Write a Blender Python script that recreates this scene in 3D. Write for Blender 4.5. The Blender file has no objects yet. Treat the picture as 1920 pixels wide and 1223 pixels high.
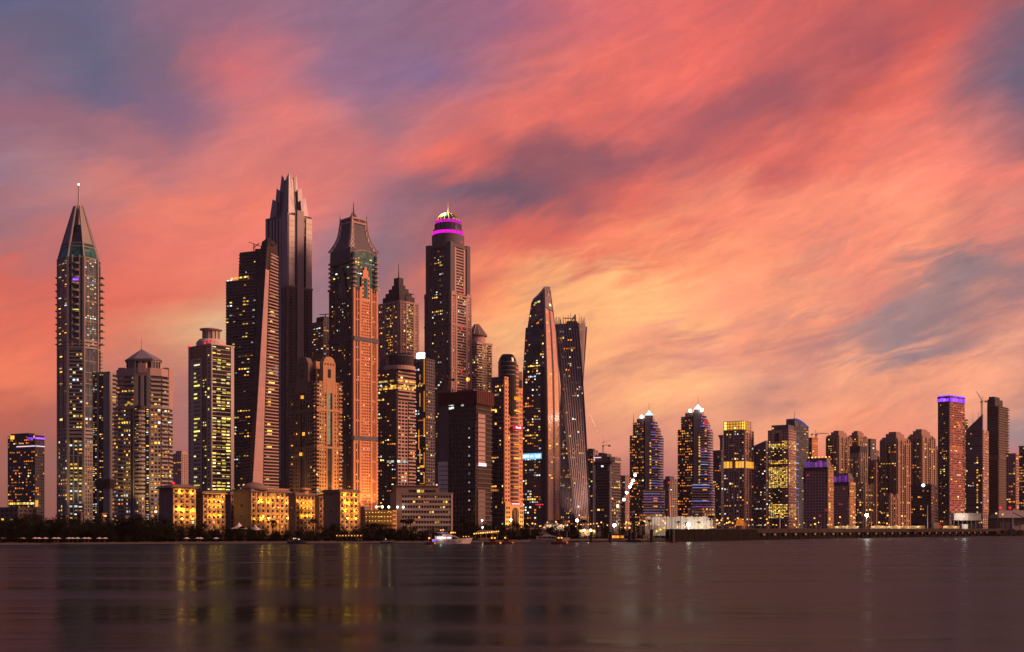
import bpy, math, random
from mathutils import Matrix, Vector
sc = bpy.context.scene
C = sc.collection
R = math.radians
RND = random.Random(7)
# ---------------------------------------------------------------- camera
F = 2190.0      # focal length in photo pixels (1920 wide)
CH = 8.0        # camera height above the water
YH = 990.0      # photo row of the horizon
GZ = 3.0        # level of the land
def WX(px, d): return (px - 960.0) / F * d
def WZ(py, d): return CH + (YH - py) / F * d
cam_d = bpy.data.cameras.new('camera'); cam = bpy.data.objects.new('camera', cam_d); C.objects.link(cam)
cam.location = (0, 0, CH); cam.rotation_euler = (R(90), 0, 0)
cam_d.sensor_width = 36; cam_d.lens = 36 * F / 1920; cam_d.shift_y = (YH - 611.5) / 1920
cam_d.clip_start = 1; cam_d.clip_end = 60000
sc.camera = cam
HAZE = 0.000016
# ---------------------------------------------------------------- render / exposure
sc.render.engine = 'CYCLES'
cy = sc.cycles
cy.use_denoising = True
try: cy.denoiser = 'OPENIMAGEDENOISE'
except Exception: pass
cy.max_bounces = 5; cy.diffuse_bounces = 2; cy.glossy_bounces = 3; cy.transmission_bounces = 2; cy.volume_bounces = 0
cy.transparent_max_bounces = 4; cy.sample_clamp_indirect = 4.0; cy.caustics_reflective = False; cy.caustics_refractive = False
cy.use_light_tree = True; cy.volume_step_rate = 1.0
vs = sc.view_settings; vs.view_transform = 'Standard'; vs.look = 'None'; vs.exposure = 0.0; vs.gamma = 1.0; vs.use_curve_mapping = False
# ---------------------------------------------------------------- helpers for node trees
def lin(c):
    return tuple(((v / 255.) / 12.92 if v / 255. <= .04045 else (((v / 255.) + .055) / 1.055) ** 2.4) for v in c)
class NT:
    def __init__(s, nt): s.t = nt; nt.nodes.clear()
    def n(s, kind, ins=None, **kw):
        nd = s.t.nodes.new(kind)
        for k, v in kw.items(): setattr(nd, k, v)
        for k, v in (ins or {}).items():
            if isinstance(v, bpy.types.NodeSocket): s.t.links.new(v, nd.inputs[k])
            else: nd.inputs[k].default_value = v
        return nd
    def m(s, op, a, b=0.0, c=0.0, clamp=False):
        nd = s.n('ShaderNodeMath', {0: a, 1: b, 2: c}, operation=op); nd.use_clamp = clamp
        return nd.outputs[0]
    def v(s, op, a, b=(0, 0, 0)):
        nd = s.n('ShaderNodeVectorMath', {0: a, 1: b}, operation=op)
        return nd.outputs['Value'] if op in ('LENGTH', 'DOT_PRODUCT', 'DISTANCE') else nd.outputs['Vector']
    def mix(s, f, a, b, bt='MIX'):
        nd = s.n('ShaderNodeMix', data_type='RGBA', blend_type=bt)
        for sock, val in ((nd.inputs['Factor'], f), (nd.inputs[6], a), (nd.inputs[7], b)):
            if isinstance(val, bpy.types.NodeSocket): s.t.links.new(val, sock)
            else: sock.default_value = val if not isinstance(val, tuple) or len(val) == 4 else (*val, 1)
        return nd.outputs[2]
    def noise(s, vec, scale, detail=4, rough=.55, dist=0.0):
        return s.n('ShaderNodeTexNoise', {'Vector': vec, 'Scale': scale, 'Detail': detail, 'Roughness': rough, 'Distortion': dist})
    def ramp(s, fac, stops, interp='LINEAR'):
        nd = s.n('ShaderNodeValToRGB', {0: fac}); cr = nd.color_ramp; cr.interpolation = interp
        cr.elements[0].position = stops[0][0]; cr.elements[-1].position = stops[-1][0]
        cr.elements[0].color = (*stops[0][1][:3], 1); cr.elements[-1].color = (*stops[-1][1][:3], 1)
        for p, c in stops[1:-1]:
            e = cr.elements.new(p); e.color = (*c[:3], 1)
        return nd.outputs[0]
    def smooth(s, x, a, b):
        nd = s.n('ShaderNodeMapRange', {0: x, 1: a, 2: b, 3: 0.0, 4: 1.0}, interpolation_type='SMOOTHSTEP'); return nd.outputs[0]
# ---------------------------------------------------------------- sky: dusk clouds, colour by direction
SUN_AZ, SUN_EL = 97.0, 27.0          # degrees right of the view direction, and above the horizon
w = bpy.data.worlds.new('World'); sc.world = w; w.use_nodes = True
N = NT(w.node_tree)
K = 0.5
def azf(px):
    a = math.atan((px - 960) / F); return 0.5 + 0.5 * a / (abs(a) + K) * (math.pi + K) / math.pi
def azr(a): return 0.5 + 0.5 * a / (abs(a) + K) * (math.pi + K) / math.pi
SKY = {  # photo row -> {photo column: sRGB}: the cloud colours, row by row
 0: {0:(88,92,130),160:(104,95,128),320:(140,99,126),480:(154,103,128),640:(140,104,134),800:(138,100,128),960:(158,98,128),1120:(205,100,108),1280:(225,100,95),1440:(215,95,90),1600:(190,85,85),1760:(188,82,82),1920:(165,88,95)},
 100: {0:(108,97,126),160:(98,95,126),320:(126,98,122),430:(208,106,114),540:(196,110,122),640:(152,107,138),800:(134,101,140),960:(190,104,112),1120:(228,106,95),1280:(230,100,90),1440:(198,90,90),1600:(170,80,88),1740:(208,86,80),1860:(140,90,108),1920:(120,90,112)},
 190: {0:(124,97,124),160:(102,95,128),320:(132,98,128),460:(195,112,120),560:(220,115,112),640:(205,115,118),720:(165,110,128),820:(195,106,112),960:(232,110,98),1120:(222,100,90),1280:(180,88,95),1440:(160,82,92),1600:(200,88,82),1730:(225,100,86),1840:(150,95,108),1920:(108,92,118)},
 280: {0:(150,100,120),160:(150,102,120),320:(185,110,116),480:(218,116,108),600:(208,112,112),700:(190,105,112),820:(232,108,94),900:(215,98,90),990:(150,84,95),1120:(145,82,95),1280:(180,88,94),1440:(212,96,88),1600:(235,112,94),1760:(238,120,105),1860:(185,105,108),1920:(150,95,108)},
 360: {0:(150,110,130),120:(172,115,122),260:(225,120,105),400:(240,122,98),540:(235,118,102),640:(200,110,110),760:(150,98,115),880:(118,84,104),990:(112,80,100),1100:(160,84,92),1200:(222,100,86),1320:(240,125,100),1440:(243,135,106),1600:(245,136,108),1760:(242,128,108),1920:(232,120,108)},
 450: {0:(160,108,118),120:(195,106,104),260:(230,112,96),400:(232,114,98),520:(222,112,104),620:(168,116,128),760:(145,106,120),860:(185,98,98),960:(212,95,82),1080:(215,98,84),1180:(240,125,92),1290:(252,150,104),1440:(250,142,106),1600:(245,136,110),1730:(246,145,112),1830:(215,122,110),1920:(205,120,110)},
 540: {0:(212,96,80),120:(222,98,78),260:(222,104,84),370:(222,118,92),430:(232,145,108),600:(150,115,128),740:(160,110,116),840:(215,105,82),940:(248,140,92),1040:(254,172,110),1140:(255,182,118),1250:(254,180,120),1380:(248,150,114),1500:(246,150,114),1620:(222,130,114),1720:(172,122,120),1800:(140,114,122),1920:(162,118,122)},
 630: {0:(230,105,76),120:(222,104,80),260:(222,124,94),360:(226,160,118),430:(228,175,135),600:(150,115,128),740:(172,116,118),860:(245,155,105),960:(254,180,118),1100:(252,172,116),1200:(240,152,116),1300:(215,136,122),1400:(236,148,118),1500:(205,132,122),1600:(178,130,126),1690:(148,120,128),1790:(158,122,126),1870:(195,130,120),1920:(205,134,120)},
 720: {0:(238,116,78),90:(228,112,84),200:(205,115,96),330:(185,115,104),500:(165,108,106),740:(170,110,110),900:(225,132,108),1040:(236,150,116),1140:(240,158,116),1250:(252,176,122),1330:(252,174,122),1420:(205,136,122),1500:(225,146,122),1600:(240,155,120),1720:(238,152,122),1820:(246,158,124),1920:(222,150,128)},
 800: {0:(188,90,74),100:(178,95,86),330:(168,104,100),740:(168,105,105),960:(200,118,108),1130:(228,142,116),1230:(215,138,118),1300:(232,150,120),1440:(246,160,122),1570:(246,150,114),1700:(238,140,114),1820:(236,144,120),1880:(165,132,136),1920:(145,130,142)},
 880: {0:(160,92,82),100:(146,90,86),340:(160,94,90),960:(178,102,98),1130:(190,114,106),1260:(184,110,108),1420:(222,122,104),1560:(228,114,98),1700:(215,104,94),1850:(222,106,94),1920:(205,112,112)},
 965: {0:(132,80,74),340:(140,82,78),960:(150,88,84),1400:(170,92,86),1920:(180,94,88)},
}
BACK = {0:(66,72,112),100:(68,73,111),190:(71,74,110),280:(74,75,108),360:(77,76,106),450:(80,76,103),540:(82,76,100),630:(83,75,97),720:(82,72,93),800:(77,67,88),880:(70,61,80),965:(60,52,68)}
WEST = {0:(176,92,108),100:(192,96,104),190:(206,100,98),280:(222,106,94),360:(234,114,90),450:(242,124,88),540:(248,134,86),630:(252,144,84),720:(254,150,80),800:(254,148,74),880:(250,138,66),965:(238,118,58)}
d0 = N.n('ShaderNodeTexCoord').outputs['Generated']
dn = N.v('NORMALIZE', d0)
swl = N.v('SCALE', N.v('SUBTRACT', N.noise(dn, 2.6, 3, .5).outputs['Color'], (.5, .5, .5))); swl.node.inputs['Scale'].default_value = .085
dw = N.v('ADD', dn, swl)      # slow swirl, so that the wisps bend
def rotnoise(angle, scl, scale, detail, rough, dist=0.0):
    r = N.n('ShaderNodeVectorRotate', {'Vector': dw, 'Angle': R(angle)}, rotation_type='Y_AXIS').outputs[0]
    mp = N.n('ShaderNodeMapping', {'Vector': r, 'Scale': scl}).outputs[0]
    return N.noise(mp, scale, detail, rough, dist)
sep = N.n('ShaderNodeSeparateXYZ', {0: dn})
x, y, z = sep.outputs
hyp = N.m('SQRT', N.m('MAXIMUM', N.m('ADD', N.m('MULTIPLY', x, x), N.m('MULTIPLY', y, y)), 1e-5))
v0 = N.m('DIVIDE', z, hyp)
az0 = N.m('ARCTAN2', x, y)
# long streaks climbing to the right, and finer flat ripples
wA = rotnoise(24, (2.2, 2.2, 7.5), 2.3, 5, .56, .35)
wB = rotnoise(10, (5, 5, 26), 2.6, 4, .6, .6)
wc = N.n('ShaderNodeSeparateColor', {0: wA.outputs['Color']})
az = N.m('ADD', az0, N.m('MULTIPLY', N.m('SUBTRACT', wc.outputs[0], .5), .11))
lowv = N.smooth(v0, 0.0, .1)
v1 = N.m('ADD', v0, N.m('MULTIPLY', N.m('MULTIPLY', N.m('SUBTRACT', wc.outputs[1], .5), .105), lowv))
ripw = N.m('MULTIPLY', N.m('MULTIPLY', N.smooth(v0, .09, .15), N.m('SUBTRACT', 1.0, N.smooth(v0, .22, .30))), N.smooth(az0, -.02, .18))
v1 = N.m('ADD', v1, N.m('MULTIPLY', N.m('MULTIPLY', N.m('SUBTRACT', wB.outputs[0], .5), N.m('MULTIPLY_ADD', ripw, .085, .018)), lowv))
fac = N.m('MULTIPLY_ADD', N.m('DIVIDE', az, N.m('ADD', N.m('ABSOLUTE', az), K)), .5 * (math.pi + K) / math.pi, .5)
col = None; prev = None
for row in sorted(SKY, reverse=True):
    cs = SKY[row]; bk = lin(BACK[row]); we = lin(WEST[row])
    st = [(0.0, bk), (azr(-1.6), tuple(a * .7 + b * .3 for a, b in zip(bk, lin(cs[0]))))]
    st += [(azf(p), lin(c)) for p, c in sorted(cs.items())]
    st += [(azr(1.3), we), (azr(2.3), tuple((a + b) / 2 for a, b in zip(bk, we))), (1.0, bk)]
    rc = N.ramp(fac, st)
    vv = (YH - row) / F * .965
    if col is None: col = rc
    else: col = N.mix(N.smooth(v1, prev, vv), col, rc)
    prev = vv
col = N.mix(N.smooth(v1, prev, 1.6), col, (*lin((78, 74, 112)), 1))
# wispy light and dark inside the clouds
det = rotnoise(25, (2.6, 2.6, 9), 2.8, 7, .58, .5).outputs[0]
det2 = rotnoise(14, (4, 4, 24), 2.8, 6, .58, .8).outputs[0]
dd = N.m('ADD', N.m('MULTIPLY', N.m('SUBTRACT', det, .5), 1.0), N.m('MULTIPLY', N.m('SUBTRACT', det2, .5), .5))
det3 = rotnoise(18, (6, 6, 15), 5.0, 8, .66, 1.2).outputs[0]
dd = N.m('ADD', dd, N.m('MULTIPLY', N.m('SUBTRACT', det3, .5), .5))
dd = N.m('MULTIPLY', N.m('MULTIPLY', dd, N.smooth(v0, .02, .12)), N.m('MULTIPLY_ADD', N.smooth(az0, -.35, .1), .45, .55))
gl = N.n('ShaderNodeVectorMath', {0: col, 1: (1.32, 1.36, 1.30)}, operation='MULTIPLY').outputs[0]
bright = N.mix(N.m('MULTIPLY', N.m('MAXIMUM', dd, 0.0), 2.4, clamp=True), col, gl)
dark = N.mix(N.m('MULTIPLY', N.m('MAXIMUM', N.m('MULTIPLY', dd, -1.0), 0.0), 1.2, clamp=True), bright, (*lin((112, 82, 108)), 1))
dark = N.n('ShaderNodeVectorMath', {0: dark, 1: (1.0, 1.0, .93)}, operation='MULTIPLY').outputs[0]
cs2 = N.n('ShaderNodeHueSaturation', {'Color': dark, 'Saturation': .98, 'Value': 1.03}).outputs[0]
nish = N.n('ShaderNodeTexSky', sky_type='NISHITA', sun_disc=False, sun_elevation=R(SUN_EL), sun_rotation=R(SUN_AZ))
b1 = N.n('ShaderNodeBackground', {'Color': cs2, 'Strength': 1.0}).outputs[0]
b2 = N.n('ShaderNodeBackground', {'Color': nish.outputs[0], 'Strength': 0.004}).outputs[0]
sh = N.n('ShaderNodeAddShader', {0: b1, 1: b2}).outputs[0]
N.n('ShaderNodeOutputWorld', {'Surface': sh})
try: w.cycles.sampling_method = 'MANUAL'; w.cycles.sample_map_resolution = 512
except Exception: pass
# ---------------------------------------------------------------- sun: last warm light, low from the right
sl = bpy.data.lights.new('sun', 'SUN'); sl.energy = 4.9; sl.angle = R(22); sl.color = (1.0, .45, .27)
so = bpy.data.objects.new('sun', sl); C.objects.link(so)
to_sun = Vector((math.sin(R(SUN_AZ)) * math.cos(R(SUN_EL)), math.cos(R(SUN_AZ)) * math.cos(R(SUN_EL)), math.sin(R(SUN_EL))))
so.rotation_euler = to_sun.to_track_quat('Z', 'Y').to_euler()
so.location = (600, 300, 500)
# ---------------------------------------------------------------- materials
def principled(nt, **kw):
    b = nt.n('ShaderNodeBsdfPrincipled')
    for k, v in kw.items():
        if isinstance(v, bpy.types.NodeSocket): nt.t.links.new(v, b.inputs[k])
        else: b.inputs[k].default_value = v
    nt.n('ShaderNodeOutputMaterial', {'Surface': b.outputs[0]})
    return b
def newmat(name):
    m = bpy.data.materials.new(name); m.use_nodes = True; return m, NT(m.node_tree)
def wall(name, c, rough=.75, var=.22, metal=0.0, spec=.22):
    m, n = newmat(name)
    pos = n.n('ShaderNodeNewGeometry').outputs['Position']
    st = n.n('ShaderNodeMapping', {'Vector': pos, 'Scale': (.5, .5, .035)}).outputs[0]
    n1 = n.noise(pos, .09, 4).outputs[0]; n2 = n.noise(st, 1.0, 5, .65).outputs[0]
    rnd = n.n('ShaderNodeObjectInfo').outputs['Random']
    f = n.m('ADD', n.m('ADD', n.m('MULTIPLY', n1, var), n.m('MULTIPLY', n2, var * 1.2)), n.m('MULTIPLY_ADD', rnd, var * .5, 1 - var * 1.35))
    cc = n.v('SCALE', (c[0], c[1], c[2])); cc.node.inputs['Scale'].default_value = 1; n.t.links.new(f, cc.node.inputs['Scale'])
    principled(n, **{'Base Color': cc, 'Roughness': rough, 'Metallic': metal, 'Specular IOR Level': spec})
    return m
def glass(name, c, rough=.1, spec=.5, cell=(3.6, 3.6), var=.8, metal=0.0):
    m, n = newmat(name)
    g = n.n('ShaderNodeNewGeometry'); pos = g.outputs['Position']
    s3 = n.n('ShaderNodeSeparateXYZ', {0: pos}).outputs
    a = n.m('FLOOR', n.m('DIVIDE', n.m('ADD', s3[0], n.m('MULTIPLY', s3[1], .83)), cell[0]))
    b = n.m('FLOOR', n.m('DIVIDE', s3[2], cell[1]))
    wn = n.n('ShaderNodeTexWhiteNoise', {'Vector': n.n('ShaderNodeCombineXYZ', {0: a, 1: b}).outputs[0]}, noise_dimensions='3D')
    r = wn.outputs['Value']
    k = n.m('MULTIPLY_ADD', r, var, 1 - var * .5)
    cc = n.v('SCALE', (c[0], c[1], c[2])); n.t.links.new(k, cc.node.inputs['Scale'])
    # each pane sits a hair off plane
    jit = n.v('SCALE', n.v('SUBTRACT', wn.outputs['Color'], (.5, .5, .5))); jit.node.inputs['Scale'].default_value = .035
    nrm = n.v('NORMALIZE', n.v('ADD', g.outputs['Normal'], jit))
    principled(n, **{'Base Color': cc, 'Roughness': rough, 'Specular IOR Level': spec, 'Metallic': metal, 'Normal': nrm})
    return m
def emit(name, stops, s0, s1, sample=False, patch=True):
    m, n = newmat(name)
    rnd = n.n('ShaderNodeObjectInfo').outputs['Random']
    c = n.ramp(rnd, stops)
    r2 = n.m('FRACT', n.m('MULTIPLY', rnd, 17.31))
    s = n.m('MULTIPLY_ADD', n.m('MULTIPLY', r2, r2), s1 - s0, s0)
    if patch:   # furniture, curtains and lamps behind the pane
        pos = n.n('ShaderNodeNewGeometry').outputs['Position']
        s = n.m('MULTIPLY', s, n.m('MULTIPLY_ADD', n.noise(pos, .45, 2).outputs[0], 1.3, .35))
    e = n.n('ShaderNodeEmission', {'Color': c, 'Strength': s})
    n.n('ShaderNodeOutputMaterial', {'Surface': e.outputs[0]})
    try: m.cycles.emission_sampling = 'AUTO' if sample else 'NONE'
    except Exception: pass
    return m
M = dict(
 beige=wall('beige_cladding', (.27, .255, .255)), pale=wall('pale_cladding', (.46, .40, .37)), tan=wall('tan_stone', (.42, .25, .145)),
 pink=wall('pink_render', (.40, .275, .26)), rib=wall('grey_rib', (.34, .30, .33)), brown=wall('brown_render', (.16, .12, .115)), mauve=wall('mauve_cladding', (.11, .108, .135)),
 dark=wall('dark_cladding', (.05, .05, .062)), grey=wall('grey_concrete', (.24, .22, .22)), dgrey=wall('dark_concrete', (.11, .10, .105)),
 white=wall('white_panel', (.62, .58, .56)), steel=wall('grey_steel', (.3, .29, .3), .4, .12, .7), black=wall('black_metal', (.025, .024, .026), .5),
 orange=wall('orange_lit_stone', (.62, .30, .17)), sand=wall('sand_render', (.50, .34, .16)), redc=wall('red_metal', (.45, .05, .03), .4), blade=wall('slate_metal', (.23, .21, .24), .45, .2, .25),  # orange: sunset and warm lamp glow put into the stone's colour
 jbr=wall('jbr_render', (.30, .20, .16)), cream=wall('cream_render', (.42, .34, .26)), rust=wall('rust_mesh', (.10, .035, .035)),
 glass=glass('dark_glass', (.028, .036, .055)), bglass=glass('blue_glass', (.065, .10, .145), .1, .32), gglass=glass('green_glass', (.025, .11, .12), .12, .35), kglass=glass('black_glass', (.011, .014, .022), .12, .4),
 mirror=glass('mirror_glass', (.95, .72, .62), .16, .5, (4, 3.6), .2, .9), lglass=glass('grey_glass', (.075, .075, .09), .12), vglass=glass('violet_glass', (.065, .07, .12), .12),
 warm=emit('warm_window', [(0, (1, .32, .03)), (.5, (1, .48, .07)), (.85, (1, .62, .18)), (1, (1, .8, .5))], .3, 2.6),
 yellow=emit('yellow_window', [(0, (1, .5, .04)), (.6, (1, .62, .1)), (1, (1, .75, .3))], .5, 2.4),
 cool=emit('cool_window', [(0, (.75, .85, .7)), (.5, (1, .95, .8)), (1, (.7, .85, 1))], .3, 2.0),
 lime=emit('lime_window', [(0, (.85, .7, .08)), (.6, (1, .85, .18)), (1, (1, .95, .5))], .6, 2.4),
 amber=emit('amber_window', [(0, (1, .2, .02)), (1, (1, .36, .05))], .5, 2.0),
 dim=emit('dim_window', [(0, (1, .4, .1)), (1, (.9, .7, .4))], .05, .4),
 magenta=emit('magenta_led', [(0, (1, .01, .72)), (1, (1, .02, .76))], .55, 1.0), violet=emit('violet_led', [(0, (.2, .03, 1)), (1, (.32, .08, 1))], 1.4, 3.0),
 blue=emit('blue_led', [(0, (.12, .16, .9)), (.7, (.2, .35, 1)), (1, (.4, .65, 1))], .3, 1.5), purple=emit('purple_led', [(0, (.45, .06, .9)), (1, (.7, .1, .8))], .5, 1.6), sky=emit('blue_screen', [(0, (.12, .45, 1)), (1, (.2, .6, 1))], 1.2, 1.8),
 gold=emit('gold_light', [(0, (1, .36, .03)), (1, (1, .5, .08))], .8, 1.9), led=emit('orange_led', [(0, (1, .30, .02)), (1, (1, .38, .04))], .7, 1.1, patch=False), pinkled=emit('pink_led', [(0, (1, .55, .75)), (1, (1, .7, .85))], 1.2, 1.6, patch=False),
 red=emit('red_lamp', [(0, (1, .01, .03)), (1, (1, .02, .04))], 1.4, 2.0, patch=False), lamp=emit('white_lamp', [(0, (1, .82, .6)), (1, (1, .95, .85))], 9, 14, patch=False),
 lampw=emit('warm_lamp', [(0, (1, .36, .04)), (1, (1, .52, .12))], 1.8, 3.6, patch=False), lamph=emit('flood_lamp', [(0, (1, .85, .5)), (1, (1, .9, .6))], 30, 40, patch=False),
 rsign=emit('red_sign', [(0, (1, .01, .06)), (1, (1, .02, .08))], .8, 1.0, patch=False), wsign=emit('white_sign', [(0, (1, .7, .75)), (1, (1, .8, .85))], 1.6, 2.0, patch=False),
 purpledim=emit('purple_wash', [(0, (.35, .06, .8)), (.5, (.6, .1, .7)), (1, (.25, .15, .6))], .10, .55),
 redwall=wall('red_render', (.36, .15, .15)),
 ice=emit('lit_glass', [(0, (.6, .85, 1)), (1, (.8, .95, 1))], 1.2, 1.8),
)
# ---------------------------------------------------------------- mesh helpers
def lnk(name, data, parent=None, mw=None, kind=None):
    o = bpy.data.objects.new(name, data); C.objects.link(o)
    if parent is not None: o.parent = parent
    if mw is not None: o.matrix_local = mw
    if kind: o['kind'] = kind
    return o
class MB:
    def __init__(s): s.v = []; s.f = []
    def box(s, x0, x1, y0, y1, z0, z1):
        b = len(s.v)
        s.v += [(x0, y0, z0), (x1, y0, z0), (x1, y1, z0), (x0, y1, z0), (x0, y0, z1), (x1, y0, z1), (x1, y1, z1), (x0, y1, z1)]
        s.f += [tuple(b + i for i in q) for q in ((3, 2, 1, 0), (4, 5, 6, 7), (0, 1, 5, 4), (1, 2, 6, 5), (2, 3, 7, 6), (3, 0, 4, 7))]
        return s
    def hexa(s, pts):
        b = len(s.v); s.v += [tuple(p) for p in pts]
        s.f += [tuple(b + i for i in q) for q in ((3, 2, 1, 0), (4, 5, 6, 7), (0, 1, 5, 4), (1, 2, 6, 5), (2, 3, 7, 6), (3, 0, 4, 7))]
        return s
    def prism(s, poly, z0, z1, top=None):
        top = top or poly; n = len(poly); b = len(s.v)
        zz0 = z0 if isinstance(z0, (list, tuple)) else [z0] * n
        zz1 = z1 if isinstance(z1, (list, tuple)) else [z1] * n
        s.v += [(p[0], p[1], c) for p, c in zip(poly, zz0)] + [(p[0], p[1], c) for p, c in zip(top, zz1)]
        s.f += [tuple(b + i for i in reversed(range(n))), tuple(b + n + i for i in range(n))]
        s.f += [(b + i, b + (i + 1) % n, b + n + (i + 1) % n, b + n + i) for i in range(n)]
        return s
    def loft(s, rings):
        n = len(rings[0]); b = len(s.v)
        for r in rings: s.v += [tuple(p) for p in r]
        for k in range(len(rings) - 1):
            s.f += [(b + k * n + i, b + k * n + (i + 1) % n, b + (k + 1) * n + (i + 1) % n, b + (k + 1) * n + i) for i in range(n)]
        s.f += [tuple(b + i for i in reversed(range(n))), tuple(b + (len(rings) - 1) * n + i for i in range(n))]
        return s
    def tube(s, p0, p1, r0, r1=None, n=6):
        r1 = r0 if r1 is None else r1
        p0 = Vector(p0); p1 = Vector(p1); q = (p1 - p0).to_track_quat('Z', 'Y')
        e = [Vector((math.cos(2 * math.pi * i / n), math.sin(2 * math.pi * i / n), 0)) for i in range(n)]
        return s.loft([[p0 + q @ (a * r0) for a in e], [p1 + q @ (a * r1) for a in e]])
    def lathe(s, prof, n=20, cx=0, cy=0):
        return s.loft([[(cx + r * math.cos(2 * math.pi * i / n), cy + r * math.sin(2 * math.pi * i / n), z) for i in range(n)] for r, z in prof])
    def ball(s, c, r, n=8, m=5):
        return s.loft([[(c[0] + r * math.sin(math.pi * (k + .02) / (m + .04)) * math.cos(2 * math.pi * i / n), c[1] + r * math.sin(math.pi * (k + .02) / (m + .04)) * math.sin(2 * math.pi * i / n), c[2] - r * math.cos(math.pi * (k + .02) / (m + .04))) for i in range(n)] for k in range(m + 1)])
    def mesh(s, name, mat, smooth=False):
        me = bpy.data.meshes.new(name); me.from_pydata(s.v, [], s.f); me.update()
        if mat is not None: me.materials.append(M[mat] if isinstance(mat, str) else mat)
        if smooth: me.polygons.foreach_set('use_smooth', [True] * len(me.polygons))
        return me
    def obj(s, name, mat, parent=None, kind=None, smooth=False, mw=None):
        return lnk(name, s.mesh(name, mat, smooth), parent, mw, kind)
UNIT = {}
def unit(mat):
    if mat not in UNIT: UNIT[mat] = MB().box(0, 1, 0, 1, 0, 1).mesh('piece_' + mat, mat)
    return UNIT[mat]
def thing(name, label, cat, loc=(0, 0, 0), rz=0.0, group=None):
    o = bpy.data.objects.new(name, None); C.objects.link(o); o.location = loc; o.rotation_euler = (0, 0, rz); o.empty_display_size = 1
    o['label'] = label; o['category'] = cat
    if group: o['group'] = group
    return o
def tag(o, label, cat, group=None):
    o['label'] = label; o['category'] = cat
    if group: o['group'] = group
    return o
def offs(poly, m):
    """polygon moved outward by m (convex, counter-clockwise)"""
    n = len(poly); out = []
    for i in range(n):
        a, b, c = poly[i - 1], poly[i], poly[(i + 1) % n]
        d1 = Vector((b[0] - a[0], b[1] - a[1])).normalized(); d2 = Vector((c[0] - b[0], c[1] - b[1])).normalized()
        n1 = Vector((d1.y, -d1.x)); n2 = Vector((d2.y, -d2.x)); k = (n1 + n2); k = k / max(.3, k.length_squared) * 2 * m
        out.append((b[0] + k.x, b[1] + k.y))
    return out
def arc(cx, cy, r, a0, a1, n, ry=None):
    ry = ry or r
    return [(cx + r * math.cos(R(a0 + (a1 - a0) * i / n)), cy + ry * math.sin(R(a0 + (a1 - a0) * i / n))) for i in range(n + 1)]
class Face:
    def __init__(s, p0, p1):
        s.p = Vector((p0[0], p0[1])); d = Vector((p1[0] - p0[0], p1[1] - p0[1])); s.len = d.length; s.d = d / s.len; s.o = Vector((s.d.y, -s.d.x))
    def mat(s, s0, s1, z0, z1, o0, o1):
        q = s.p + s.d * s1 + s.o * o0; X = -s.d * (s1 - s0); Y = s.o * (o1 - o0)
        return Matrix(((X.x, Y.x, 0, q.x), (X.y, Y.y, 0, q.y), (0, 0, z1 - z0, z0), (0, 0, 0, 1)))
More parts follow.
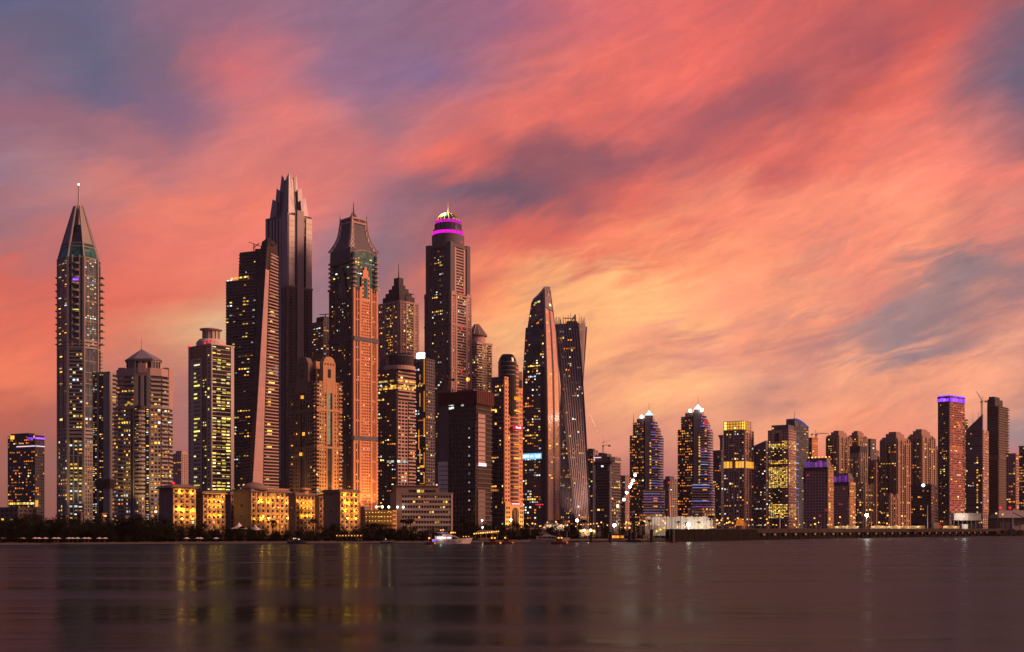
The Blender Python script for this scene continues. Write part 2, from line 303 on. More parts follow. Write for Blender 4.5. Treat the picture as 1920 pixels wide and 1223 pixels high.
class B:
    """a building: near corner at photo column xc, left edge xl, right edge xr, distance d; local x runs along the left face, y along the right face"""
    def __init__(s, name, label, d, xl, xc, xr, t=None, dep=None, cat='skyscraper', group=None, joined=None, base=GZ, seed=None):
        kc, kl, kr = (xc - 960) / F, (xl - 960) / F, (xr - 960) / F
        cx = kc * d
        def ws(t):
            return (cx - kl * d) / (math.cos(t) + kl * math.sin(t)), ((kr * d - cx) / (math.sin(t) - kr * math.cos(t)) if xr > xc else (dep or 30.))
        if t is None:
            best = min((abs(math.log(max(1e-3, a) / max(1e-3, b))), q) for q in [R(i) for i in range(8, 80)] for a, b in [ws(q)] if a > 0 and b > 0)
            t = best[1]
        else: t = R(t)
        s.t = t; s.d = d; s.W, s.D = ws(t)
        if dep: s.D = dep
        s.cx = cx; s.base = base; s.off = 0.0
        s.root = thing(name, label, cat, (cx, d, base), -t, group)
        s.L = Face((-s.W, 0), (0, 0)); s.Rf = Face((0, 0), (0, s.D)); s.Bk = Face((-s.W, s.D), (-s.W, 0))
        s.joined = joined if joined is not None else d > 1440
        s.jb = {}
        s.rnd = random.Random(seed if seed is not None else int(xl * 13 + d))
    def z(s, py): return WZ(py, s.d + s.off) - s.base   # off: how far behind the near corner the feature stands
    def sl(s, px):   # distance along left face for a photo column
        k = (px - 960) / F; return s.W - (s.cx - k * s.d) / (math.cos(s.t) + k * math.sin(s.t))
    def sr(s, px):
        k = (px - 960) / F; return (k * s.d - s.cx) / (math.sin(s.t) - k * math.cos(s.t))
    def m(s, px): return px / F * s.d    # photo pixels to metres at this distance
    def part(s, mb, name, mat, kind=None, parent=None, smooth=False): return mb.obj(name, mat, parent or s.root, kind, smooth)
    def box(s, name, mat, x0, x1, y0, y1, z0, z1, parent=None):
        return lnk(name, unit(mat), parent or s.root, Matrix(((x1 - x0, 0, 0, x0), (0, y1 - y0, 0, y0), (0, 0, z1 - z0, z0), (0, 0, 0, 1))))
    def fb(s, f, name, mat, s0, s1, z0, z1, o0, o1, force=False):
        if s.joined and not force:
            mb = s.jb.setdefault((name, mat), MB()); mw = f.mat(s0, s1, z0, z1, o0, o1)
            mb.hexa([mw @ Vector(p) for p in ((0, 0, 0), (1, 0, 0), (1, 1, 0), (0, 1, 0), (0, 0, 1), (1, 0, 1), (1, 1, 1), (0, 1, 1))])
        else: return lnk(name, unit(mat), s.root, f.mat(s0, s1, z0, z1, o0, o1))
    def done(s):
        for (name, mat), mb in s.jb.items(): s.part(mb, name, mat, 'stuff')
        s.jb = {}
        return s
    def q(s, px, y): return (px - 960) / F * (s.d + y) - s.cx   # local x of a photo column at depth y (unrotated building)
    def lit(s, f, s0, s1, z0, z1, nb, nf, p, mats=('warm', 'warm', 'amber', 'yellow', 'warm', 'cool', 'dim'), o=.1, run=.35, hw=.78, hh=.52):
        bw = (s1 - s0) / nb; fh = (z1 - z0) / nf
        for j in range(nf):
            on = False; pf = .7 if (nb > 2 and s.rnd.random() < .35 * p) else min(.95, p * 2.0 * s.rnd.uniform(.4, 1.6))
            for i in range(nb):
                q = pf if not on else max(pf, run)
                if s.rnd.random() < q:
                    mt = (last if on else s.rnd.choice(mats)); last = mt; on = True
                    a = s0 + (i + .5 - hw / 2 * s.rnd.uniform(.45, 1.08)) * bw; b = s0 + (i + .5 + hw / 2 * s.rnd.uniform(.45, 1.08)) * bw
                    c = z0 + (j + .5 - hh * .42) * fh
                    lnk('lit_window', unit(mt), s.root, f.mat(a, b, c, c + hh * fh * s.rnd.uniform(.5, 1.08), -.02, o))
                else: on = False
    def seg(s, f, s0, s1, z0, z1, style, wall='beige', nb=4, fh=3.6, pw=.32, bh=.4, proud=.5, p=0.0, mats=('warm', 'warm', 'amber', 'yellow', 'warm', 'cool', 'dim'), hh=.5, hw=.72):
        nf = max(1, round((z1 - z0) / fh)); fh = (z1 - z0) / nf; bw = (s1 - s0) / nb
        if style in ('grid', 'fins'):
            w_ = bw * pw
            for i in range(nb + 1):
                c = s0 + i * bw; a, b = max(s0, c - w_ / 2), min(s1, c + w_ / 2)
                s.fb(f, 'pier', wall, a, b, z0, z1, -.3, proud)
        if style in ('grid', 'bands', 'balc'):
            for j in range(nf + 1):
                c = z0 + j * fh; a, b = max(z0, c - bh * fh / 2), min(z1 + .2, c + bh * fh / 2)
                pr = proud - .07 if style == 'grid' else proud
                if style == 'balc':
                    if j == nf: continue
                    s.fb(f, 'balcony', wall, s0 + bw * .04, s1 - bw * .04, c - .12 * fh, c + bh * fh - .12 * fh, -.3, pr)
                else: s.fb(f, 'floor_band', wall, s0, s1, a, b, -.3, pr)
        if style == 'blank':
            s.fb(f, 'wall_panel', wall, s0, s1, z0, z1, -.3, proud)
        if style == 'punch':   # solid wall with recessed-looking framed dark panes
            s.fb(f, 'wall_panel', wall, s0, s1, z0, z1, -.3, proud * .6)
            for j in range(nf):
                for i in range(nb):
                    a = s0 + (i + .5 - hw / 2) * bw; c = z0 + (j + .5 - hh / 2) * fh
                    s.fb(f, 'window', 'kglass', a, a + hw * bw, c, c + hh * fh, 0, proud * .6 + .12)
        if p > 0:
            s.lit(f, s0, s1, z0, z1, nb, nf, p, mats, o=(proud * .6 + .25) if style == 'punch' else (proud + .06 if s.joined and style == 'grid' else .12), hh=hh, hw=hw)
    def body(s, mat, ztop, zbot=0., name='curtain_wall', ins=0.0, x0=None, x1=None, y0=None, y1=None):
        return s.part(MB().box(-s.W + ins if x0 is None else x0, -ins if x1 is None else x1, ins if y0 is None else y0, s.D - ins if y1 is None else y1, zbot, ztop), name, mat)
    def roofring(s, mat, z, h=1.6, o=.5, name='parapet'):
        return s.box(name, mat, -s.W - o, o, -o, s.D + o, z, z + h)
    def mast(s, x, y, z0, z1, r=.5, mat='steel', name='mast'):
        return s.part(MB().tube((x, y, z0), (x, y, z1), r, r * .3, 6), name, mat)
    def beacon(s, x, y, z, r=1.0, mat='red', name='beacon'):
        return s.part(MB().ball((x, y, z), r), name, mat)
def pbands(bl, poly, zs, h, wallmat, o=.5, name='floor_band', z2=None):
    me = MB().prism(offs(poly, o), 0, h).mesh(name, wallmat)
    for q in zs: lnk(name, me, bl.root, Matrix.Translation((0, 0, q)))
def faces_of(poly): return [Face(poly[i], poly[(i + 1) % len(poly)]) for i in range(len(poly))]
def rng(a, b, step):
    n = max(1, round((b - a) / step)); return [a + (b - a) * i / n for i in range(n)]
WARM = ('warm', 'warm', 'amber', 'yellow', 'warm', 'cool', 'dim')
AMB = ('amber', 'warm', 'amber', 'dim')
def flood(b, p, aim, en, col=(1, .42, .08), size=80):  # added spots lending a warm city glow to lower facades
    sp = bpy.data.lights.new('facade_glow_spot', 'SPOT'); sp.energy = en; sp.color = col; sp.spot_size = R(size); sp.spot_blend = .8; sp.shadow_soft_size = .5
    lo = lnk('facade_glow_spot', sp, b.root); lo.location = p; lo.rotation_euler = Vector(aim).to_track_quat('-Z', 'Y').to_euler()
    fx = MB().box(-.6, .6, -.5, .5, -1.6, -.5).obj('glow_spot_box', 'black', b.root); fx.location = p
# ---------------------------------------------------------------- water, land
def water_mat():
    m, n = newmat('sea_water')
    pos = n.n('ShaderNodeNewGeometry').outputs['Position']
    mp = n.n('ShaderNodeMapping', {'Vector': pos, 'Scale': (.010, .05, 1)}).outputs[0]
    n1 = n.noise(mp, 1.0, 4, .6, .3).outputs[0]
    mp2 = n.n('ShaderNodeMapping', {'Vector': pos, 'Scale': (.12, .35, 1)}).outputs[0]
    n2 = n.noise(mp2, 1.0, 3, .5).outputs[0]
    bmp = n.n('ShaderNodeBump', {'Height': n.m('ADD', n.m('MULTIPLY', n1, .8), n.m('MULTIPLY', n2, .045)), 'Strength': .5, 'Distance': 1.0}).outputs[0]
    sx = n.n('ShaderNodeSeparateXYZ', {0: pos}).outputs[0]
    wind = n.smooth(n.m('ADD', sx, n.m('MULTIPLY', n.m('SUBTRACT', n1, .5), 50.0)), -25.0, 70.0)   # open water to the right is wind roughened, the lee of the beach lies calm
    ro = n.m('ADD', n.m('MULTIPLY_ADD', n1, .42, .0), n.m('MULTIPLY', wind, .08))
    df = n.n('ShaderNodeBsdfDiffuse', {'Color': (.004, .005, .006, 1)}).outputs[0]
    gs = n.n('ShaderNodeBsdfGlossy', {'Color': (.125, .155, .178, 1), 'Roughness': ro, 'Normal': bmp}).outputs[0]
    n.n('ShaderNodeOutputMaterial', {'Surface': n.n('ShaderNodeAddShader', {0: df, 1: gs}).outputs[0]})
    return m
M['water'] = water_mat()
o = MB().prism([(-14000, -600), (14000, -600), (14000, 16000), (-14000, 16000)], -.3, 0).obj('sea', 'water'); o['kind'] = 'structure'
# ================================================================ the towers, from the left
# --- far hotel with violet roof edge
b = B('hotel_tower', 'dark hotel tower with a violet lit roof edge beyond the trees', 1300, 15, 66, 83, t=28, cat='hotel', joined=True)
zt = b.z(816)
b.body('glass', zt)
b.seg(b.L, 0, b.W, b.z(975), zt, 'grid', 'mauve', 15, 3.4, .4, .45, .4, .16, AMB, hh=.5)
b.seg(b.Rf, 0, b.D, b.z(975), b.z(822), 'grid', 'mauve', 5, 3.4, .4, .45, .4, .08, ('amber', 'dim'))
b.box('plant_room', 'dark', -b.W * .95, -b.W * .3, 2, b.D - 2, zt, b.z(811))
b.fb(b.L, 'led_strip', 'violet', b.sl(53), b.W, b.z(823), b.z(820), .3, .9, True); b.fb(b.Rf, 'led_strip', 'violet', 0, b.D, b.z(823), b.z(820), .3, .9, True)
b.fb(b.L, 'led_strip', 'pinkled', b.sl(32), b.W, b.z(837.2), b.z(835.6), .4, .9, True); b.fb(b.Rf, 'led_strip', 'pinkled', 0, b.D, b.z(837.2), b.z(835.6), .4, .9, True)
b.fb(b.L, 'led_strip', 'pinkled', b.sl(37), b.W, b.z(956.5), b.z(955), .4, .9, True)
for i in range(14): b.fb(b.L, 'lit_window', 'yellow', b.W * (.02 + .069 * i), b.W * (.02 + .069 * i + .05), b.z(946), b.z(942), .1, .55, True)
b.fb(b.L, 'lit_sign', 'gold', b.sl(21), b.sl(27), b.z(822), b.z(815), .2, 1.0, True); b.fb(b.L, 'lit_window', 'gold', b.sl(67), b.sl(72), b.z(950), b.z(938), .2, .7, True)
b.done()
b = B('low_block', 'low grey block with a flat roof beside the far hotel', 940, -40, 34, 40, t=12, cat='building', dep=24, joined=False)
b.body('glass', b.z(954)); b.seg(b.L, 0, b.W, 0, b.z(954), 'grid', 'dgrey', 9, 3.4, .4, .5, .4, .05, AMB); b.seg(b.Rf, 0, b.D, 0, b.z(954), 'grid', 'dgrey', 4, 3.4, .4, .5, .4); b.roofring('dgrey', b.z(954), 1.2)

# --- pointed tower with a needle
b = B('pointed_tower', 'tall glass tower with a steep pyramid crown and needle spire', 1040, 106, 148, 190, t=0, dep=36, joined=False)
q = lambda px, y=20: b.q(px, y)
P = [(q(109, 12), 12), (q(127.5, 0), 0), (q(157, 0), 0), (q(182.5, 11), 11), (q(187, 22), 22), (q(168, 36), 36), (q(138, 38), 38), (q(113, 28), 28)]
b.off = 10.0
zs = b.z(487); zm = b.z(652)
b.part(MB().prism(P, 0, zs), 'curtain_wall', 'bglass')
fs = faces_of(P)
fl, fc, fr, fe = fs[0], fs[1], fs[2], fs[3]
def edge_piers(pts, z0, z1, mat, wd, parent_b, name='pier'):
    for p in pts:
        me = MB().prism([(p[0] - wd, p[1] - wd), (p[0] + wd, p[1] - wd), (p[0] + wd, p[1] + wd), (p[0] - wd, p[1] + wd)], z0, z1); parent_b.part(me, name, mat)
edge_piers(P[:5], 0, zs + .4, 'beige', .95, b)
# upper shaft: big glass fields split by thin transoms, balconied core
for zz in [b.z(y_) for y_ in (487, 494, 532, 568, 605, 640)]:
    for f_ in (fl, fr, fe): b.fb(f_, 'transom', 'beige', .8, f_.len - .8, zz - .45, zz + .25, -.2, .35)
for f_, n_ in ((fl, 1), (fr, 2)):
    for i in range(1, n_ + 1): b.fb(f_, 'mullion', 'beige', f_.len * i / (n_ + 1) - .16, f_.len * i / (n_ + 1) + .16, zm, zs, -.2, .25)
for s0 in (fc.len * .28, fc.len * .74): b.fb(fc, 'pier', 'beige', s0 - .5, s0 + .5, zm, b.z(483), -.3, 1.1)
bal = MB().prism([(fc.len * .25 * math.cos(R(a_)), -2.1 * abs(math.sin(R(a_)))) for a_ in range(180, 361, 20)], 0, 1.5).mesh('balcony', 'beige')
cxm = (q(127.5, 0) + q(157, 0)) / 2 + .15
for k, zz in enumerate(rng(b.z(640), b.z(487), 5.9)): lnk('balcony', bal, b.root, Matrix.Translation((cxm, -.1, zz)))
for y_, mt in ((524, 'violet'), (528.5, 'violet'), (585, 'lime'), (535, 'yellow'), (548, 'warm'), (587, 'lime')): b.fb(fc, 'lit_window', mt, fc.len * .31, fc.len * .71, b.z(y_ + 1.6), b.z(y_ - 1.6), 0, .35)
b.lit(fl, 1, fl.len - 1, zm, zs, 3, 42, .1, WARM, o=.2); b.lit(fr, 1, fr.len - 1, zm, zs, 5, 42, .09, ('warm', 'yellow', 'yellow', 'cool'), o=.2)
# lower shaft
for zz in [b.z(y_) for y_ in (644, 650, 656)]:
    me = MB().prism(offs(P, .8), 0, 1.6).mesh('cornice', 'beige'); lnk('cornice', me, b.root, Matrix.Translation((0, 0, zz)))
for zz in [b.z(y_) for y_ in (808, 815, 822)]:
    me = MB().prism(offs(P, .9), 0, 1.9).mesh('cornice', 'beige'); lnk('cornice', me, b.root, Matrix.Translation((0, 0, zz)))
b.seg(fc, .9, fc.len - .9, b.z(806), b.z(658), 'bands', 'beige', 4, 3.3, bh=.36, proud=.9, p=.20, mats=('yellow', 'yellow', 'warm', 'cool'))
b.seg(fl, 1, fl.len - 1, b.z(806), b.z(658), 'fins', 'beige', 2, 3.6, .06, p=.12); b.seg(fr, 1, fr.len - 1, b.z(806), b.z(658), 'fins', 'beige', 3, 3.6, .07, p=.10)
for f_ in (fl, fr):
    for zz in rng(b.z(806), b.z(658), 10.5): b.fb(f_, 'transom', 'beige', .6, f_.len - .6, zz - .3, zz + .3, -.2, .3)
b.seg(fl, .8, fl.len - .8, b.z(975), b.z(826), 'grid', 'beige', 4, 3.4, .42, .38, .5, .16); b.seg(fc, .9, fc.len - .9, b.z(975), b.z(826), 'fins', 'beige', 3, 3.4, .22, .5, .5, .3, ('yellow', 'warm', 'cool', 'warm')); b.seg(fr, .8, fr.len - .8, b.z(975), b.z(826), 'grid', 'beige', 5, 3.4, .42, .38, .5, .18)
for zz in rng(b.z(975), b.z(826), 13): b.fb(fc, 'transom', 'beige', .6, fc.len - .6, zz - .4, zz + .4, -.2, .6)
# side balconies standing off both edges
for side, x0, x1, y0, y1 in ((0, q(103.5, 14), q(110, 14), 14, 25), (1, q(183, 13), q(193.5, 13), 12, 18)):
    for zz in rng(b.z(646), b.z(508), 5.9): b.box('balcony', 'beige', x0, x1, y0, y1, zz, zz + 1.1)
for zz in rng(b.z(800), b.z(655), 3.3): b.box('balcony', 'beige', q(183, 13), q(189.5, 13), 12, 18, zz, zz + 1.1)
# glazed shoulders, then the pyramid of stone ribs round an open core
b.off = 20.0
zA, zB, zC = zs, b.z(463), b.z(388)
def at_scale(k, cy_=20.): return [(p[0] * k + (1 - k) * q(147), cy_ + (p[1] - cy_) * k) for p in P]
S1 = at_scale(.80); S2 = at_scale(.22)
b.part(MB().prism(P, zA, zB, S1), 'sloped_glazing', 'gglass')
b.part(MB().prism(at_scale(.70), zB, b.z(425), at_scale(.34)), 'crown_core', 'lglass')
for i in range(8):
    a0, a1, a2 = P[i], S1[i], S2[i]
    b.part(MB().tube((a0[0], a0[1], zA), (a1[0], a1[1], zB), .95, .9, 5).tube((a1[0], a1[1], zB), (a2[0], a2[1], zC), .9, .7, 5), 'rib', 'beige')
for i in (0, 2, 4, 6):
    j = (i + 1) % 8; A, Bq = S1[i], S1[j]; A2, B2 = S2[i], S2[j]
    b.part(MB().hexa([(A[0], A[1], zB), (Bq[0], Bq[1], zB), (Bq[0], Bq[1] + .6, zB), (A[0], A[1] + .6, zB), (A2[0], A2[1], zC), (B2[0], B2[1], zC), (B2[0], B2[1] + .6, zC), (A2[0], A2[1] + .6, zC)]), 'crown_panel', 'beige')
for zz in (zA, zB, b.z(470)):
    k = 1 - .2 * (zz - zA) / (zB - zA); b.part(MB().prism(offs(at_scale(k), .5), zz - .4, zz + .5), 'cornice', 'beige')
b.part(MB().lathe([(2.4, zB), (2.2, b.z(400)), (1.3, b.z(388)), (.75, b.z(384)), (.6, b.z(348))], 10, q(147.5), 20), 'spire', 'pale'); b.part(MB().ball((q(147.5), 20, b.z(346)), .65), 'spire_lamp', 'lamp')
b.fb(fr, 'lit_window', 'warm', 3, 7, b.z(478.5), b.z(476), -4.2, -1.9)

for k in (-8, 6): flood(b, (k, -16, 14), (0, .25, 1), 26000, (1, .55, .2))
# --- slim slab beside it
b = B('slab_tower', 'slim slab tower with a blank beige wall and dark glass strips', 985, 174, 206, 220, t=24, dep=30, joined=False)
zt = b.z(700)
b.body('kglass', zt)
s_ = b.sl
b.fb(b.L, 'wall_panel', 'beige', s_(182.5), s_(186), 0, zt, -.3, .5); b.fb(b.L, 'wall_panel', 'beige', s_(194.5), b.W, b.z(898), zt, -.3, .55); b.fb(b.L, 'wall_panel', 'beige', s_(194.5), b.W, 0, b.z(916), -.3, .55)
b.box('sky_box', 'kglass', -b.W * .75, 1.2, -1.4, b.D * .8, b.z(915.6), b.z(898.5))
b.seg(b.Rf, 0, b.D, 0, zt, 'grid', 'beige', 3, 3.5, .5, .5, .5, .14); b.lit(b.L, 0, s_(182), 0, zt, 2, 78, .22, ('warm', 'yellow', 'cool', 'dim')); b.lit(b.L, s_(186.5), s_(194), 0, zt, 2, 78, .1, WARM)
b.roofring('beige', zt, 1.5); b.box('plant_room', 'grey', -b.W * .6, -2, 3, b.D - 3, zt, b.z(696))

# --- stepped tower with pyramid roof
b = B('pyramid_roof_tower', 'beige stepped apartment tower under a grey pyramid roof', 940, 213, 267, 322, t=0, dep=40, cat='apartment tower', joined=False)
q = lambda px, y=8: b.q(px, y)
qm = lambda px: px / F * 940
b.off = 10.0
zl = b.z(768); zu = b.z(693)
lo = [(q(x_, y_), y_) for x_, y_ in ((214, 16), (221, 7), (232, 3), (250, 0), (282, 0), (302, 3), (314, 7), (321, 16))] + [(q(319, 40), 40), (q(222, 40), 40)]
up = [(q(x_, y_), y_) for x_, y_ in ((220, 14), (232, 5), (252, 1), (282, 1), (302, 5), (317, 14))] + [(q(315, 38), 38), (q(228, 38), 38)]
b.part(MB().prism(lo, 0, zl), 'lower_wall', 'glass'); b.part(MB().prism(up, zl, zu), 'upper_wall', 'glass')
fL = faces_of(lo); fU = faces_of(up)
for i, f_ in enumerate(fL[:8]):
    if i in (2, 4): b.seg(f_, 0, f_.len * .74 if i == 2 else f_.len, 0, zl, 'grid', 'beige', 3, 3.3, .3, .42, .6, .24)
    elif i == 3: pass
    else: b.seg(f_, 0, f_.len, 0, zl, 'balc', 'beige', 2, 3.3, bh=.42, proud=1.5, p=.16)
# bowed middle bay between two dark glass strips
bay = [(q(253, 0), 3)] + [(q(262.5, 0) + qm(9.5) * math.cos(R(a_)), 1 + 4.2 * math.sin(R(a_))) for a_ in range(180, 361, 30)] + [(q(272, 0), 3)]
b.part(MB().prism(bay, 0, zl + 2), 'bay', 'glass'); pbands(b, bay, rng(b.z(932), zl, 3.3), 1.5, 'beige', .45)
fb_ = faces_of(bay)
for f_ in fb_[1:7]:
    b.seg(f_, 0, f_.len, 0, b.z(932), 'grid', 'beige', 1, 3.3, .5, .5, .45, .2); b.lit(f_, 0, f_.len, b.z(932), zl, 1, 50, .14, WARM, o=.3, hh=.4)
b.fb(fL[3], 'wall_panel', 'beige', 0, .9, 0, zl, -.2, .6); b.fb(fL[3], 'wall_panel', 'beige', fL[3].len - .9, fL[3].len, 0, zl, -.2, .6)
b.lit(fL[3], fL[3].len * .75, fL[3].len - 1, 0, zl, 1, 55, .3, ('cool', 'yellow', 'warm'), o=.2)
b.part(MB().prism(offs(lo, 1.0), zl, zl + 1.6), 'cornice', 'beige')
for i, f_ in enumerate(fU[:5]):
    if i == 2:
        for a_, c_ in ((.0, .24), (.40, .60), (.78, 1.)): b.fb(f_, 'pier', 'beige', f_.len * a_, f_.len * c_, zl, zu, -.3, .9)
    else: b.seg(f_, 0, f_.len, zl + 2, b.z(707), 'balc', 'beige', 3, 3.3, bh=.42, proud=1.2, p=.14)
b.part(MB().prism(offs(up, .7), b.z(707), zu), 'frieze', 'pink')
b.fb(fU[2], 'pier', 'pink', fU[2].len * .25, fU[2].len * .75, zu - 4, b.z(684), -2, 1.4)
for sx in (q(221.5, 12), q(305, 12)): b.box('corner_turret', 'pink', sx, sx + qm(12), 12, 24, zl + 1, b.z(689))
dr = [(q(237, 12), 12), (q(252, 6), 6), (q(286, 6), 6), (q(301, 12), 12), (q(299, 30), 30), (q(240, 30), 30)]
b.part(MB().prism(dr, zu, b.z(676)), 'attic', 'pink')
for f_ in faces_of(dr)[:3]: b.seg(f_, .5, f_.len - .5, zu, b.z(677), 'grid', 'beige', 3, 6, .3, .25, .5); 
for f_ in faces_of(dr)[:3]:
    for i in range(3): b.fb(f_, 'window', 'kglass', f_.len * (i / 3 + .08), f_.len * (i / 3 + .25), zu + 1, b.z(678.5), .0, .12)
b.part(MB().prism(offs(dr, 1.3), b.z(676), b.z(674.5)), 'cornice', 'beige')
b.off = 18.0
ap = [(q(265.5, 18) + .3 * c_, 18 + .3 * s2) for c_, s2 in ((-1, 0), (-.5, -1), (.5, -1), (1, 0), (1, 1), (-1, 1))]
b.part(MB().prism(offs(dr, .3), b.z(676.2), b.z(655), ap), 'roof', 'blade'); b.mast(q(265.5, 18), 18, b.z(656), b.z(632), .35)
for (px_, py_, mt) in ((243, 759, 'yellow'), (249, 762, 'yellow'), (237, 763, 'yellow'), (305, 792, 'cool'), (301, 793, 'cool'), (309, 791, 'cool')):
    f_ = fU[1] if px_ < 260 else fL[6]
    b.fb(f_, 'lit_window', mt, f_.len * (.2 if px_ in (237, 301) else .45 if px_ in (243, 305) else .7), f_.len * (.4 if px_ in (237, 301) else .65 if px_ in (243, 305) else .9), b.z(py_ + 2), b.z(py_ - 2), 0, 1.3)

for k in (-14, 2, 16): flood(b, (k, -16, 14), (0, .25, 1), 30000, (1, .5, .14))
# --- pale block far behind
b = B('hazy_block', 'pale stepped block far behind, left of the round crowned tower', 2300, 322, 340, 356, t=38, cat='building', joined=True)
b.body('lglass', b.z(852)); b.seg(b.L, 0, b.W, 0, b.z(852), 'grid', 'pink', 5, 3.6, .45, .4, .4, .02, AMB); b.seg(b.Rf, 0, b.D, 0, b.z(852), 'grid', 'pink', 4, 3.6, .45, .4, .4); b.roofring('pink', b.z(852), 2); b.box('plant_room', 'pink', -b.W * .7, -3, 3, b.D * .7, b.z(852), b.z(845)); b.done()

# --- office tower with round crown
b = B('round_crown_tower', 'white and dark glass office tower with a round flared crown', 1180, 354, 396, 438, t=42, cat='office tower', joined=False)
zt = b.z(646); z0 = 0
b.body('kglass', zt)
fh = 4.25
b.seg(b.L, 0, b.W * .1, 0, zt, 'grid', 'pale', 1, fh, .5, .5, .6); 
b.fb(b.L, 'wall_panel', 'pale', b.W * .1, b.W * .60, 0, b.z(668), -.3, .45)
for zz in rng(0, b.z(668), fh): b.fb(b.L, 'window', 'kglass', b.W * .24, b.W * .54, zz + .9, zz + 2.7, .2, .6)
for zz in rng(0, b.z(668), fh):
    if b.rnd.random() < .34: b.fb(b.L, 'lit_window', 'lime', b.W * .26, b.W * .26 + b.W * b.rnd.choice((.08, .14, .26)), zz + 1.1, zz + 2.5, .3, .68)
b.lit(b.L, b.W * .62, b.W * .80, 0, b.z(668), 2, 58, .16, ('lime', 'lime', 'yellow'))
b.seg(b.L, b.W * .82, b.W, 0, zt, 'punch', 'pale', 1, fh, proud=.7, hh=.42, hw=.45, p=.05, mats=('lime',))
rw = b.D * .86
for zz in rng(0, zt, fh): b.fb(b.Rf, 'transom', 'pale', .4, rw, zz, zz + .5, -.2, .35)
b.lit(b.Rf, .6, rw, 0, zt, 4, 58, .24, ('lime', 'lime', 'lime', 'yellow'), run=.6, hw=.95, hh=.5)
b.fb(b.Rf, 'wall_panel', 'pale', rw, b.D, 0, zt + 1, -.3, .8); b.fb(b.Rf, 'wall_panel', 'pale', 0, .9, 0, zt + .6, -.3, .75)
b.roofring('pale', zt, 1.3, .9)
cx_, cy_ = -b.W * .5, b.D * .5; rr = min(b.W, b.D); b.off = b.D * .5
b.part(MB().lathe([(rr * .56, zt + 1.2), (rr * .56, b.z(641)), (rr * .46, b.z(635)), (rr * .32, b.z(634))], 24, cx_, cy_), 'terrace', 'pale')
crown_ = b.part(MB().lathe([(rr * .30, b.z(634)), (rr * .30, b.z(619)), (rr * .43, b.z(616.5)), (rr * .43, b.z(615)), (rr * .2, b.z(613))], 24, cx_, cy_), 'crown', 'pale')
for k in range(14):
    a_ = 2 * math.pi * k / 14; b.box('crown_fin', 'grey', cx_ + rr * .315 * math.cos(a_) - .4, cx_ + rr * .315 * math.cos(a_) + .4, cy_ + rr * .315 * math.sin(a_) - .4, cy_ + rr * .315 * math.sin(a_) + .4, b.z(634), b.z(619), parent=crown_)
b.beacon(-b.W + .2, 0, b.z(647.5), 1.6); b.beacon(-.6, -.6, b.z(644), 1.7); b.beacon(-b.W * .25, -.8, b.z(645), 1.2)

# --- twisted dark tower whose balcony side, coloured pink for the warm sun, widens downwards
b = B('twisting_dark_tower', 'dark twisting tower with a blade top and slanting balcony side painted sunset pink', 1266, 424, 470, 523, t=40, joined=False)
d_ = 1266
def gp(px, dy): return ((px - 960) / F * (d_ + dy), d_ + dy)
rt = b.root; rt.rotation_euler = (0, 0, 0); rt.location = (0, 0, GZ)
def ring(f):  # f: 0 at the ground, 1 at photo row 470
    xc_ = 468 + 32 * f; xr_ = 523 - 2 * f; xl_ = 424
    return [gp(xl_, 26), gp(xc_, 0 + 6 * f), gp(xr_, 30), gp(xl_ + 52, 62)]
b.off = 10.0
zH = b.z(470); zS = b.z(522)
b.part(MB().loft([[(*p, 0) for p in ring(0)], [(*p, zS * .5) for p in ring(zS * .5 / zH)], [(*p, zS) for p in ring(zS / zH)]]), 'lower_glazing', 'kglass')
u0 = ring(zS / zH); u1 = ring(1.0)
def cut(r_, k): return [tuple(a + (c - a) * k for a, c in zip(r_[0], r_[1])), r_[1], r_[2], tuple(a + (c - a) * k for a, c in zip(r_[3], r_[2]))]
b.part(MB().loft([[(*p, zS) for p in cut(u0, .32)], [(*p, zH) for p in cut(u1, .34)]]), 'upper_glazing', 'kglass')
bl = cut(u1, .84); zK = b.z(447)
b.part(MB().loft([[(*p, zH) for p in bl], [(bl[0][0] + 2, bl[0][1], b.z(454)), (bl[1][0] + 1.5, bl[1][1], zK), (bl[2][0] - .5, bl[2][1], b.z(478) + 16), (bl[3][0] + 1, bl[3][1], b.z(470) + 6)]]), 'blade', 'kglass')
nf = round(zH / 3.55)
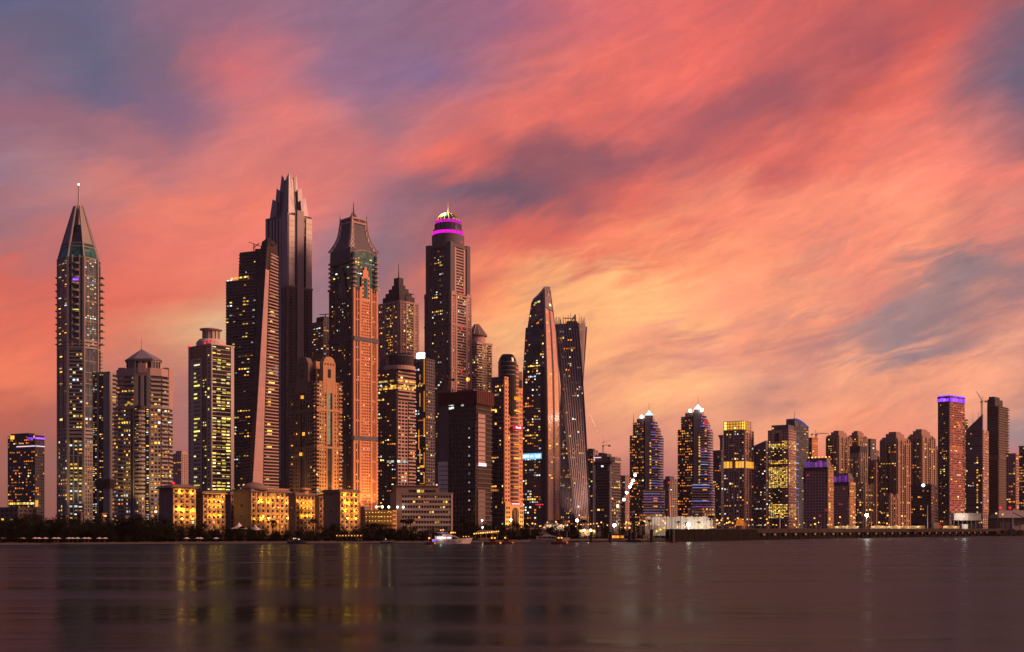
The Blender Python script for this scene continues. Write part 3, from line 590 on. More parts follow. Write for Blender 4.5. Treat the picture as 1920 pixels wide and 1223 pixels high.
for j in range(nf):
    z_ = zH * j / nf; f = z_ / zH; r_ = ring(f)
    k0 = 0.0 if z_ < zS else .33
    A = Vector(r_[0]).lerp(Vector(r_[1]), k0); E = Vector(r_[0]).lerp(Vector(r_[1]), .80 - .02 * f); n_ = (Vector(r_[1]) - Vector(r_[0])).normalized(); o_ = Vector((n_.y, -n_.x)) * .75
    mb = MB().hexa([(A.x, A.y, z_), (A.x + o_.x, A.y + o_.y, z_), (E.x + o_.x, E.y + o_.y, z_), (E.x, E.y, z_), (A.x, A.y, z_ + 1.35), (A.x + o_.x, A.y + o_.y, z_ + 1.35), (E.x + o_.x, E.y + o_.y, z_ + 1.35), (E.x, E.y, z_ + 1.35)])
    b.part(mb, 'floor_band', 'mauve')
    if z_ < b.z(560) or (z_ > b.z(560)):
        g = (z_ / b.z(508)) if z_ < b.z(508) else 1.0
        f_ = Face(r_[1], r_[2])
        if z_ < b.z(508):
            b.fb(f_, 'wall_panel', 'pink', 0, f_.len * (.40 - .12 * g), z_, z_ + zH / nf - .01, -.2, .4)
        b.fb(f_, 'balcony', 'pink', f_.len * .40 - .1 * g * f_.len, f_.len * .98, z_, z_ + 1.2, -.2, 1.2)
        fl_ = Face(r_[0], r_[1])
        if z_ > 12: b.lit(fl_, fl_.len * k0, fl_.len * .8, z_ + .9, z_ + 3.6, 9, 1, .07, ('warm', 'cool', 'dim', 'yellow'))
        if b.rnd.random() < .3: b.fb(f_, 'lit_window', b.rnd.choice(('warm', 'yellow', 'dim')), f_.len * .5, f_.len * .5 + f_.len * b.rnd.choice((.12, .2, .3)), z_ + 1.3, z_ + 2.8, 0, .3)
for k in range(8): b.fb(Face(ring(b.z(716) / zH)[0], ring(b.z(716) / zH)[1]), 'lit_window', ('yellow', 'warm')[k % 2], 8 + k * 3.2, 8 + k * 3.2 + 2, b.z(520) + (0), b.z(517.5), 0, .95)
# roof crane
cp = gp(476, 22)
b.part(MB().tube((cp[0], cp[1], zH), (cp[0], cp[1], b.z(452)), .5).tube((cp[0] - 1, cp[1], b.z(461)), (cp[0] + 6, cp[1], b.z(451)), .5).tube((cp[0] + 9, cp[1], b.z(458)), (cp[0] - 6, cp[1], b.z(449)), .45, .3).box(cp[0] + 2, cp[0] + 11, cp[1] - 3, cp[1] + 3, zH, b.z(463)), 'roof_crane', 'black')

# --- tallest tower with the blade crown
b = B('blade_crown_tower', 'tallest dark tower with a crown of upright slate blades', 1413, 499, 541, 585, t=44, joined=False)
z1 = b.z(398); zm = b.z(535)
b.body('kglass', z1)
L_, Rr = b.L, b.Rf
b.fb(L_, 'wall_panel', 'blade', 0, b.W * .10, zm, z1, -.3, 1.0)
for a_, c_ in ((.2, .27), (.34, .41), (.48, .55), (.62, .69)): b.fb(L_, 'fin', 'rib', b.W * a_, b.W * c_, zm * .0 + b.z(900), b.z(405), -.3, 1.2)
b.fb(L_, 'wall_panel', 'blade', b.W * .72, b.W, zm, z1, -.3, .9)
for a_, c_ in ((.0, .24), (.72, .98)):
    nn = 13; hh_ = (b.z(402) - zm) / nn
    for k in range(nn): b.fb(Rr, 'cladding_panel', 'white', b.D * a_ + .3, b.D * c_, zm + k * hh_ + .14, zm + (k + 1) * hh_ - .14, -.3, 1.0)
b.fb(Rr, 'pier', 'rib', b.D * .34, b.D * .62, b.z(900), b.z(391), -.3, 1.6); b.fb(Rr, 'pier', 'dark', b.D * .25, b.D * .33, zm, z1, -.3, .5)
for a_, c_ in ((.0, .30), (.68, 1.0)):
    b.fb(Rr, 'wall_panel', 'mauve', b.D * a_, b.D * c_, 0, zm - 1, -.3, .8)
    for i in range(2): 
        for zz in rng(b.z(900), zm - 3, 3.7): b.fb(Rr, 'window', 'kglass', b.D * (a_ + .05 + .11 * i), b.D * (a_ + .11 + .11 * i), zz, zz + 1.9, 0, .95) if i == 0 else None
b.fb(L_, 'wall_panel', 'mauve', b.W * .70, b.W * .86, 0, zm - 1, -.3, .8); b.fb(L_, 'wall_panel', 'mauve', b.W * .0, b.W * .16, 0, zm, -.3, .85)
b.roofring('blade', zm - 1.5, 2.2, .9, 'cornice'); b.lit(L_, b.W * .2, b.W * .7, b.z(900), zm, 6, 60, .03, ('warm', 'cool', 'dim'))
cx_, cy_ = -b.W / 2, b.D / 2; b.off = 27.0
def sq(kx, ky=None):
    ky = ky or kx; return [(cx_ - b.W / 2 * kx, cy_ - b.D / 2 * ky), (cx_ + b.W / 2 * kx, cy_ - b.D / 2 * ky), (cx_ + b.W / 2 * kx, cy_ + b.D / 2 * ky), (cx_ - b.W / 2 * kx, cy_ + b.D / 2 * ky)]
for kb, kt, yt, nm in ((.86, .72, 372, 'outer_blade'), (.66, .54, 352, 'middle_blade')):
    for sx, sy in ((-1, -1), (1, -1), (1, 1), (-1, 1)):
        def pt(k, lo_): return [(cx_ + sx * b.W / 2 * k, cy_ + sy * b.D / 2 * k), (cx_ + sx * b.W / 2 * k * lo_, cy_ + sy * b.D / 2 * k), (cx_ + sx * b.W / 2 * k * lo_, cy_ + sy * b.D / 2 * k * lo_), (cx_ + sx * b.W / 2 * k, cy_ + sy * b.D / 2 * k * lo_)]
        p0, p1 = pt(kb, .30), pt(kt, .42)
        hts = [b.z(yt), b.z(yt + 7), b.z(yt + 9), b.z(yt + 7)]
        b.part(MB().hexa([(*p, z1 - 2) for p in p0] + [(*p, h_) for p, h_ in zip(p1, hts)]), 'blade', 'blade')
b.part(MB().prism(sq(.52), z1 - 2, b.z(338), sq(.30)), 'crown_core', 'blade')
for sx, sy in ((-1, -1), (1, -1), (1, 1), (-1, 1)):
    p0 = [(cx_ + sx * b.W * .27, cy_ + sy * b.D * .27), (cx_ + sx * b.W * .03, cy_ + sy * b.D * .27), (cx_ + sx * b.W * .03, cy_ + sy * b.D * .03), (cx_ + sx * b.W * .27, cy_ + sy * b.D * .03)]
    p1 = [(cx_ + sx * b.W * .16, cy_ + sy * b.D * .16), (cx_ + sx * b.W * .05, cy_ + sy * b.D * .16), (cx_ + sx * b.W * .05, cy_ + sy * b.D * .05), (cx_ + sx * b.W * .16, cy_ + sy * b.D * .05)]
    b.part(MB().hexa([(*p, z1) for p in p0] + [(*p1[0], b.z(327)), (*p1[1], b.z(335)), (*p1[2], b.z(338)), (*p1[3], b.z(335))]), 'blade', 'blade')

# --- ornate tan tower in front
b = B('ornate_tan_tower', 'ornate tan stone tower with twin rounded gables and corner balconies', 1000, 545, 592, 640, t=44, cat='apartment tower', joined=False)
zt = b.z(690); zs_ = b.z(714)
b.body('glass', zs_)
ins = b.W * .12
b.body('glass', zt, zs_, 'upper_wall', ins)
for f_, w_, wm in ((b.L, b.W, 'brown'), (b.Rf, b.D, 'tan')):  # right side tan, left brown: warm light and shade in the wall colours
    b.seg(f_, 0, w_ * .12, 0, zs_, 'balc', wm, 1, 3.3, bh=.45, proud=1.5, p=.05); b.seg(f_, w_ * .88, w_, 0, zs_, 'balc', wm, 1, 3.3, bh=.45, proud=1.5, p=.06)
    b.seg(f_, w_ * .12, w_ * .40, 0, zs_, 'grid', wm, 3, 3.3, .5, .45, .7, .05, ('warm', 'dim')); b.seg(f_, w_ * .60, w_ * .88, 0, zs_, 'grid', wm, 3, 3.3, .5, .45, .7, .06, ('warm', 'dim'))
    for k in (.38, .615): b.fb(f_, 'pier', wm, w_ * k, w_ * (k + .04), 0, zs_, -.3, 1.2)
    for y_ in (768, 838): b.fb(f_, 'cornice', wm, 0, w_, b.z(y_) - .8, b.z(y_) + .9, -.3, 1.4)
    g_ = Face((f_.p + f_.d * 0 - f_.o * ins)[:], (f_.p + f_.d * w_ - f_.o * ins)[:])
    b.seg(g_, w_ * .14, w_ * .86, zs_, zt, 'grid', wm, 6, 3.3, .5, .45, .6, .03, ('warm',))
    # rounded gable
    pr = [(w_ * .26, b.z(735)), (w_ * .74, b.z(735)), (w_ * .74, b.z(678))] + [(w_ * .5 + w_ * .2 * math.cos(R(a_)), b.z(675) + b.m(9) * math.sin(R(a_))) for a_ in range(0, 181, 20)] + [(w_ * .26, b.z(678))]
    fr_ = []
    for o_ in (-ins * .9, 1.0):
        fr_.append([(f_.p.x + f_.d.x * s0 + f_.o.x * o_, f_.p.y + f_.d.y * s0 + f_.o.y * o_, z_) for s0, z_ in pr])
    b.part(MB().loft(fr_), 'gable', wm)
    b.fb(f_, 'arched_window', 'kglass', w_ * .44, w_ * .56, b.z(706), b.z(690), .2, 1.2)
    for k in range(4): b.fb(f_, 'window', 'kglass', w_ * (.31 + .11 * k), w_ * (.36 + .11 * k), b.z(682), b.z(679), .2, 1.15)
b.fb(b.Rf, 'glazed_strip', 'dim', b.D * .44, b.D * .56, b.z(832), b.z(716), -.2, .25); b.fb(b.L, 'glazed_strip', 'kglass', b.W * .44, b.W * .56, b.z(832), b.z(716), -.2, .25)
b.lit(b.Rf, b.D * .14, b.D * .40, b.z(930), zs_, 3, 62, .30, ('dim', 'warm', 'dim', 'yellow')); b.lit(b.Rf, b.D * .62, b.D * .88, b.z(930), zs_, 3, 62, .25, ('dim', 'warm', 'dim'))
for (x_, y_) in ((.46, 742), (.52, 812), (.40, 850)): b.fb(b.L, 'lit_window', 'gold', b.W * x_, b.W * (x_ + .08), b.z(y_ + 3), b.z(y_ - 3), .4, 1.3)
for k in (.25, .75): flood(b, (14, b.D * k, 20), (-.22, 0, 1), 70000); flood(b, (-b.W * k, -14, 20), (0, .22, 1), 30000)
b.box('attic', 'tan', -b.W * .62, -b.W * .38, b.D * .38, b.D * .62, zt, b.z(672))

# --- dark tower behind
b = B('dark_rear_tower', 'dark unfinished tower standing behind the blade crowned tower', 1620, 583, 606, 632, t=45, joined=True)
b.body('kglass', b.z(602)); b.seg(b.L, 0, b.W, 0, b.z(602), 'bands', 'dark', 5, 3.6, bh=.3, proud=.6, p=.06, mats=('warm', 'cool')); b.seg(b.Rf, 0, b.D, 0, b.z(602), 'grid', 'mauve', 5, 3.6, .4, .4, .5, .08)
b.box('plant_room', 'dark', -b.W * .7, -3, 3, b.D - 3, b.z(602), b.z(592)); b.part(MB().tube((-6, 8, b.z(602)), (-6, 8, b.z(587)), .7).tube((-14, 4, b.z(587)), (2, 12, b.z(587)), .6), 'roof_crane', 'black'); b.done()
# --- tower with flared crown, sun glow put into its right wall colour, left kept brown
b = B('flared_crown_tower', 'stone tower with orange sunset glow painted on, green glass shoulders and flared lattice crown', 1386, 618, 662, 708, t=45, joined=False)
zsh = b.z(537); zg = b.z(466)
b.body('glass', zsh); gi = b.W * .045
b.body('gglass', zg - 6, zsh, 'green_glazing', gi)
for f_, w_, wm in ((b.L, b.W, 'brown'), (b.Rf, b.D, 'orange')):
    b.fb(f_, 'pier', wm, 0, w_ * .07, 0, zsh, -.3, 1.0); b.fb(f_, 'pier', wm, w_ * .93, w_, 0, zsh, -.3, 1.0)
    for a_, c_ in ((.09, .24), (.76, .91)):
        b.seg(f_, w_ * a_, w_ * c_, 0, zsh - 4, 'fins', wm, 2, 3.5, .42, proud=.8)
        for y_ in range(560, 960, 38): b.fb(f_, 'spandrel', wm, w_ * a_, w_ * c_, b.z(y_) - .8, b.z(y_) + .9, -.3, .7)
    b.fb(f_, 'pier', wm, w_ * .25, w_ * .31, 0, b.z(536), -.3, 1.3); b.fb(f_, 'pier', wm, w_ * .69, w_ * .75, 0, b.z(536), -.3, 1.3)
    b.seg(f_, w_ * .31, w_ * .69, 0, b.z(562), 'grid', wm, 5, 3.5, .44, .46, .75, .07, ('warm', 'yellow', 'cool', 'dim'))
    b.lit(f_, w_ * .09, w_ * .24, 0, zsh, 2, 100, .07, WARM); b.lit(f_, w_ * .76, w_ * .91, 0, zsh, 2, 100, .07, WARM)
    for y_ in (635, 822): 
        b.fb(f_, 'cornice', 'mauve', -.9 if f_ is b.L else 0, w_ + (.9 if f_ is b.Rf else 0), b.z(y_ + 3), b.z(y_ - 5), -.3, 1.6)
    # stepped stone gable climbing up the green glass
    for k, (a_, c_, y_) in enumerate(((.30, .70, 535), (.34, .66, 515), (.39, .61, 503), (.45, .55, 497))): b.fb(f_, 'gable_step', wm, w_ * a_, w_ * c_, b.z(565), b.z(y_), -.3, .75 - .12 * k)
    b.fb(f_, 'tall_window', 'gglass', w_ * .43, w_ * .57, b.z(556), b.z(518), .3, .95)
    for k in range(5):
        for a_ in (.36, .59): b.fb(f_, 'window', 'kglass', w_ * a_, w_ * (a_ + .05), b.z(556 - 8 * k), b.z(552.5 - 8 * k), .3, .9)
    # arched glass head
    g_ = Face((f_.p - f_.o * gi)[:], (f_.p + f_.d * w_ - f_.o * gi)[:])
    pr = [(w_ * .09, zg - 7), (w_ * .91, zg - 7)] + [(w_ * .5 + w_ * .41 * math.cos(R(a_)), zg - 7 + b.m(10) * math.sin(R(a_))) for a_ in range(0, 181, 15)][1:-1]
    pr = [(w_ * .06, zsh), (w_ * .94, zsh), (w_ * .94, zg - 7)] + [(w_ * .5 + w_ * .44 * math.cos(R(a_)), zg - 7 + b.m(11) * math.sin(R(a_))) for a_ in range(12, 170, 14)] + [(w_ * .06, zg - 7)]
    b.part(MB().loft([[(g_.p.x + g_.d.x * s0 + g_.o.x * o_, g_.p.y + g_.d.y * s0 + g_.o.y * o_, z_) for s0, z_ in pr] for o_ in (-2, .5)]), 'arched_glazing', 'gglass')
    hd = [(w_ * .5 + w_ * .46 * math.cos(R(a_)), zg - 7 + b.m(12) * math.sin(R(a_))) for a_ in range(8, 173, 12)]
    mb = MB()
    for (s0, z0_), (s1, z1_) in zip(hd, hd[1:]):
        mb.tube((g_.p.x + g_.d.x * s0 + g_.o.x * .6, g_.p.y + g_.d.y * s0 + g_.o.y * .6, z0_), (g_.p.x + g_.d.x * s1 + g_.o.x * .6, g_.p.y + g_.d.y * s1 + g_.o.y * .6, z1_), .6, n=5)
    b.part(mb, 'arch_trim', 'pink')
    b.lit(g_, w_ * .1, w_ * .9, zsh, zg - 8, 8, 14, .05, ('cool', 'yellow'), o=.9)
cb = MB().prism([(-2.2, 2.2)] + [(4.4 * math.cos(R(a_)), 4.4 * math.sin(R(a_))) for a_ in range(180, 361, 30)] + [(2.2, 2.2)], 0, 1.6).mesh('balcony', 'pink')
for px_, py_ in ((-2, 2), (-b.W + 2, b.D * .0 + 2), (-2, b.D - 2)):
    for zz in rng(zsh, b.z(478), 5.1): lnk('balcony', cb, b.root, Matrix.Translation((px_, py_, zz)) @ Matrix.Rotation(R(45), 4, 'Z'))
    b.part(MB().tube((px_, py_, zsh), (px_, py_, b.z(472)), 2.4, n=8), 'corner_shaft', 'gglass')
for px_, py_ in ((-b.W, 0), (0, 0), (0, b.D)): b.box('corner_cap', 'orange' if py_ > 1 else 'brown', px_ - 2.5, px_ + 1.2, py_ - 1.2, py_ + 2.5, zsh, zsh + 2.4)
cx_, cy_ = -b.W / 2, b.D / 2
def sqr(h_, z_): return [(cx_ - h_, cy_ - h_, z_), (cx_ + h_, cy_ - h_, z_), (cx_ + h_, cy_ + h_, z_), (cx_ - h_, cy_ + h_, z_)]
hw_ = b.W / 2
b.off = 28.0
prof = [(.92, 474), (.80, 466), (.67, 456), (.58, 445), (.53, 433), (.50, 422), (.48, 414)]
core_ = b.part(MB().loft([sqr(hw_ * .86, zsh + 30)] + [sqr(hw_ * k * .93, b.z(y_)) for k, y_ in prof]), 'crown_core', 'mauve')
for sx, sy in ((-1, -1), (1, -1), (1, 1), (-1, 1)):
    mb = MB()
    for (k0, y0), (k1, y1) in zip(prof, prof[1:]): mb.tube((cx_ + sx * hw_ * k0, cy_ + sy * hw_ * k0, b.z(y0)), (cx_ + sx * hw_ * k1, cy_ + sy * hw_ * k1, b.z(y1)), 1.0, .9, 6)
    mb.tube((cx_ + sx * hw_ * .48, cy_ + sy * hw_ * .48, b.z(414)), (cx_ + sx * hw_ * .50, cy_ + sy * hw_ * .50, b.z(403)), 1.2, .2, 6); b.part(mb, 'crown_rib', 'pink')
for i, (dx, dy) in enumerate(((0, -1), (1, 0))):
    for k in range(6):
        for sg in (-1, 1):
            (k0, y0), (k1, y1) = prof[k], prof[k + 1]
            e0 = Vector((cx_, cy_)) + Vector((dx, dy)) * hw_ * k0 * .96; e1 = Vector((cx_, cy_)) + Vector((dx, dy)) * hw_ * k1 * .96; t_ = Vector((-dy, dx)) * sg
            a0 = e0 + t_ * hw_ * k0 * .9; a1 = e1 + t_ * hw_ * k1 * .70; c0 = e0 + t_ * hw_ * k0 * .66; c1 = e1 + t_ * hw_ * k1 * .92
            b.part(MB().tube((a0.x, a0.y, b.z(y0)), (a1.x, a1.y, b.z(y1)), .45, n=4).tube((c0.x, c0.y, b.z(y0)), (c1.x, c1.y, b.z(y1)), .45, n=4), 'lattice_brace', 'white', parent=core_)
for y0, y1 in ((423, 420), (415, 412)): b.part(MB().prism([p[:2] for p in sqr(hw_ * .51, 0)], b.z(y0), b.z(y1)), 'crown_ring', 'pink')
for sx in (-.45, 0, .45):
    b.box('crown_post', 'pink', cx_ + hw_ * sx - .6, cx_ + hw_ * sx + .6, cy_ - hw_ * .48, cy_ - hw_ * .48 + 1.2, b.z(420), b.z(415)); b.box('crown_post', 'pink', cx_ + hw_ * .48 - 1.2, cx_ + hw_ * .48, cy_ + hw_ * sx - .6, cy_ + hw_ * sx + .6, b.z(420), b.z(415))
b.part(MB().lathe([(hw_ * .42, b.z(412)), (hw_ * .2, b.z(409)), (3.6, b.z(408)), (4.0, b.z(405)), (3.0, b.z(402)), (1.5, b.z(400)), (.8, b.z(396)), (.25, b.z(378))], 12, cx_, cy_), 'spire', 'mauve')

for k in (.25, .75): flood(b, (15, b.D * k, 22), (-.2, 0, 1), 120000); flood(b, (-b.W * k, -15, 22), (0, .2, 1), 40000)
# --- stepped-top tower behind
b = B('stepped_top_tower', 'grey tower with dark stepped roof tiers and thin mast', 1560, 710, 749, 785, t=44, joined=True)
zt = b.z(566)
b.body('glass', zt)
for f_, w_ in ((b.L, b.W), (b.Rf, b.D)):
    b.seg(f_, 0, w_ * .3, 0, zt, 'grid', 'pink', 3, 3.6, .4, .4, .6, .08); b.seg(f_, w_ * .3, w_ * .7, 0, zt, 'bands', 'grey', 5, 3.6, bh=.42, proud=1.0, p=.22, mats=('yellow', 'warm', 'warm')); b.seg(f_, w_ * .7, w_, 0, zt, 'grid', 'pink', 3, 3.6, .4, .4, .6, .08)
    for k in (.0, .3, .7, .94): b.fb(f_, 'pier', 'pink', w_ * k, w_ * (k + .06), 0, zt + 2, -.3, 1.2)
cx_, cy_ = -b.W / 2, b.D / 2; b.off = 26.0
for k, (hf, y0, y1) in enumerate(((.80, 575, 559), (.66, 559, 551), (.50, 551, 543), (.34, 543, 536), (.24, 536, 522))):
    mb = MB().box(cx_ - b.W / 2 * hf, cx_ + b.W / 2 * hf, cy_ - b.D / 2 * hf, cy_ + b.D / 2 * hf, b.z(y0), b.z(y1)); b.part(mb, 'roof_tier', 'dark')
b.roofring('pink', zt, 2.0, .9); b.mast(cx_, cy_, b.z(522), b.z(493), .8, 'black')
b.part(MB().tube((-1, b.D * .5, zt), (-1, b.D * .5, b.z(553)), .7).tube((-6, b.D * .45, b.z(557)), (6, b.D * .6, b.z(556)), .6), 'roof_crane', 'steel')
b.done()

# --- curved dark tower in front
b = B('curved_dark_tower', 'dark glass tower with a rounded drum top and pink balconies', 1150, 709, 745, 778, t=40, cat='apartment tower', joined=False)
zt = b.z(690)
b.body('kglass', zt)
W_, D_ = b.W, b.D
b.seg(b.L, 0, W_ * .32, 0, zt, 'bands', 'mauve', 3, 3.5, bh=.4, proud=.9, p=.08)
b.fb(b.L, 'pier', 'mauve', W_ * .94, W_, 0, zt - 4, -.3, .9)
b.seg(b.Rf, 0, D_ * .55, b.z(930), b.z(752), 'grid', 'pink', 3, 3.5, .22, .4, .9, .06); b.seg(b.Rf, D_ * .58, D_, b.z(930), b.z(752), 'balc', 'pink', 3, 3.5, bh=.42, proud=1.5, p=.06)
b.seg(b.Rf, 0, D_, b.z(752), zt, 'bands', 'pink', 6, 3.5, bh=.42, proud=1.3, p=.03)
for y_, n_ in ((713, 12), (723, 10), (727, 10)):
    for f_, w_ in ((b.L, W_), (b.Rf, D_)):
        for i in range(n_):
            if b.rnd.random() < (.85 if f_ is b.Rf else .6): b.fb(f_, 'lit_window', b.rnd.choice(('yellow', 'gold', 'warm')), w_ * (i + .1) / n_, w_ * (i + .85) / n_, b.z(y_ + 1.8), b.z(y_ - 1.2), 0, 1.5)
for i in range(6): b.fb(b.L if i < 2 else b.Rf, 'lit_window', 'cool', (W_ * (.5 + .2 * i)) if i < 2 else D_ * (i - 2) * .15, (W_ * (.62 + .2 * i)) if i < 2 else D_ * ((i - 2) * .15 + .12), b.z(867), b.z(863), 0, 1.0)
b.lit(b.L, W_ * .35, W_ * .93, b.z(930), zt, 5, 60, .05, WARM)
cx_, cy_ = -W_ * .42, D_ * .5; b.off = 14.0
b.part(MB().lathe([(W_ * .58, zt - 1), (W_ * .58, b.z(688))], 28, cx_ + 2, cy_), 'cornice', 'pink'); b.part(MB().lathe([(W_ * .52, b.z(688)), (W_ * .52, b.z(669)), (W_ * .46, b.z(665))], 28, cx_ + 2, cy_), 'drum', 'kglass'); b.part(MB().lathe([(W_ * .545, b.z(670.5)), (W_ * .545, b.z(668.5))], 28, cx_ + 2, cy_), 'drum_rim', 'mauve')
b.box('shoulder_block', 'mauve', -W_, -W_ * .7, 2, D_ * .8, zt, b.z(672))

# --- narrow tower outlined by light strips
b = B('light_outlined_tower', 'narrow dark tower outlined with broken orange light strips', 1330, 772, 798, 815, t=30, joined=False)
zt = b.z(672)
b.body('kglass', zt); b.seg(b.L, 0, b.W, 0, zt, 'grid', 'mauve', 5, 3.6, .3, .35, .4, .10, ('cool', 'warm', 'dim')); b.seg(b.Rf, 0, b.D, 0, zt, 'grid', 'mauve', 4, 3.6, .3, .35, .4, .06)
b.fb(b.L, 'roof_sign', 'lamp', b.sl(782.5), b.sl(797), b.z(671.5), b.z(661.5), .6, 1.2)
for x_, y0, y1 in ((796, 660, 720), (796, 733, 772), (788, 737, 762), (796, 784, 818), (786, 805, 842), (788, 842, 868), (796, 848, 876), (796, 886, 907), (788, 702, 712), (788, 716, 720)): b.fb(b.L, 'light_strip', 'led', b.sl(x_ - .5), b.sl(x_ + .5), b.z(y1), b.z(y0), .5, 1.0)
for x0, x1, y_ in ((785, 796, 720), (785, 796, 788), (786, 796, 817), (788, 796, 876), (788, 796, 907), (788, 796, 886)): b.fb(b.L, 'light_strip', 'led', b.sl(x0), b.sl(x1), b.z(y_ + .45), b.z(y_ - .45), .55, 1.1)
for y_ in (874, 876): b.fb(b.L, 'lit_window', 'gold', b.sl(788), b.sl(796), b.z(y_ + 1), b.z(y_ - 1), .3, 1.0)

# --- domed tower with magenta rings
b = B('domed_tower', 'tall mauve tower with a gold ribbed dome and two magenta rings', 1500, 797, 845, 883, t=38, joined=False)
zb = b.z(551); zu = b.z(457)
b.body('glass', zb); ui = b.m(4.5)
b.body('glass', zu, zb, 'upper_wall', ui)
for f_, w_, wm in ((b.L, b.W, 'mauve'), (b.Rf, b.D, 'pink')):  # right walls pink, left mauve: the low sun put into the colours
    g_ = Face((f_.p + f_.d * ui - f_.o * ui)[:], (f_.p + f_.d * (w_ - ui) - f_.o * ui)[:]); gw = g_.len
    for F_, fw, za, zz_, pb in ((f_, w_, 0, zb, .07), (g_, gw, zb, zu, .045)):
        b.seg(F_, 0, fw * .24, za, zz_, 'grid', wm, 3, 3.7, .5, .42, .8, pb); b.seg(F_, fw * .76, fw, za, zz_, 'grid', wm, 3, 3.7, .5, .42, .8, pb)
        b.seg(F_, fw * .26, fw * .74, za, zz_, 'bands', wm, 6, 3.7, bh=.42, proud=.9, p=pb, mats=('warm', 'cool', 'yellow', 'dim'))
        for k in (.0, .2, .24, .72, .76, .95): b.fb(F_, 'pier', wm, fw * k, fw * (k + .05), za, zz_, -.3, 1.3)
    for y_ in (551, 608, 690): b.fb(f_, 'cornice', wm, -.5, w_ + .5, b.z(y_ + 1.5), b.z(y_ - 1.5), -.3, 1.7)
    for k in (.12, .88):   # capped shoulders
        b.fb(f_, 'shoulder_cap', wm, w_ * (k - .12), w_ * (k + .12), zb, b.z(545), -ui, 1.6)
for px_, py_ in ((-ui - 1, ui + 1), (-b.W + ui + 1, ui + 1), (-ui - 1, b.D - ui - 1)): b.box('corner_turret', 'mauve', px_ - 3.5, px_ + 3.5, py_ - 3.5, py_ + 3.5, b.z(560), b.z(452))
b.box('cornice', 'mauve', -b.W + ui - 2, -ui + 2, ui - 2, b.D - ui + 2, b.z(459), b.z(455))
cx_, cy_ = -b.W / 2, b.D / 2; m_ = b.m; b.off = 26.0
b.part(MB().lathe([(m_(31), zu - 2), (m_(31), b.z(443)), (m_(29), b.z(442))], 40, cx_, cy_), 'drum', 'mauve')
b.part(MB().lathe([(m_(30.5), b.z(441.5)), (m_(30.5), b.z(436.5))], 40, cx_, cy_), 'light_ring', 'magenta')
b.part(MB().lathe([(m_(29), b.z(436.5)), (m_(29), b.z(432)), (m_(25), b.z(431)), (m_(25), b.z(421))], 40, cx_, cy_), 'drum', 'vglass')
b.part(MB().lathe([(m_(25.8), b.z(421)), (m_(25.8), b.z(415.5))], 40, cx_, cy_), 'light_ring', 'magenta')
for k in range(20):
    a_ = 2 * math.pi * k / 20; b.part(MB().tube((cx_ + m_(25.4) * math.cos(a_), cy_ + m_(25.4) * math.sin(a_), b.z(431)), (cx_ + m_(25.4) * math.cos(a_), cy_ + m_(25.4) * math.sin(a_), b.z(421)), .5, n=4), 'colonnade_post', 'mauve')
dp = [(m_(21 * math.cos(R(a_))), b.z(415) + m_(16) * math.sin(R(a_))) for a_ in range(0, 91, 10)]
dome_ = b.part(MB().lathe(dp[:-1] + [(.6, dp[-1][1])], 32, cx_, cy_), 'dome', 'gglass', smooth=True)
for k in range(16):
    a_ = 2 * math.pi * k / 16; mb = MB()
    for (r0, z0_), (r1, z1_) in zip(dp, dp[1:]): mb.tube((cx_ + r0 * math.cos(a_), cy_ + r0 * math.sin(a_), z0_), (cx_ + r1 * math.cos(a_), cy_ + r1 * math.sin(a_), z1_), .55, .5, 4)
    b.part(mb, 'dome_rib', 'orange', parent=dome_); b.part(MB().ball((cx_ + m_(21.5) * math.cos(a_), cy_ + m_(21.5) * math.sin(a_), b.z(413)), .9, 6, 4), 'dome_lamp', 'gold', parent=dome_)
b.part(MB().lathe([(1.6, b.z(399)), (.9, b.z(392)), (.3, b.z(380))], 8, cx_, cy_), 'spire', 'steel'); b.beacon(cx_, cy_, b.z(380), .9)
b.part(MB().ball((cx_, cy_ - m_(9), b.z(403)), 2.3), 'dome_lamp', 'lamp')
pl = bpy.data.lights.new('dome_floodlight', 'POINT'); pl.energy = 60000; pl.color = (1, .75, .25); pl.shadow_soft_size = 2; lo_ = lnk('dome_floodlight', pl, b.root); lo_.location = (cx_ + 2, cy_ - m_(16), b.z(401))
for f_, s0, y_ in ((b.L, .47, 455), (b.Rf, .55, 457), (b.Rf, .48, 549), (b.Rf, .48, 619), (b.Rf, .48, 698)):
    p_ = f_.p + f_.d * f_.len * s0 + f_.o * (2 if y_ > 500 else -ui + 2); b.beacon(p_.x, p_.y, b.z(y_), 1.25)

# --- tower with conical roof behind
b = B('cone_roof_tower', 'brown apartment tower with a ribbed conical roof behind the domed tower', 1680, 866, 894, 922, t=45, cat='apartment tower', joined=True)
zt = b.z(644)
b.body('glass', zt)
for f_, w_, wm in ((b.L, b.W, 'pink'), (b.Rf, b.D, 'cream')):
    b.seg(f_, 0, w_ * .35, 0, zt, 'bands', wm, 3, 3.6, bh=.42, proud=1.3, p=.14); b.seg(f_, w_ * .35, w_ * .7, 0, zt, 'punch', wm, 4, 3.6, proud=.8, p=.12, hh=.4, hw=.5, mats=('yellow', 'warm', 'dim')); b.seg(f_, w_ * .7, w_, 0, zt, 'bands', wm, 3, 3.6, bh=.42, proud=1.3, p=.12)
b.roofring('pink', zt, 2.5, 1.0); b.off = 24.0
b.part(MB().lathe([(b.W * .40, zt), (b.W * .40, b.z(632))], 20, -b.W / 2, b.D / 2), 'drum', 'pink'); cone_ = b.part(MB().lathe([(b.W * .48, b.z(632)), (b.W * .47, b.z(629)), (b.W * .12, b.z(610)), (.5, b.z(608))], 20, -b.W / 2, b.D / 2), 'cone_roof', 'brown')
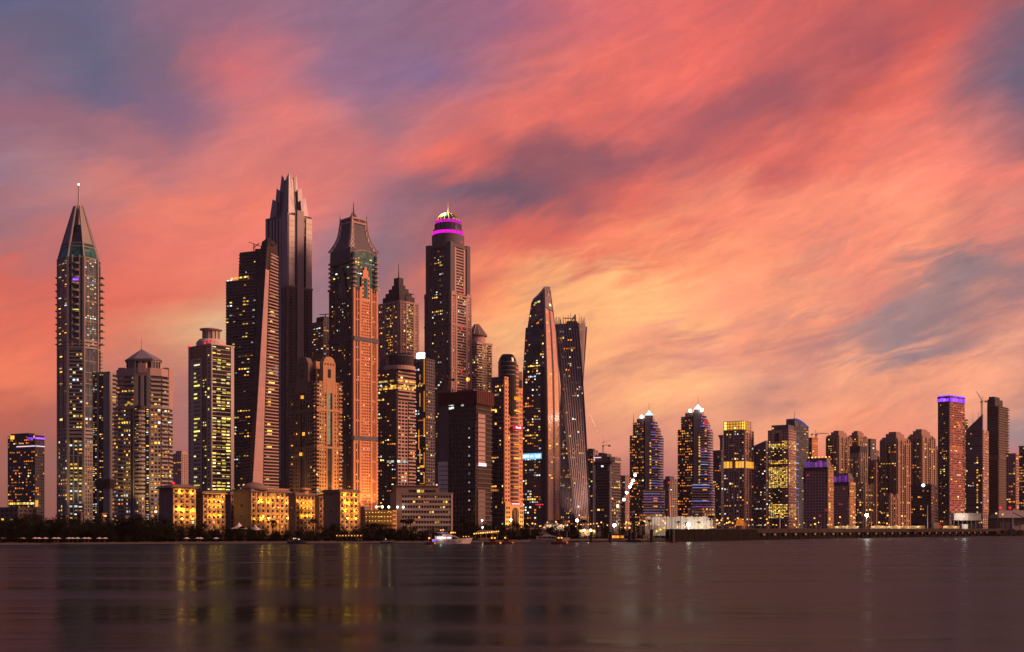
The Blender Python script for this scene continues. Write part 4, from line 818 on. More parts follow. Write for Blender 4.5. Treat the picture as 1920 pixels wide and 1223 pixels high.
for k in range(12):
    a_ = 2 * math.pi * k / 12; b.part(MB().tube((-b.W / 2 + b.W * .485 * math.cos(a_), b.D / 2 + b.W * .485 * math.sin(a_), b.z(630)), (-b.W / 2 + b.W * .10 * math.cos(a_), b.D / 2 + b.W * .10 * math.sin(a_), b.z(609)), .6, n=4), 'roof_rib', 'pink', parent=cone_)
b.done()

# --- unfinished tower with netted top and crane
b = B('unfinished_tower', 'unfinished concrete tower with dark netted top storeys and bare wall', 900, 822, 893, 921, t=30, cat='building site', joined=False)
zt = b.z(758)
b.body('kglass', zt)
W_, D_ = b.W, b.D
b.fb(b.L, 'concrete_wall', 'white', 0, W_ * .26, 0, b.z(864), -.3, .5); b.fb(b.L, 'concrete_wall', 'dgrey', W_ * .02, W_ * .28, b.z(864), zt, -.3, .4)
for zz in rng(0, b.z(864), 3.6): b.fb(b.L, 'floor_band', 'dgrey', W_ * .03, W_ * .28, zz - .2, zz + .2, .2, 1.0)
for zz in rng(0, zt, 3.55): b.fb(b.L, 'floor_slab', 'dgrey', W_ * .29, W_, zz, zz + .55, -.3, .6)
for i in range(9): b.fb(b.L, 'column', 'dgrey', W_ * (.30 + .085 * i), W_ * (.30 + .085 * i) + .5, 0, b.z(790), -.3, .5)
for zz in rng(0, zt, 3.55):
    b.fb(b.Rf, 'floor_slab', 'mauve', 0, D_, zz, zz + .55, -.3, 1.1)
b.fb(b.Rf, 'wall_panel', 'pink', D_ * .08, D_ * .55, b.z(870), b.z(774), -.3, .7); b.fb(b.Rf, 'wall_panel', 'brown', D_ * .08, D_ * .55, 0, b.z(918), -.3, .7)
b.fb(b.Rf, 'work_light', 'wsign', D_ * .1, D_ * .6, b.z(873.5), b.z(868), .5, 1.1)
for zz in rng(b.z(960), b.z(790), 7.1): b.fb(b.L, 'work_light', 'cool', W_ * .80, W_ * .83, zz + 1, zz + 2.4, 0, .3)
for x_, y_ in ((.30, 756), (.36, 756), (.45, 753), (.30, 763), (.36, 762), (.52, 754), (.62, 758)): b.fb(b.L, 'work_light', 'cool', W_ * x_, W_ * (x_ + .05), b.z(y_ + 2), b.z(y_ - 1.5), 0, .9)
b.box('safety_net', 'rust', -W_ * .97, 1.8, -1.8, D_ + 1.5, b.z(757), b.z(733))
for k in range(30):
    p_ = -W_ * (.95 - .95 * k / 30); b.part(MB().tube((p_, -1.9, b.z(760)), (p_ + b.rnd.uniform(-1, 1), -1.9, b.z(731 - b.rnd.random() * 6)), .28, n=4), 'scaffold_pole', 'rust')
for k in range(9): b.part(MB().tube((2.0, D_ * k / 8, b.z(760)), (2.0, D_ * k / 8, b.z(730 - b.rnd.random() * 5)), .28, n=4), 'scaffold_pole', 'rust')
b.box('core_wall', 'dgrey', -W_ * .6, -W_ * .2, D_ * .3, D_ * .8, b.z(735), b.z(727))
def tower_crane(name, label, d, px, y0, y1, jib, counter, ang=20, luff=0.0, mat='rust', group=None, base_z=None, lamp=None):
    """lattice tower crane: mast from photo row y0 up to y1, jib length in metres"""
    rt = thing(name, label, 'crane', (WX(px, d), d, WZ(y0, d)), R(ang), group)
    h = (y0 - y1) / F * d; wm = max(.55, .0011 * d * .5)
    mb = MB()
    for sx in (-1, 1):
        for sy in (-1, 1): mb.tube((sx * wm, sy * wm, 0), (sx * wm, sy * wm, h), .22 * wm + .06, n=4)
    n_ = max(3, int(h / (2.6 * wm)))
    for k in range(n_):
        za, zc = h * k / n_, h * (k + 1) / n_
        mb.tube((-wm, -wm, za), (wm, -wm, zc), .16 * wm + .04, n=3); mb.tube((wm, wm, za), (wm, -wm, zc), .16 * wm + .04, n=3)
    mb.obj('mast', mat, rt)
    mb = MB(); e = Vector((math.cos(luff), 0, math.sin(luff)))
    up_ = Vector((-e.z, 0, e.x)); o_ = Vector((0, 0, h))
    for oy, ou in ((-wm * .8, 0), (wm * .8, 0), (0, wm * 1.5)): mb.tube(o_ + Vector((0, oy, 0)) + up_ * ou, o_ + e * jib + Vector((0, oy * .3, 0)) + up_ * ou * .2, .2 * wm + .05, n=4)
    n_ = max(4, int(jib / (3 * wm)))
    for k in range(n_):
        a_, c_ = jib * k / n_, jib * (k + .5) / n_; f0 = 1 - .8 * k / n_
        mb.tube(o_ + e * a_ + Vector((0, -wm * .8 * f0, 0)), o_ + e * c_ + up_ * wm * 1.5 * f0, .13 * wm + .03, n=3); mb.tube(o_ + e * c_ + up_ * wm * 1.5 * f0, o_ + e * (a_ + jib / n_) + Vector((0, -wm * .8 * f0, 0)), .13 * wm + .03, n=3)
    mb.obj('jib', mat, rt)
    mb = MB(); mb.tube(o_, o_ + Vector((-counter, 0, 0)), .3 * wm + .05, n=4); mb.box(-counter - 1.5, -counter + 1.5, -wm, wm, h - 2.2 * wm, h + .3); mb.obj('counter_jib', mat, rt)
    mb = MB(); mb.tube(o_, o_ + Vector((-1, 0, 4.5 * wm + 2)), .3 * wm + .05, n=4); mb.tube(o_ + Vector((-1, 0, 4.5 * wm + 2)), o_ + e * jib * .6 + up_ * wm, .1, n=3); mb.tube(o_ + Vector((-1, 0, 4.5 * wm + 2)), o_ + Vector((-counter, 0, 0)), .1, n=3); mb.obj('apex_stay', mat, rt)
    MB().box(-wm * 1.2, wm * 1.6, -wm * 2.4, -wm * .9, h - 2.4 * wm, h).obj('cab', mat, rt)
    if lamp: MB().ball((wm, -wm * 3, h - lamp[0]), lamp[1]).obj('work_lamp', 'lampw', rt)
    return rt
tower_crane('tower_crane', 'rust red luffing crane on top of the unfinished netted tower', 915, 880, 732, 704, 15, 6, 200, R(60), 'rust', lamp=(3.0, 1.7))
tower_crane('tower_crane', 'rust red crane jib leaning over the netted storeys of the unfinished tower', 925, 840, 735, 712, 12, 5, 150, R(35), 'rust')

# --- orange-lit tower with arched entrance
b = B('arched_entrance_tower', 'warmly lit tower with round glass top, red signs and arched base', 950, 922, 945, 979, t=30, cat='hotel', joined=False)
zt = b.z(706)
b.body('glass', zt); W_, D_ = b.W, b.D
b.seg(b.L, 0, W_ * .45, 0, b.z(720), 'bands', 'dgrey', 2, 3.4, bh=.35, proud=.6, p=.06); b.seg(b.L, W_ * .45, W_, 0, b.z(712), 'punch', 'brown', 3, 3.4, proud=.9, hh=.5, hw=.45, p=.05, mats=('warm',))
b.seg(b.Rf, 0, D_ * .30, b.z(942), zt, 'punch', 'orange', 2, 3.4, proud=1.0, hh=.5, hw=.42, p=.10, mats=('amber', 'warm')); b.seg(b.Rf, D_ * .74, D_, b.z(942), b.z(722), 'punch', 'orange', 3, 3.4, proud=1.0, hh=.5, hw=.42, p=.10, mats=('amber', 'warm'))  # orange right walls carry the warm lighting in their colour
pol = [(0, D_ * .30)] + [(3.4 * math.sin(R(a_)), D_ * .52 - D_ * .2 * math.cos(R(a_))) for a_ in range(20, 161, 20)] + [(0, D_ * .74), (-4, D_ * .74), (-4, D_ * .30)]
b.part(MB().prism(pol, b.z(942), b.z(680)), 'bow_window', 'lglass'); pbands(b, pol, rng(b.z(940), b.z(680), 3.4), 1.1, 'orange', .3)
for y_ in (745, 768, 832, 858, 884, 912): b.fb(b.Rf, 'light_bar', 'gold', D_ * .36, D_ * .68, b.z(y_ + 1.3), b.z(y_ - 1.2), 3.2, 4.1)
b.fb(b.Rf, 'light_bar', 'gold', D_ * .36, D_ * .68, b.z(748), b.z(742), 3.2, 4.0)
for y_ in (768, 858, 912): b.fb(b.L, 'light_bar', 'gold', W_ * .02, W_ * .42, b.z(y_ + 1.2), b.z(y_ - 1.2), .5, .9)
sg = b.fb(b.Rf, 'sign_board', 'rsign', D_ * .28, D_ * .78, b.z(803.5), b.z(796), 3.6, 4.4)
for k, (a_, h_) in enumerate(((.40, 1.), (.46, .7), (.52, .7), (.58, .75), (.63, 1.))): b.fb(b.Rf, 'sign_letter', 'wsign', D_ * a_, D_ * (a_ + .04), b.z(801.5), b.z(801.5) + 1.7 * h_, 4.3, 4.55)
b.seg(b.Rf, 0, D_, 0, b.z(942), 'blank', 'sand', proud=1.3)
b.fb(b.Rf, 'sign_board', 'rsign', D_ * .30, D_ * .80, b.z(946), b.z(942.5), 1.2, 1.8)
for k in range(8): b.fb(b.Rf, 'sign_letter', 'wsign', D_ * (.33 + .055 * k), D_ * (.33 + .055 * k + .03), b.z(945.4), b.z(943.2), 1.7, 1.95)
for sd, a_, c_ in ((0, .02, .26), (1, .80, .98)):
    for zz in rng(2, b.z(946), 3.4):
        for i in range(2): b.fb(b.Rf, 'window', 'kglass', D_ * (a_ + (c_ - a_) * (.1 + .5 * i)), D_ * (a_ + (c_ - a_) * (.4 + .5 * i)), zz, zz + 1.7, 1.1, 1.42)
ar = [(D_ * .36, 0), (D_ * .72, 0)] + [(D_ * .54 + D_ * .18 * math.cos(R(a_)), b.z(962) + b.m(10) * math.sin(R(a_))) for a_ in range(0, 181, 15)]
b.part(MB().loft([[(o_, s0, z_) for s0, z_ in ar] for o_ in (.5, 1.5)]), 'entrance_arch', 'kglass')
for k in (.45, .54, .63): b.fb(b.Rf, 'arch_mullion', 'sand', D_ * k - .2, D_ * k + .2, 0, b.z(955), 1.4, 1.8)
rtop_ = b.part(MB().lathe([(W_ * .66, zt - 30), (W_ * .66, b.z(676)), (W_ * .58, b.z(668)), (W_ * .40, b.z(661)), (.5, b.z(660))], 24, -W_ * .35, D_ * .42), 'round_top', 'kglass')
for y_ in (676, 684, 692, 700): b.part(MB().lathe([(W_ * .68, b.z(y_ + .8)), (W_ * .68, b.z(y_ - .4))], 24, -W_ * .35, D_ * .42), 'top_ring', 'blade', parent=rtop_)
b.box('side_shoulder', 'brown', -4, 0, D_ * .76, D_, zt - 20, b.z(690))
for k, (s0, zf, en) in enumerate(((.1, 4, 16000), (.86, 4, 16000))):
    sp = bpy.data.lights.new('facade_glow_spot', 'SPOT'); sp.energy = en; sp.color = (1, .45, .08); sp.spot_size = R(100); sp.spot_blend = .8; sp.shadow_soft_size = .5
    lo_ = lnk('facade_glow_spot', sp, b.root); lo_.location = (7, D_ * s0, zf); lo_.rotation_euler = Vector((-.5, 0, 1)).to_track_quat('-Z', 'Y').to_euler()

# --- sail-topped tower
b = B('sail_top_tower', 'dark glass tower with curved sail top and glowing orange side strips', 1500, 978, 1025, 1050, t=32, joined=False)
rt = b.root; rt.rotation_euler = (0, 0, 0); rt.location = (0, 0, GZ); d_ = 1500; b.off = 12.0
def edge(tab, y_):
    tab = sorted(tab)
    if y_ <= tab[0][0]: return tab[0][1]
    for (a, p), (c, r_) in zip(tab, tab[1:]):
        if y_ <= c: return p + (r_ - p) * (y_ - a) / (c - a)
    return tab[-1][1]
EL = [(535, 1018), (541, 1017), (550, 1008), (558, 1000), (566, 996), (612, 989), (613, 985.5), (690, 980.5), (760, 979), (990, 978)]
EC = [(535, 1021), (541, 1020), (600, 1021.5), (700, 1024.5), (800, 1026), (990, 1027)]
ER = [(535, 1030.5), (575, 1036), (610, 1041.5), (700, 1047.5), (780, 1049), (990, 1050)]
def rg(y_):
    l, c, r_ = edge(EL, y_), edge(EC, y_), edge(ER, y_); z_ = b.z(y_)
    a, m2, e = gp2(l, 20), gp2(c, 0), gp2(r_, 34); f2 = (a[0] + (e[0] - m2[0]), a[1] + 40)
    return [(*a, z_), (*m2, z_), (*e, z_), (*f2, z_)]
def gp2(px, dy): return ((px - 960) / F * (d_ + dy), d_ + dy)
ys = [990, 900, 800, 700, 613.5, 612, 590, 566, 558, 550, 543]
b.part(MB().loft([rg(y_) for y_ in ys]), 'curtain_wall', 'bglass')
top = rg(543); mb = MB().loft([top, [(top[0][0] + 1, top[0][1], b.z(541.5)), (*top[1][:2], b.z(541)), (top[2][0], top[2][1], b.z(531)), (top[3][0], top[3][1], b.z(534))]]); b.part(mb, 'sail_tip', 'bglass')
def strip(name, mat, k0, k1, y0, y1, o0, o1, n_=10, zz=None, face='R'):
    rr_ = []
    for i in range(n_ + 1):
        r_ = rg(y0 + (y1 - y0) * i / n_); p, q_ = (Vector(r_[1]), Vector(r_[2])) if face == 'R' else (Vector(r_[0]), Vector(r_[1])); dd_ = (q_ - p); u_ = dd_.normalized(); nn = Vector((u_.y, -u_.x, 0))
        A_, B_ = p + dd_ * k0, p + dd_ * k1
        rr_.append([A_ + nn * o1, B_ + nn * o1, B_ + nn * o0, A_ + nn * o0])
    return b.part(MB().loft(rr_), name, mat)
strip('glass_strip', 'mirror', .03, .44, 975, 580, -.5, .5); strip('glass_strip', 'mirror', .60, .97, 975, 580, -.5, .5)
strip('edge_fin', 'mauve', .0, .03, 985, 545, -.5, .9); strip('edge_fin', 'mauve', .97, 1.0, 985, 538, -.5, .9); strip('edge_fin', 'mauve', .93, 1.0, 985, 545, -.5, .7, face='L'); strip('top_panel', 'blade', .03, .97, 578, 545, -.5, .35, 4)
strip('dark_bay', 'dark', .76, .93, 975, 690, -.5, .4, face='L')
for y_ in range(690, 976, 5):
    r_ = rg(y_); f_ = Face(r_[0][:2], r_[1][:2]); b.fb(f_, 'floor_band', 'mauve', 0, f_.len * .76, r_[0][2], r_[0][2] + 1.5, -.2, .5)
for y_ in range(560, 972, 5):
    r_ = rg(y_); f_ = Face(r_[0][:2], r_[1][:2]); b.lit(f_, 1, f_.len * .92, r_[0][2] - 2.6, r_[0][2] + .4, 10, 1, .14 if y_ > 640 else .06, ('warm', 'yellow', 'amber', 'cool', 'dim'), o=.3, run=.45, hh=.7)
    f2 = Face(r_[1][:2], r_[2][:2]); b.fb(f2, 'balcony', 'mauve', f2.len * .46, f2.len * .56, r_[0][2], r_[0][2] + 1.2, -.2, .8) if y_ > 590 else None
    if b.rnd.random() < .28: s0 = b.rnd.choice((.1, .25, .68)) * f2.len; b.fb(f2, 'lit_window', 'gold', s0, s0 + f2.len * .16, r_[0][2] - 2, r_[0][2] - .2, .4, .7)
r_ = rg(855); f_ = Face(r_[0][:2], r_[1][:2]); b.fb(f_, 'video_screen', 'sky', 0, f_.len * .78, b.z(861), b.z(850.5), .4, 1.2)
for a_, c_, y0, y1 in ((.05, .3, 858, 853), (.34, .5, 858, 854), (.55, .75, 859, 853)): b.fb(f_, 'screen_image', 'ice', f_.len * a_, f_.len * c_, b.z(y0), b.z(y1), 1.1, 1.35)
r_ = rg(549); f2 = Face(r_[1][:2], r_[2][:2])
mb = MB()   # the crescent emblem at the top
A0 = []
for a_ in range(-150, 121, 18): A0.append((math.cos(R(a_)), math.sin(R(a_))))
for (c0, s0), (c1, s1) in zip(A0, A0[1:]):
    pts = []
    for cc, ss, rr_ in ((c0, s0, 3.1), (c1, s1, 3.1)):
        sx = f2.len * .42 + cc * rr_ * 1.25; pts.append((f2.p.x + f2.d.x * sx + f2.o.x * 1.0, f2.p.y + f2.d.y * sx + f2.o.y * 1.0, b.z(549) + ss * rr_))
    mb.tube(pts[0], pts[1], .75, n=5)
b.part(mb, 'emblem', 'white')
for (x_, y_) in ((.28, 568), (.52, 567)): r_ = rg(y_); f_ = Face(r_[0][:2], r_[1][:2]); b.fb(f_, 'lit_window', 'lime', f_.len * x_, f_.len * (x_ + .16), b.z(y_ + 1.5), b.z(y_ - 1.5), 0, .4)
r_ = rg(569); f_ = Face(r_[1][:2], r_[2][:2]); b.fb(f_, 'lit_window', 'lime', f_.len * .6, f_.len * .8, b.z(571), b.z(567), 0, .8)
r_ = rg(857.5); f2 = Face(r_[1][:2], r_[2][:2])
for k in range(6): b.fb(f2, 'sign_letter', 'pink', f2.len * (.08 + .14 * k), f2.len * (.08 + .14 * k + .09), b.z(859), b.z(859) + (2.6 if k in (0, 1, 2) else 1.9), .5, 1.0)
r_ = rg(946); f_ = Face(r_[0][:2], r_[1][:2]); b.fb(f_, 'red_sign', 'rsign', f_.len * .55, f_.len * .85, b.z(947.5), b.z(945.5), .4, .9)

# --- twisted ribbed tower
b = B('ribbed_twisted_tower', 'slender ribbed tower twisting a quarter turn, open spiky top', 1660, 1046, 1078, 1106, t=40, joined=False)
rt = b.root; d_ = 1660; b.off = 24.0; rt.rotation_euler = (0, 0, 0); rt.location = (WX(1076, d_), d_ + 24, GZ)
zt = b.z(611); hs = b.m(20.5)
def sqp(z_, k=1.0, n_=9):
    f = z_ / zt; ang = R(-83 - 74 * f)
    cs_ = [Vector((math.cos(ang + i * math.pi / 2), math.sin(ang + i * math.pi / 2))) * b.m(29) * k * (1 + .08 * f * f - .10 * math.sin(math.pi * f)) for i in range(4)]
    sh_ = b.m(2.5 - 6.5 * f)
    return [(cs_[i].lerp(cs_[(i + 1) % 4], j / n_).x + sh_, cs_[i].lerp(cs_[(i + 1) % 4], j / n_).y) for i in range(4) for j in range(n_)]
NL = 46
rings = [[(*p, zt * k / NL) for p in sqp(zt * k / NL)] for k in range(NL + 1)]
b.part(MB().loft(rings), 'curtain_wall', 'vglass')
for j in range(36):
    mb = MB(); rr_ = []
    for k in range(NL + 1):
        z_ = zt * k / NL; A_ = Vector(sqp(z_)[j]); B_ = Vector(sqp(z_, 1.05)[j]); t_ = Vector(sqp(z_)[(j + 1) % 36]) - A_; t_ = t_.normalized() * (.75 if j % 9 else 1.3)
        rr_.append([(A_.x - t_.x, A_.y - t_.y, z_), (B_.x - t_.x, B_.y - t_.y, z_), (B_.x + t_.x, B_.y + t_.y, z_), (A_.x + t_.x, A_.y + t_.y, z_)])
    b.part(MB().loft(rr_), 'rib', 'rib' if j % 9 else 'mauve')
for j in range(36):
    if b.rnd.random() < .93:
        p = sqp(zt, 1.02)[j]; b.part(MB().tube((p[0], p[1], zt), (p[0] * 1.01, p[1] * 1.01, b.z(604 - 12 * b.rnd.random())), .5, .3, 4), 'top_spike', 'mauve')
b.part(MB().prism(sqp(zt, 1.03), zt - b.m(9), zt + .5), 'top_band', 'mauve'); b.box('roof_frame', 'black', -9, 6, -4, 10, zt, b.z(603)); b.part(MB().tube((3, 0, zt), (3, 0, b.z(590)), 1.2, n=4).tube((-14, 0, b.z(597)), (5, 0, b.z(597)), .6, n=4).tube((-8, 0, zt), (2, 0, b.z(594)), .7, n=4), 'roof_frame', 'black')
for k in (-8, 10, 26): flood(b, (k, -44, 6), (0, .35, 1), 60000, (1, .55, .38))
for k in range(3, 96):
    z_ = zt * k / 97
    poly = sqp(z_, 1.0, 1)
    for i in range(4):
        f_ = Face(poly[i], poly[(i + 1) % 4])
        if f_.o.y < -.15: b.lit(f_, 1, f_.len - 1, z_, z_ + 3.4, 9, 1, .05, ('warm', 'yellow', 'amber', 'dim', 'cool'), o=.5, run=.5, hh=.7)
# ================================================================ right-hand towers (farther off)
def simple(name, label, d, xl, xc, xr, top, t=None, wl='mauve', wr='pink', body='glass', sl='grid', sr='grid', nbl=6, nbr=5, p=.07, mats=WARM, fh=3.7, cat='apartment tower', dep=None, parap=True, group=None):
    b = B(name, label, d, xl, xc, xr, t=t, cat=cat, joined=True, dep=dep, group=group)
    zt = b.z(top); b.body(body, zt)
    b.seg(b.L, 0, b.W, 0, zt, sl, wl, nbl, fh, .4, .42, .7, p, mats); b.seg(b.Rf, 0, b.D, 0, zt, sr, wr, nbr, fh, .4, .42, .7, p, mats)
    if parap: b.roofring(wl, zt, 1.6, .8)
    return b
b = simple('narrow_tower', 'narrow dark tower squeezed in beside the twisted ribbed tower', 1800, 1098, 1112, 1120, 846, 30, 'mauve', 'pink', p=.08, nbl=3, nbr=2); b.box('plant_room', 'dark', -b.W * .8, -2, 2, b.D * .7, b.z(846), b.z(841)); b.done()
b = B('cut_out_tower', 'unfinished dark tower with two white vertical strips and cranes', 1500, 1113, 1146, 1163, t=30, cat='building site', joined=True)
zt = b.z(866); b.body('glass', zt)
b.seg(b.L, 0, b.W, 0, zt, 'bands', 'mauve', 5, 3.7, bh=.3, proud=.5, p=.03); b.fb(b.L, 'white_strip', 'white', b.W * .02, b.W * .12, 0, b.z(872), -.3, 1.0, True); b.fb(b.L, 'white_strip', 'white', b.W * .90, b.W, 0, b.z(872), -.3, 1.0, True)
b.seg(b.Rf, 0, b.D, 0, b.z(862), 'bands', 'mauve', 4, 3.7, bh=.4, proud=1.4, p=.10, mats=('warm', 'yellow'))
for x0, x1, y_ in ((.1, .3, 856), (.3, .55, 850), (.55, .8, 848), (.8, .98, 853)): b.box('core_wall', 'dgrey', -b.W * x1, -b.W * x0, 3, b.D * .6, zt, b.z(y_))
for k in range(14): b.part(MB().tube((0.5, b.D * k / 13, b.z(862)), (.5, b.D * k / 13, b.z(858 - 3 * b.rnd.random())), .3, n=4), 'scaffold_pole', 'rust')
b.fb(b.L, 'light_strip', 'pinkled', b.W * .0, b.W * .42, b.z(858), b.z(856.6), -.5, .4, True); b.done()
tower_crane('tower_crane', 'tall luffing crane with raised jib above the tower with white strips', 1510, 1131, 852, 835, 42, 8, 180, R(66), 'steel')
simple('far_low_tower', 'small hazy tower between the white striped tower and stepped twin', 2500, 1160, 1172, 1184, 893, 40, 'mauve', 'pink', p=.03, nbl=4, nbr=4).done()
# twin towers with lit pyramid tops
def twin(label, d, x0, sc_, top, two_lamps, redtop):
    k = sc_
    X_ = lambda u: x0 + u * k
    b = B('twin_tower', label, d, X_(0), X_(30), X_(62), t=45, cat='hotel', joined=True, group='twin towers with lit pyramid tops')
    Y = lambda v: top + v          # rows below the pyramid tip
    b.off = 8.0
    # left dark wing
    b.root.rotation_euler = (0, 0, 0); b.root.location = (0, 0, GZ)
    P_ = lambda u, dy: ((X_(u) - 960) / F * (d + dy), d + dy)
    wing = [P_(0, 22), P_(26, 4), P_(30, 8), P_(30, 40), P_(4, 44)]
    b.part(MB().prism(wing, 0, b.z(Y(48))), 'left_wing', 'kglass'); wing2 = [P_(6, 19), P_(26, 5), P_(30, 9), P_(30, 38), P_(8, 40)]
    b.part(MB().prism(wing2, b.z(Y(48)), b.z(Y(24))), 'left_wing', 'kglass')
    b.part(MB().prism([P_(13, 15), P_(27, 6), P_(30, 10), P_(30, 36), P_(14, 36)], b.z(Y(24)), b.z(Y(17))), 'left_wing', 'mauve')
    f1 = Face(wing[0], wing[1]); f2 = Face(wing2[0], wing2[1])
    b.seg(f1, 0, f1.len, 0, b.z(Y(48)), 'bands', 'mauve', 8, 3.8, bh=.42, proud=1.0, p=.20, mats=AMB); b.seg(f2, 0, f2.len, b.z(Y(48)), b.z(Y(24)), 'bands', 'mauve', 6, 3.8, bh=.4, proud=1.0, p=.14, mats=AMB)
    # middle stone shaft
    sh_ = [P_(28, 2), P_(43, 0), P_(47, 12), P_(47, 40), P_(28, 40)]
    b.part(MB().prism(sh_, 0, b.z(Y(18))), 'shaft', 'beige')
    f3 = Face(sh_[0], sh_[1])
    for zz in rng(b.z(Y(150)), b.z(Y(60)), 3.8): b.fb(f3, 'lit_window', 'gold', f3.len * .62, f3.len * .82, zz, zz + 2.2, 0, .3, True) if b.rnd.random() < .8 else None
    b.part(MB().prism(sh_, b.z(Y(18)), b.z(Y(12))), 'attic', 'pale')
    # right rounded wing in stepped tiers, each floor edged with blue light
    for (u1, v0, v1) in ((52, 24, 36), (57, 36, 50), (62, 50, 150), (65, 150, 225)):
        poly = [P_(40 if v0 < 150 else 26, -1 if v0 < 150 else -6)] + [((X_(u1 - 9 + 9 * math.sin(R(a_))) - 960) / F * (d + 9 - 9 * math.cos(R(a_))), d + 9 - 11 * math.cos(R(a_))) for a_ in range(0, 91, 18)] + [P_(u1, 40), P_(40, 40)]
        b.part(MB().prism(poly, b.z(Y(v1)), b.z(Y(v0))), 'round_wing', 'vglass')
        for zz in rng(b.z(Y(v1)), b.z(Y(v0)), 3.8):
            mb = b.jb.setdefault(('floor_band', 'pale'), MB()); mb.prism(offs(poly, .9), zz, zz + 1.3)
        fs_ = faces_of(poly)
        for zz in rng(b.z(Y(v1)), b.z(Y(v0)), 3.8):
            for f_ in fs_[0:5]:
                if b.rnd.random() < .42: b.fb(f_, 'light_strip', 'blue' if b.rnd.random() < .8 else 'purple', 0, f_.len, zz + 1.35, zz + 1.8, .2, .75, True)
            f_ = fs_[1]
            if b.rnd.random() < .3: b.fb(fs_[0], 'lit_window', 'amber', fs_[0].len * .6, fs_[0].len * .85, zz + 1.6, zz + 3.2, 0, .4, True)
    c0 = P_(36, 16)
    b.part(MB().prism([P_(27, 8), P_(45, 6), P_(47, 34), P_(27, 34)], b.z(Y(12)), b.z(Y(0)), [(c0[0] - .3, c0[1]), (c0[0] + .3, c0[1]), (c0[0] + .3, c0[1] + .6), (c0[0] - .3, c0[1] + .6)]), 'glass_pyramid', 'ice')
    b.part(MB().tube((c0[0], c0[1], b.z(Y(2))), (c0[0], c0[1], b.z(Y(-14))), .4, .2, 4), 'mast', 'steel')
    q_ = P_(22, 3); b.part(MB().ball((q_[0], q_[1], b.z(Y(14))), b.m(2.9), 14, 10), 'roof_lamp', 'lamp')
    if two_lamps: q_ = P_(43, -2); b.part(MB().ball((q_[0], q_[1], b.z(Y(13))), b.m(2.9), 14, 10), 'roof_lamp', 'lamp')
    else: q_ = P_(7, 20); b.part(MB().tube((q_[0], q_[1], b.z(Y(24))), (q_[0], q_[1], b.z(Y(6))), .5, .3, 4), 'mast', 'steel')
    if redtop:
        f_ = Face(P_(47.5, -3), P_(53, 3)); b.fb(f_, 'red_panel', 'rsign', 0, f_.len, b.z(Y(42)), b.z(Y(32)), .2, 1.0, True)
    base = [P_(18, -10), P_(44, -14), P_(66, 0), P_(66, 30), P_(18, 30)]
    b.part(MB().prism(base, 0, b.z(Y(196))), 'podium', 'beige')
    for f_ in faces_of(base)[:2]: b.seg(f_, 0, f_.len, 0, b.z(Y(196)), 'bands', 'pale', 10, 3.8, bh=.45, proud=.9, p=.3, mats=AMB)
    b.done()
twin('blue edged stepped hotel tower with one white lamp beside its pyramid', 1700, 1181, 1.0, 768, False, False)
twin('blue edged stepped hotel tower with two white lamps flanking its pyramid', 1700, 1271, 1.05, 757, True, True)
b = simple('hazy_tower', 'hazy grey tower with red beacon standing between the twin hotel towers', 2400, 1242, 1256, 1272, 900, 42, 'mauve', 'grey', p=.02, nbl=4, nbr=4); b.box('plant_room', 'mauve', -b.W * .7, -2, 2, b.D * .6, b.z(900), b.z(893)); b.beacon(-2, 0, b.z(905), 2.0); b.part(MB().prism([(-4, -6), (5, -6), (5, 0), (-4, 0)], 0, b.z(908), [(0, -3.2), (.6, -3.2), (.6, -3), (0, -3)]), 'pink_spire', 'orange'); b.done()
simple('glazed_block', 'dark glazed block behind the gold crowned tower', 1900, 1334, 1352, 1362, 846, 40, 'mauve', 'mauve', p=.06, nbl=6, nbr=3).done()
b = simple('slim_tower', 'slim pale tower with flared head peeping over the glazed block', 2300, 1350, 1355, 1362, 824, 40, 'grey', 'grey', p=.0, nbl=2, nbr=2); b.part(MB().prism([(-b.W, 0), (0, 0), (0, b.D), (-b.W, b.D)], b.z(824), b.z(816), offs([(-b.W, 0), (0, 0), (0, b.D), (-b.W, b.D)], 3)), 'flared_head', 'grey'); b.done()
# gold crown
b = B('gold_crown_tower', 'tower with a glowing gold crown and a gold lit middle floor', 1550, 1357, 1396, 1412, t=32, joined=True)
zt = b.z(806); b.body('glass', zt)
for f_, w_, n_ in ((b.L, b.W, 4), (b.Rf, b.D, 3)):
    b.seg(f_, 0, w_, 0, zt, 'grid', 'pink', 8 if n_ == 4 else 5, 3.7, .22, .3, .5, .07, WARM)
    for i in range(n_ + 1): b.fb(f_, 'pier', 'pink', max(0, w_ * i / n_ - 1.1), min(w_, w_ * i / n_ + 1.1), 0, zt, -.3, 1.2)
    for i in range(7 if n_ == 4 else 4):
        nn = 7 if n_ == 4 else 4
        if i != 3 or n_ != 4: b.fb(f_, 'lit_window', 'gold', w_ * (i + .12) / nn, w_ * (i + .88) / nn, b.z(877), b.z(865), 0, 1.3, True)
        b.fb(f_, 'crown_glazing', 'gold' if i % 3 else 'yellow', w_ * (i + .06) / nn, w_ * (i + .94) / nn, zt + .5, b.z(790), -2.0, -1.6, True)
        b.fb(f_, 'crown_post', 'pink', w_ * i / nn - .3, w_ * i / nn + .3, zt, b.z(788.5), -1.4, -.6, True)
for k in range(4): b.box('crown_rail', 'pink', -b.W + .7, -.7, .7, b.D - .7, b.z(805 - k * 5), b.z(804 - k * 5))
b.part(MB().ball((-b.W * .45, -.3, b.z(802)), b.m(1.8)), 'crown_lamp', 'lampw')
for x_ in (.30, .78): b.part(MB().ball((-b.W * x_, -1.5, b.z(972)), 1.2), 'base_lamp', 'lampw')
b.done()
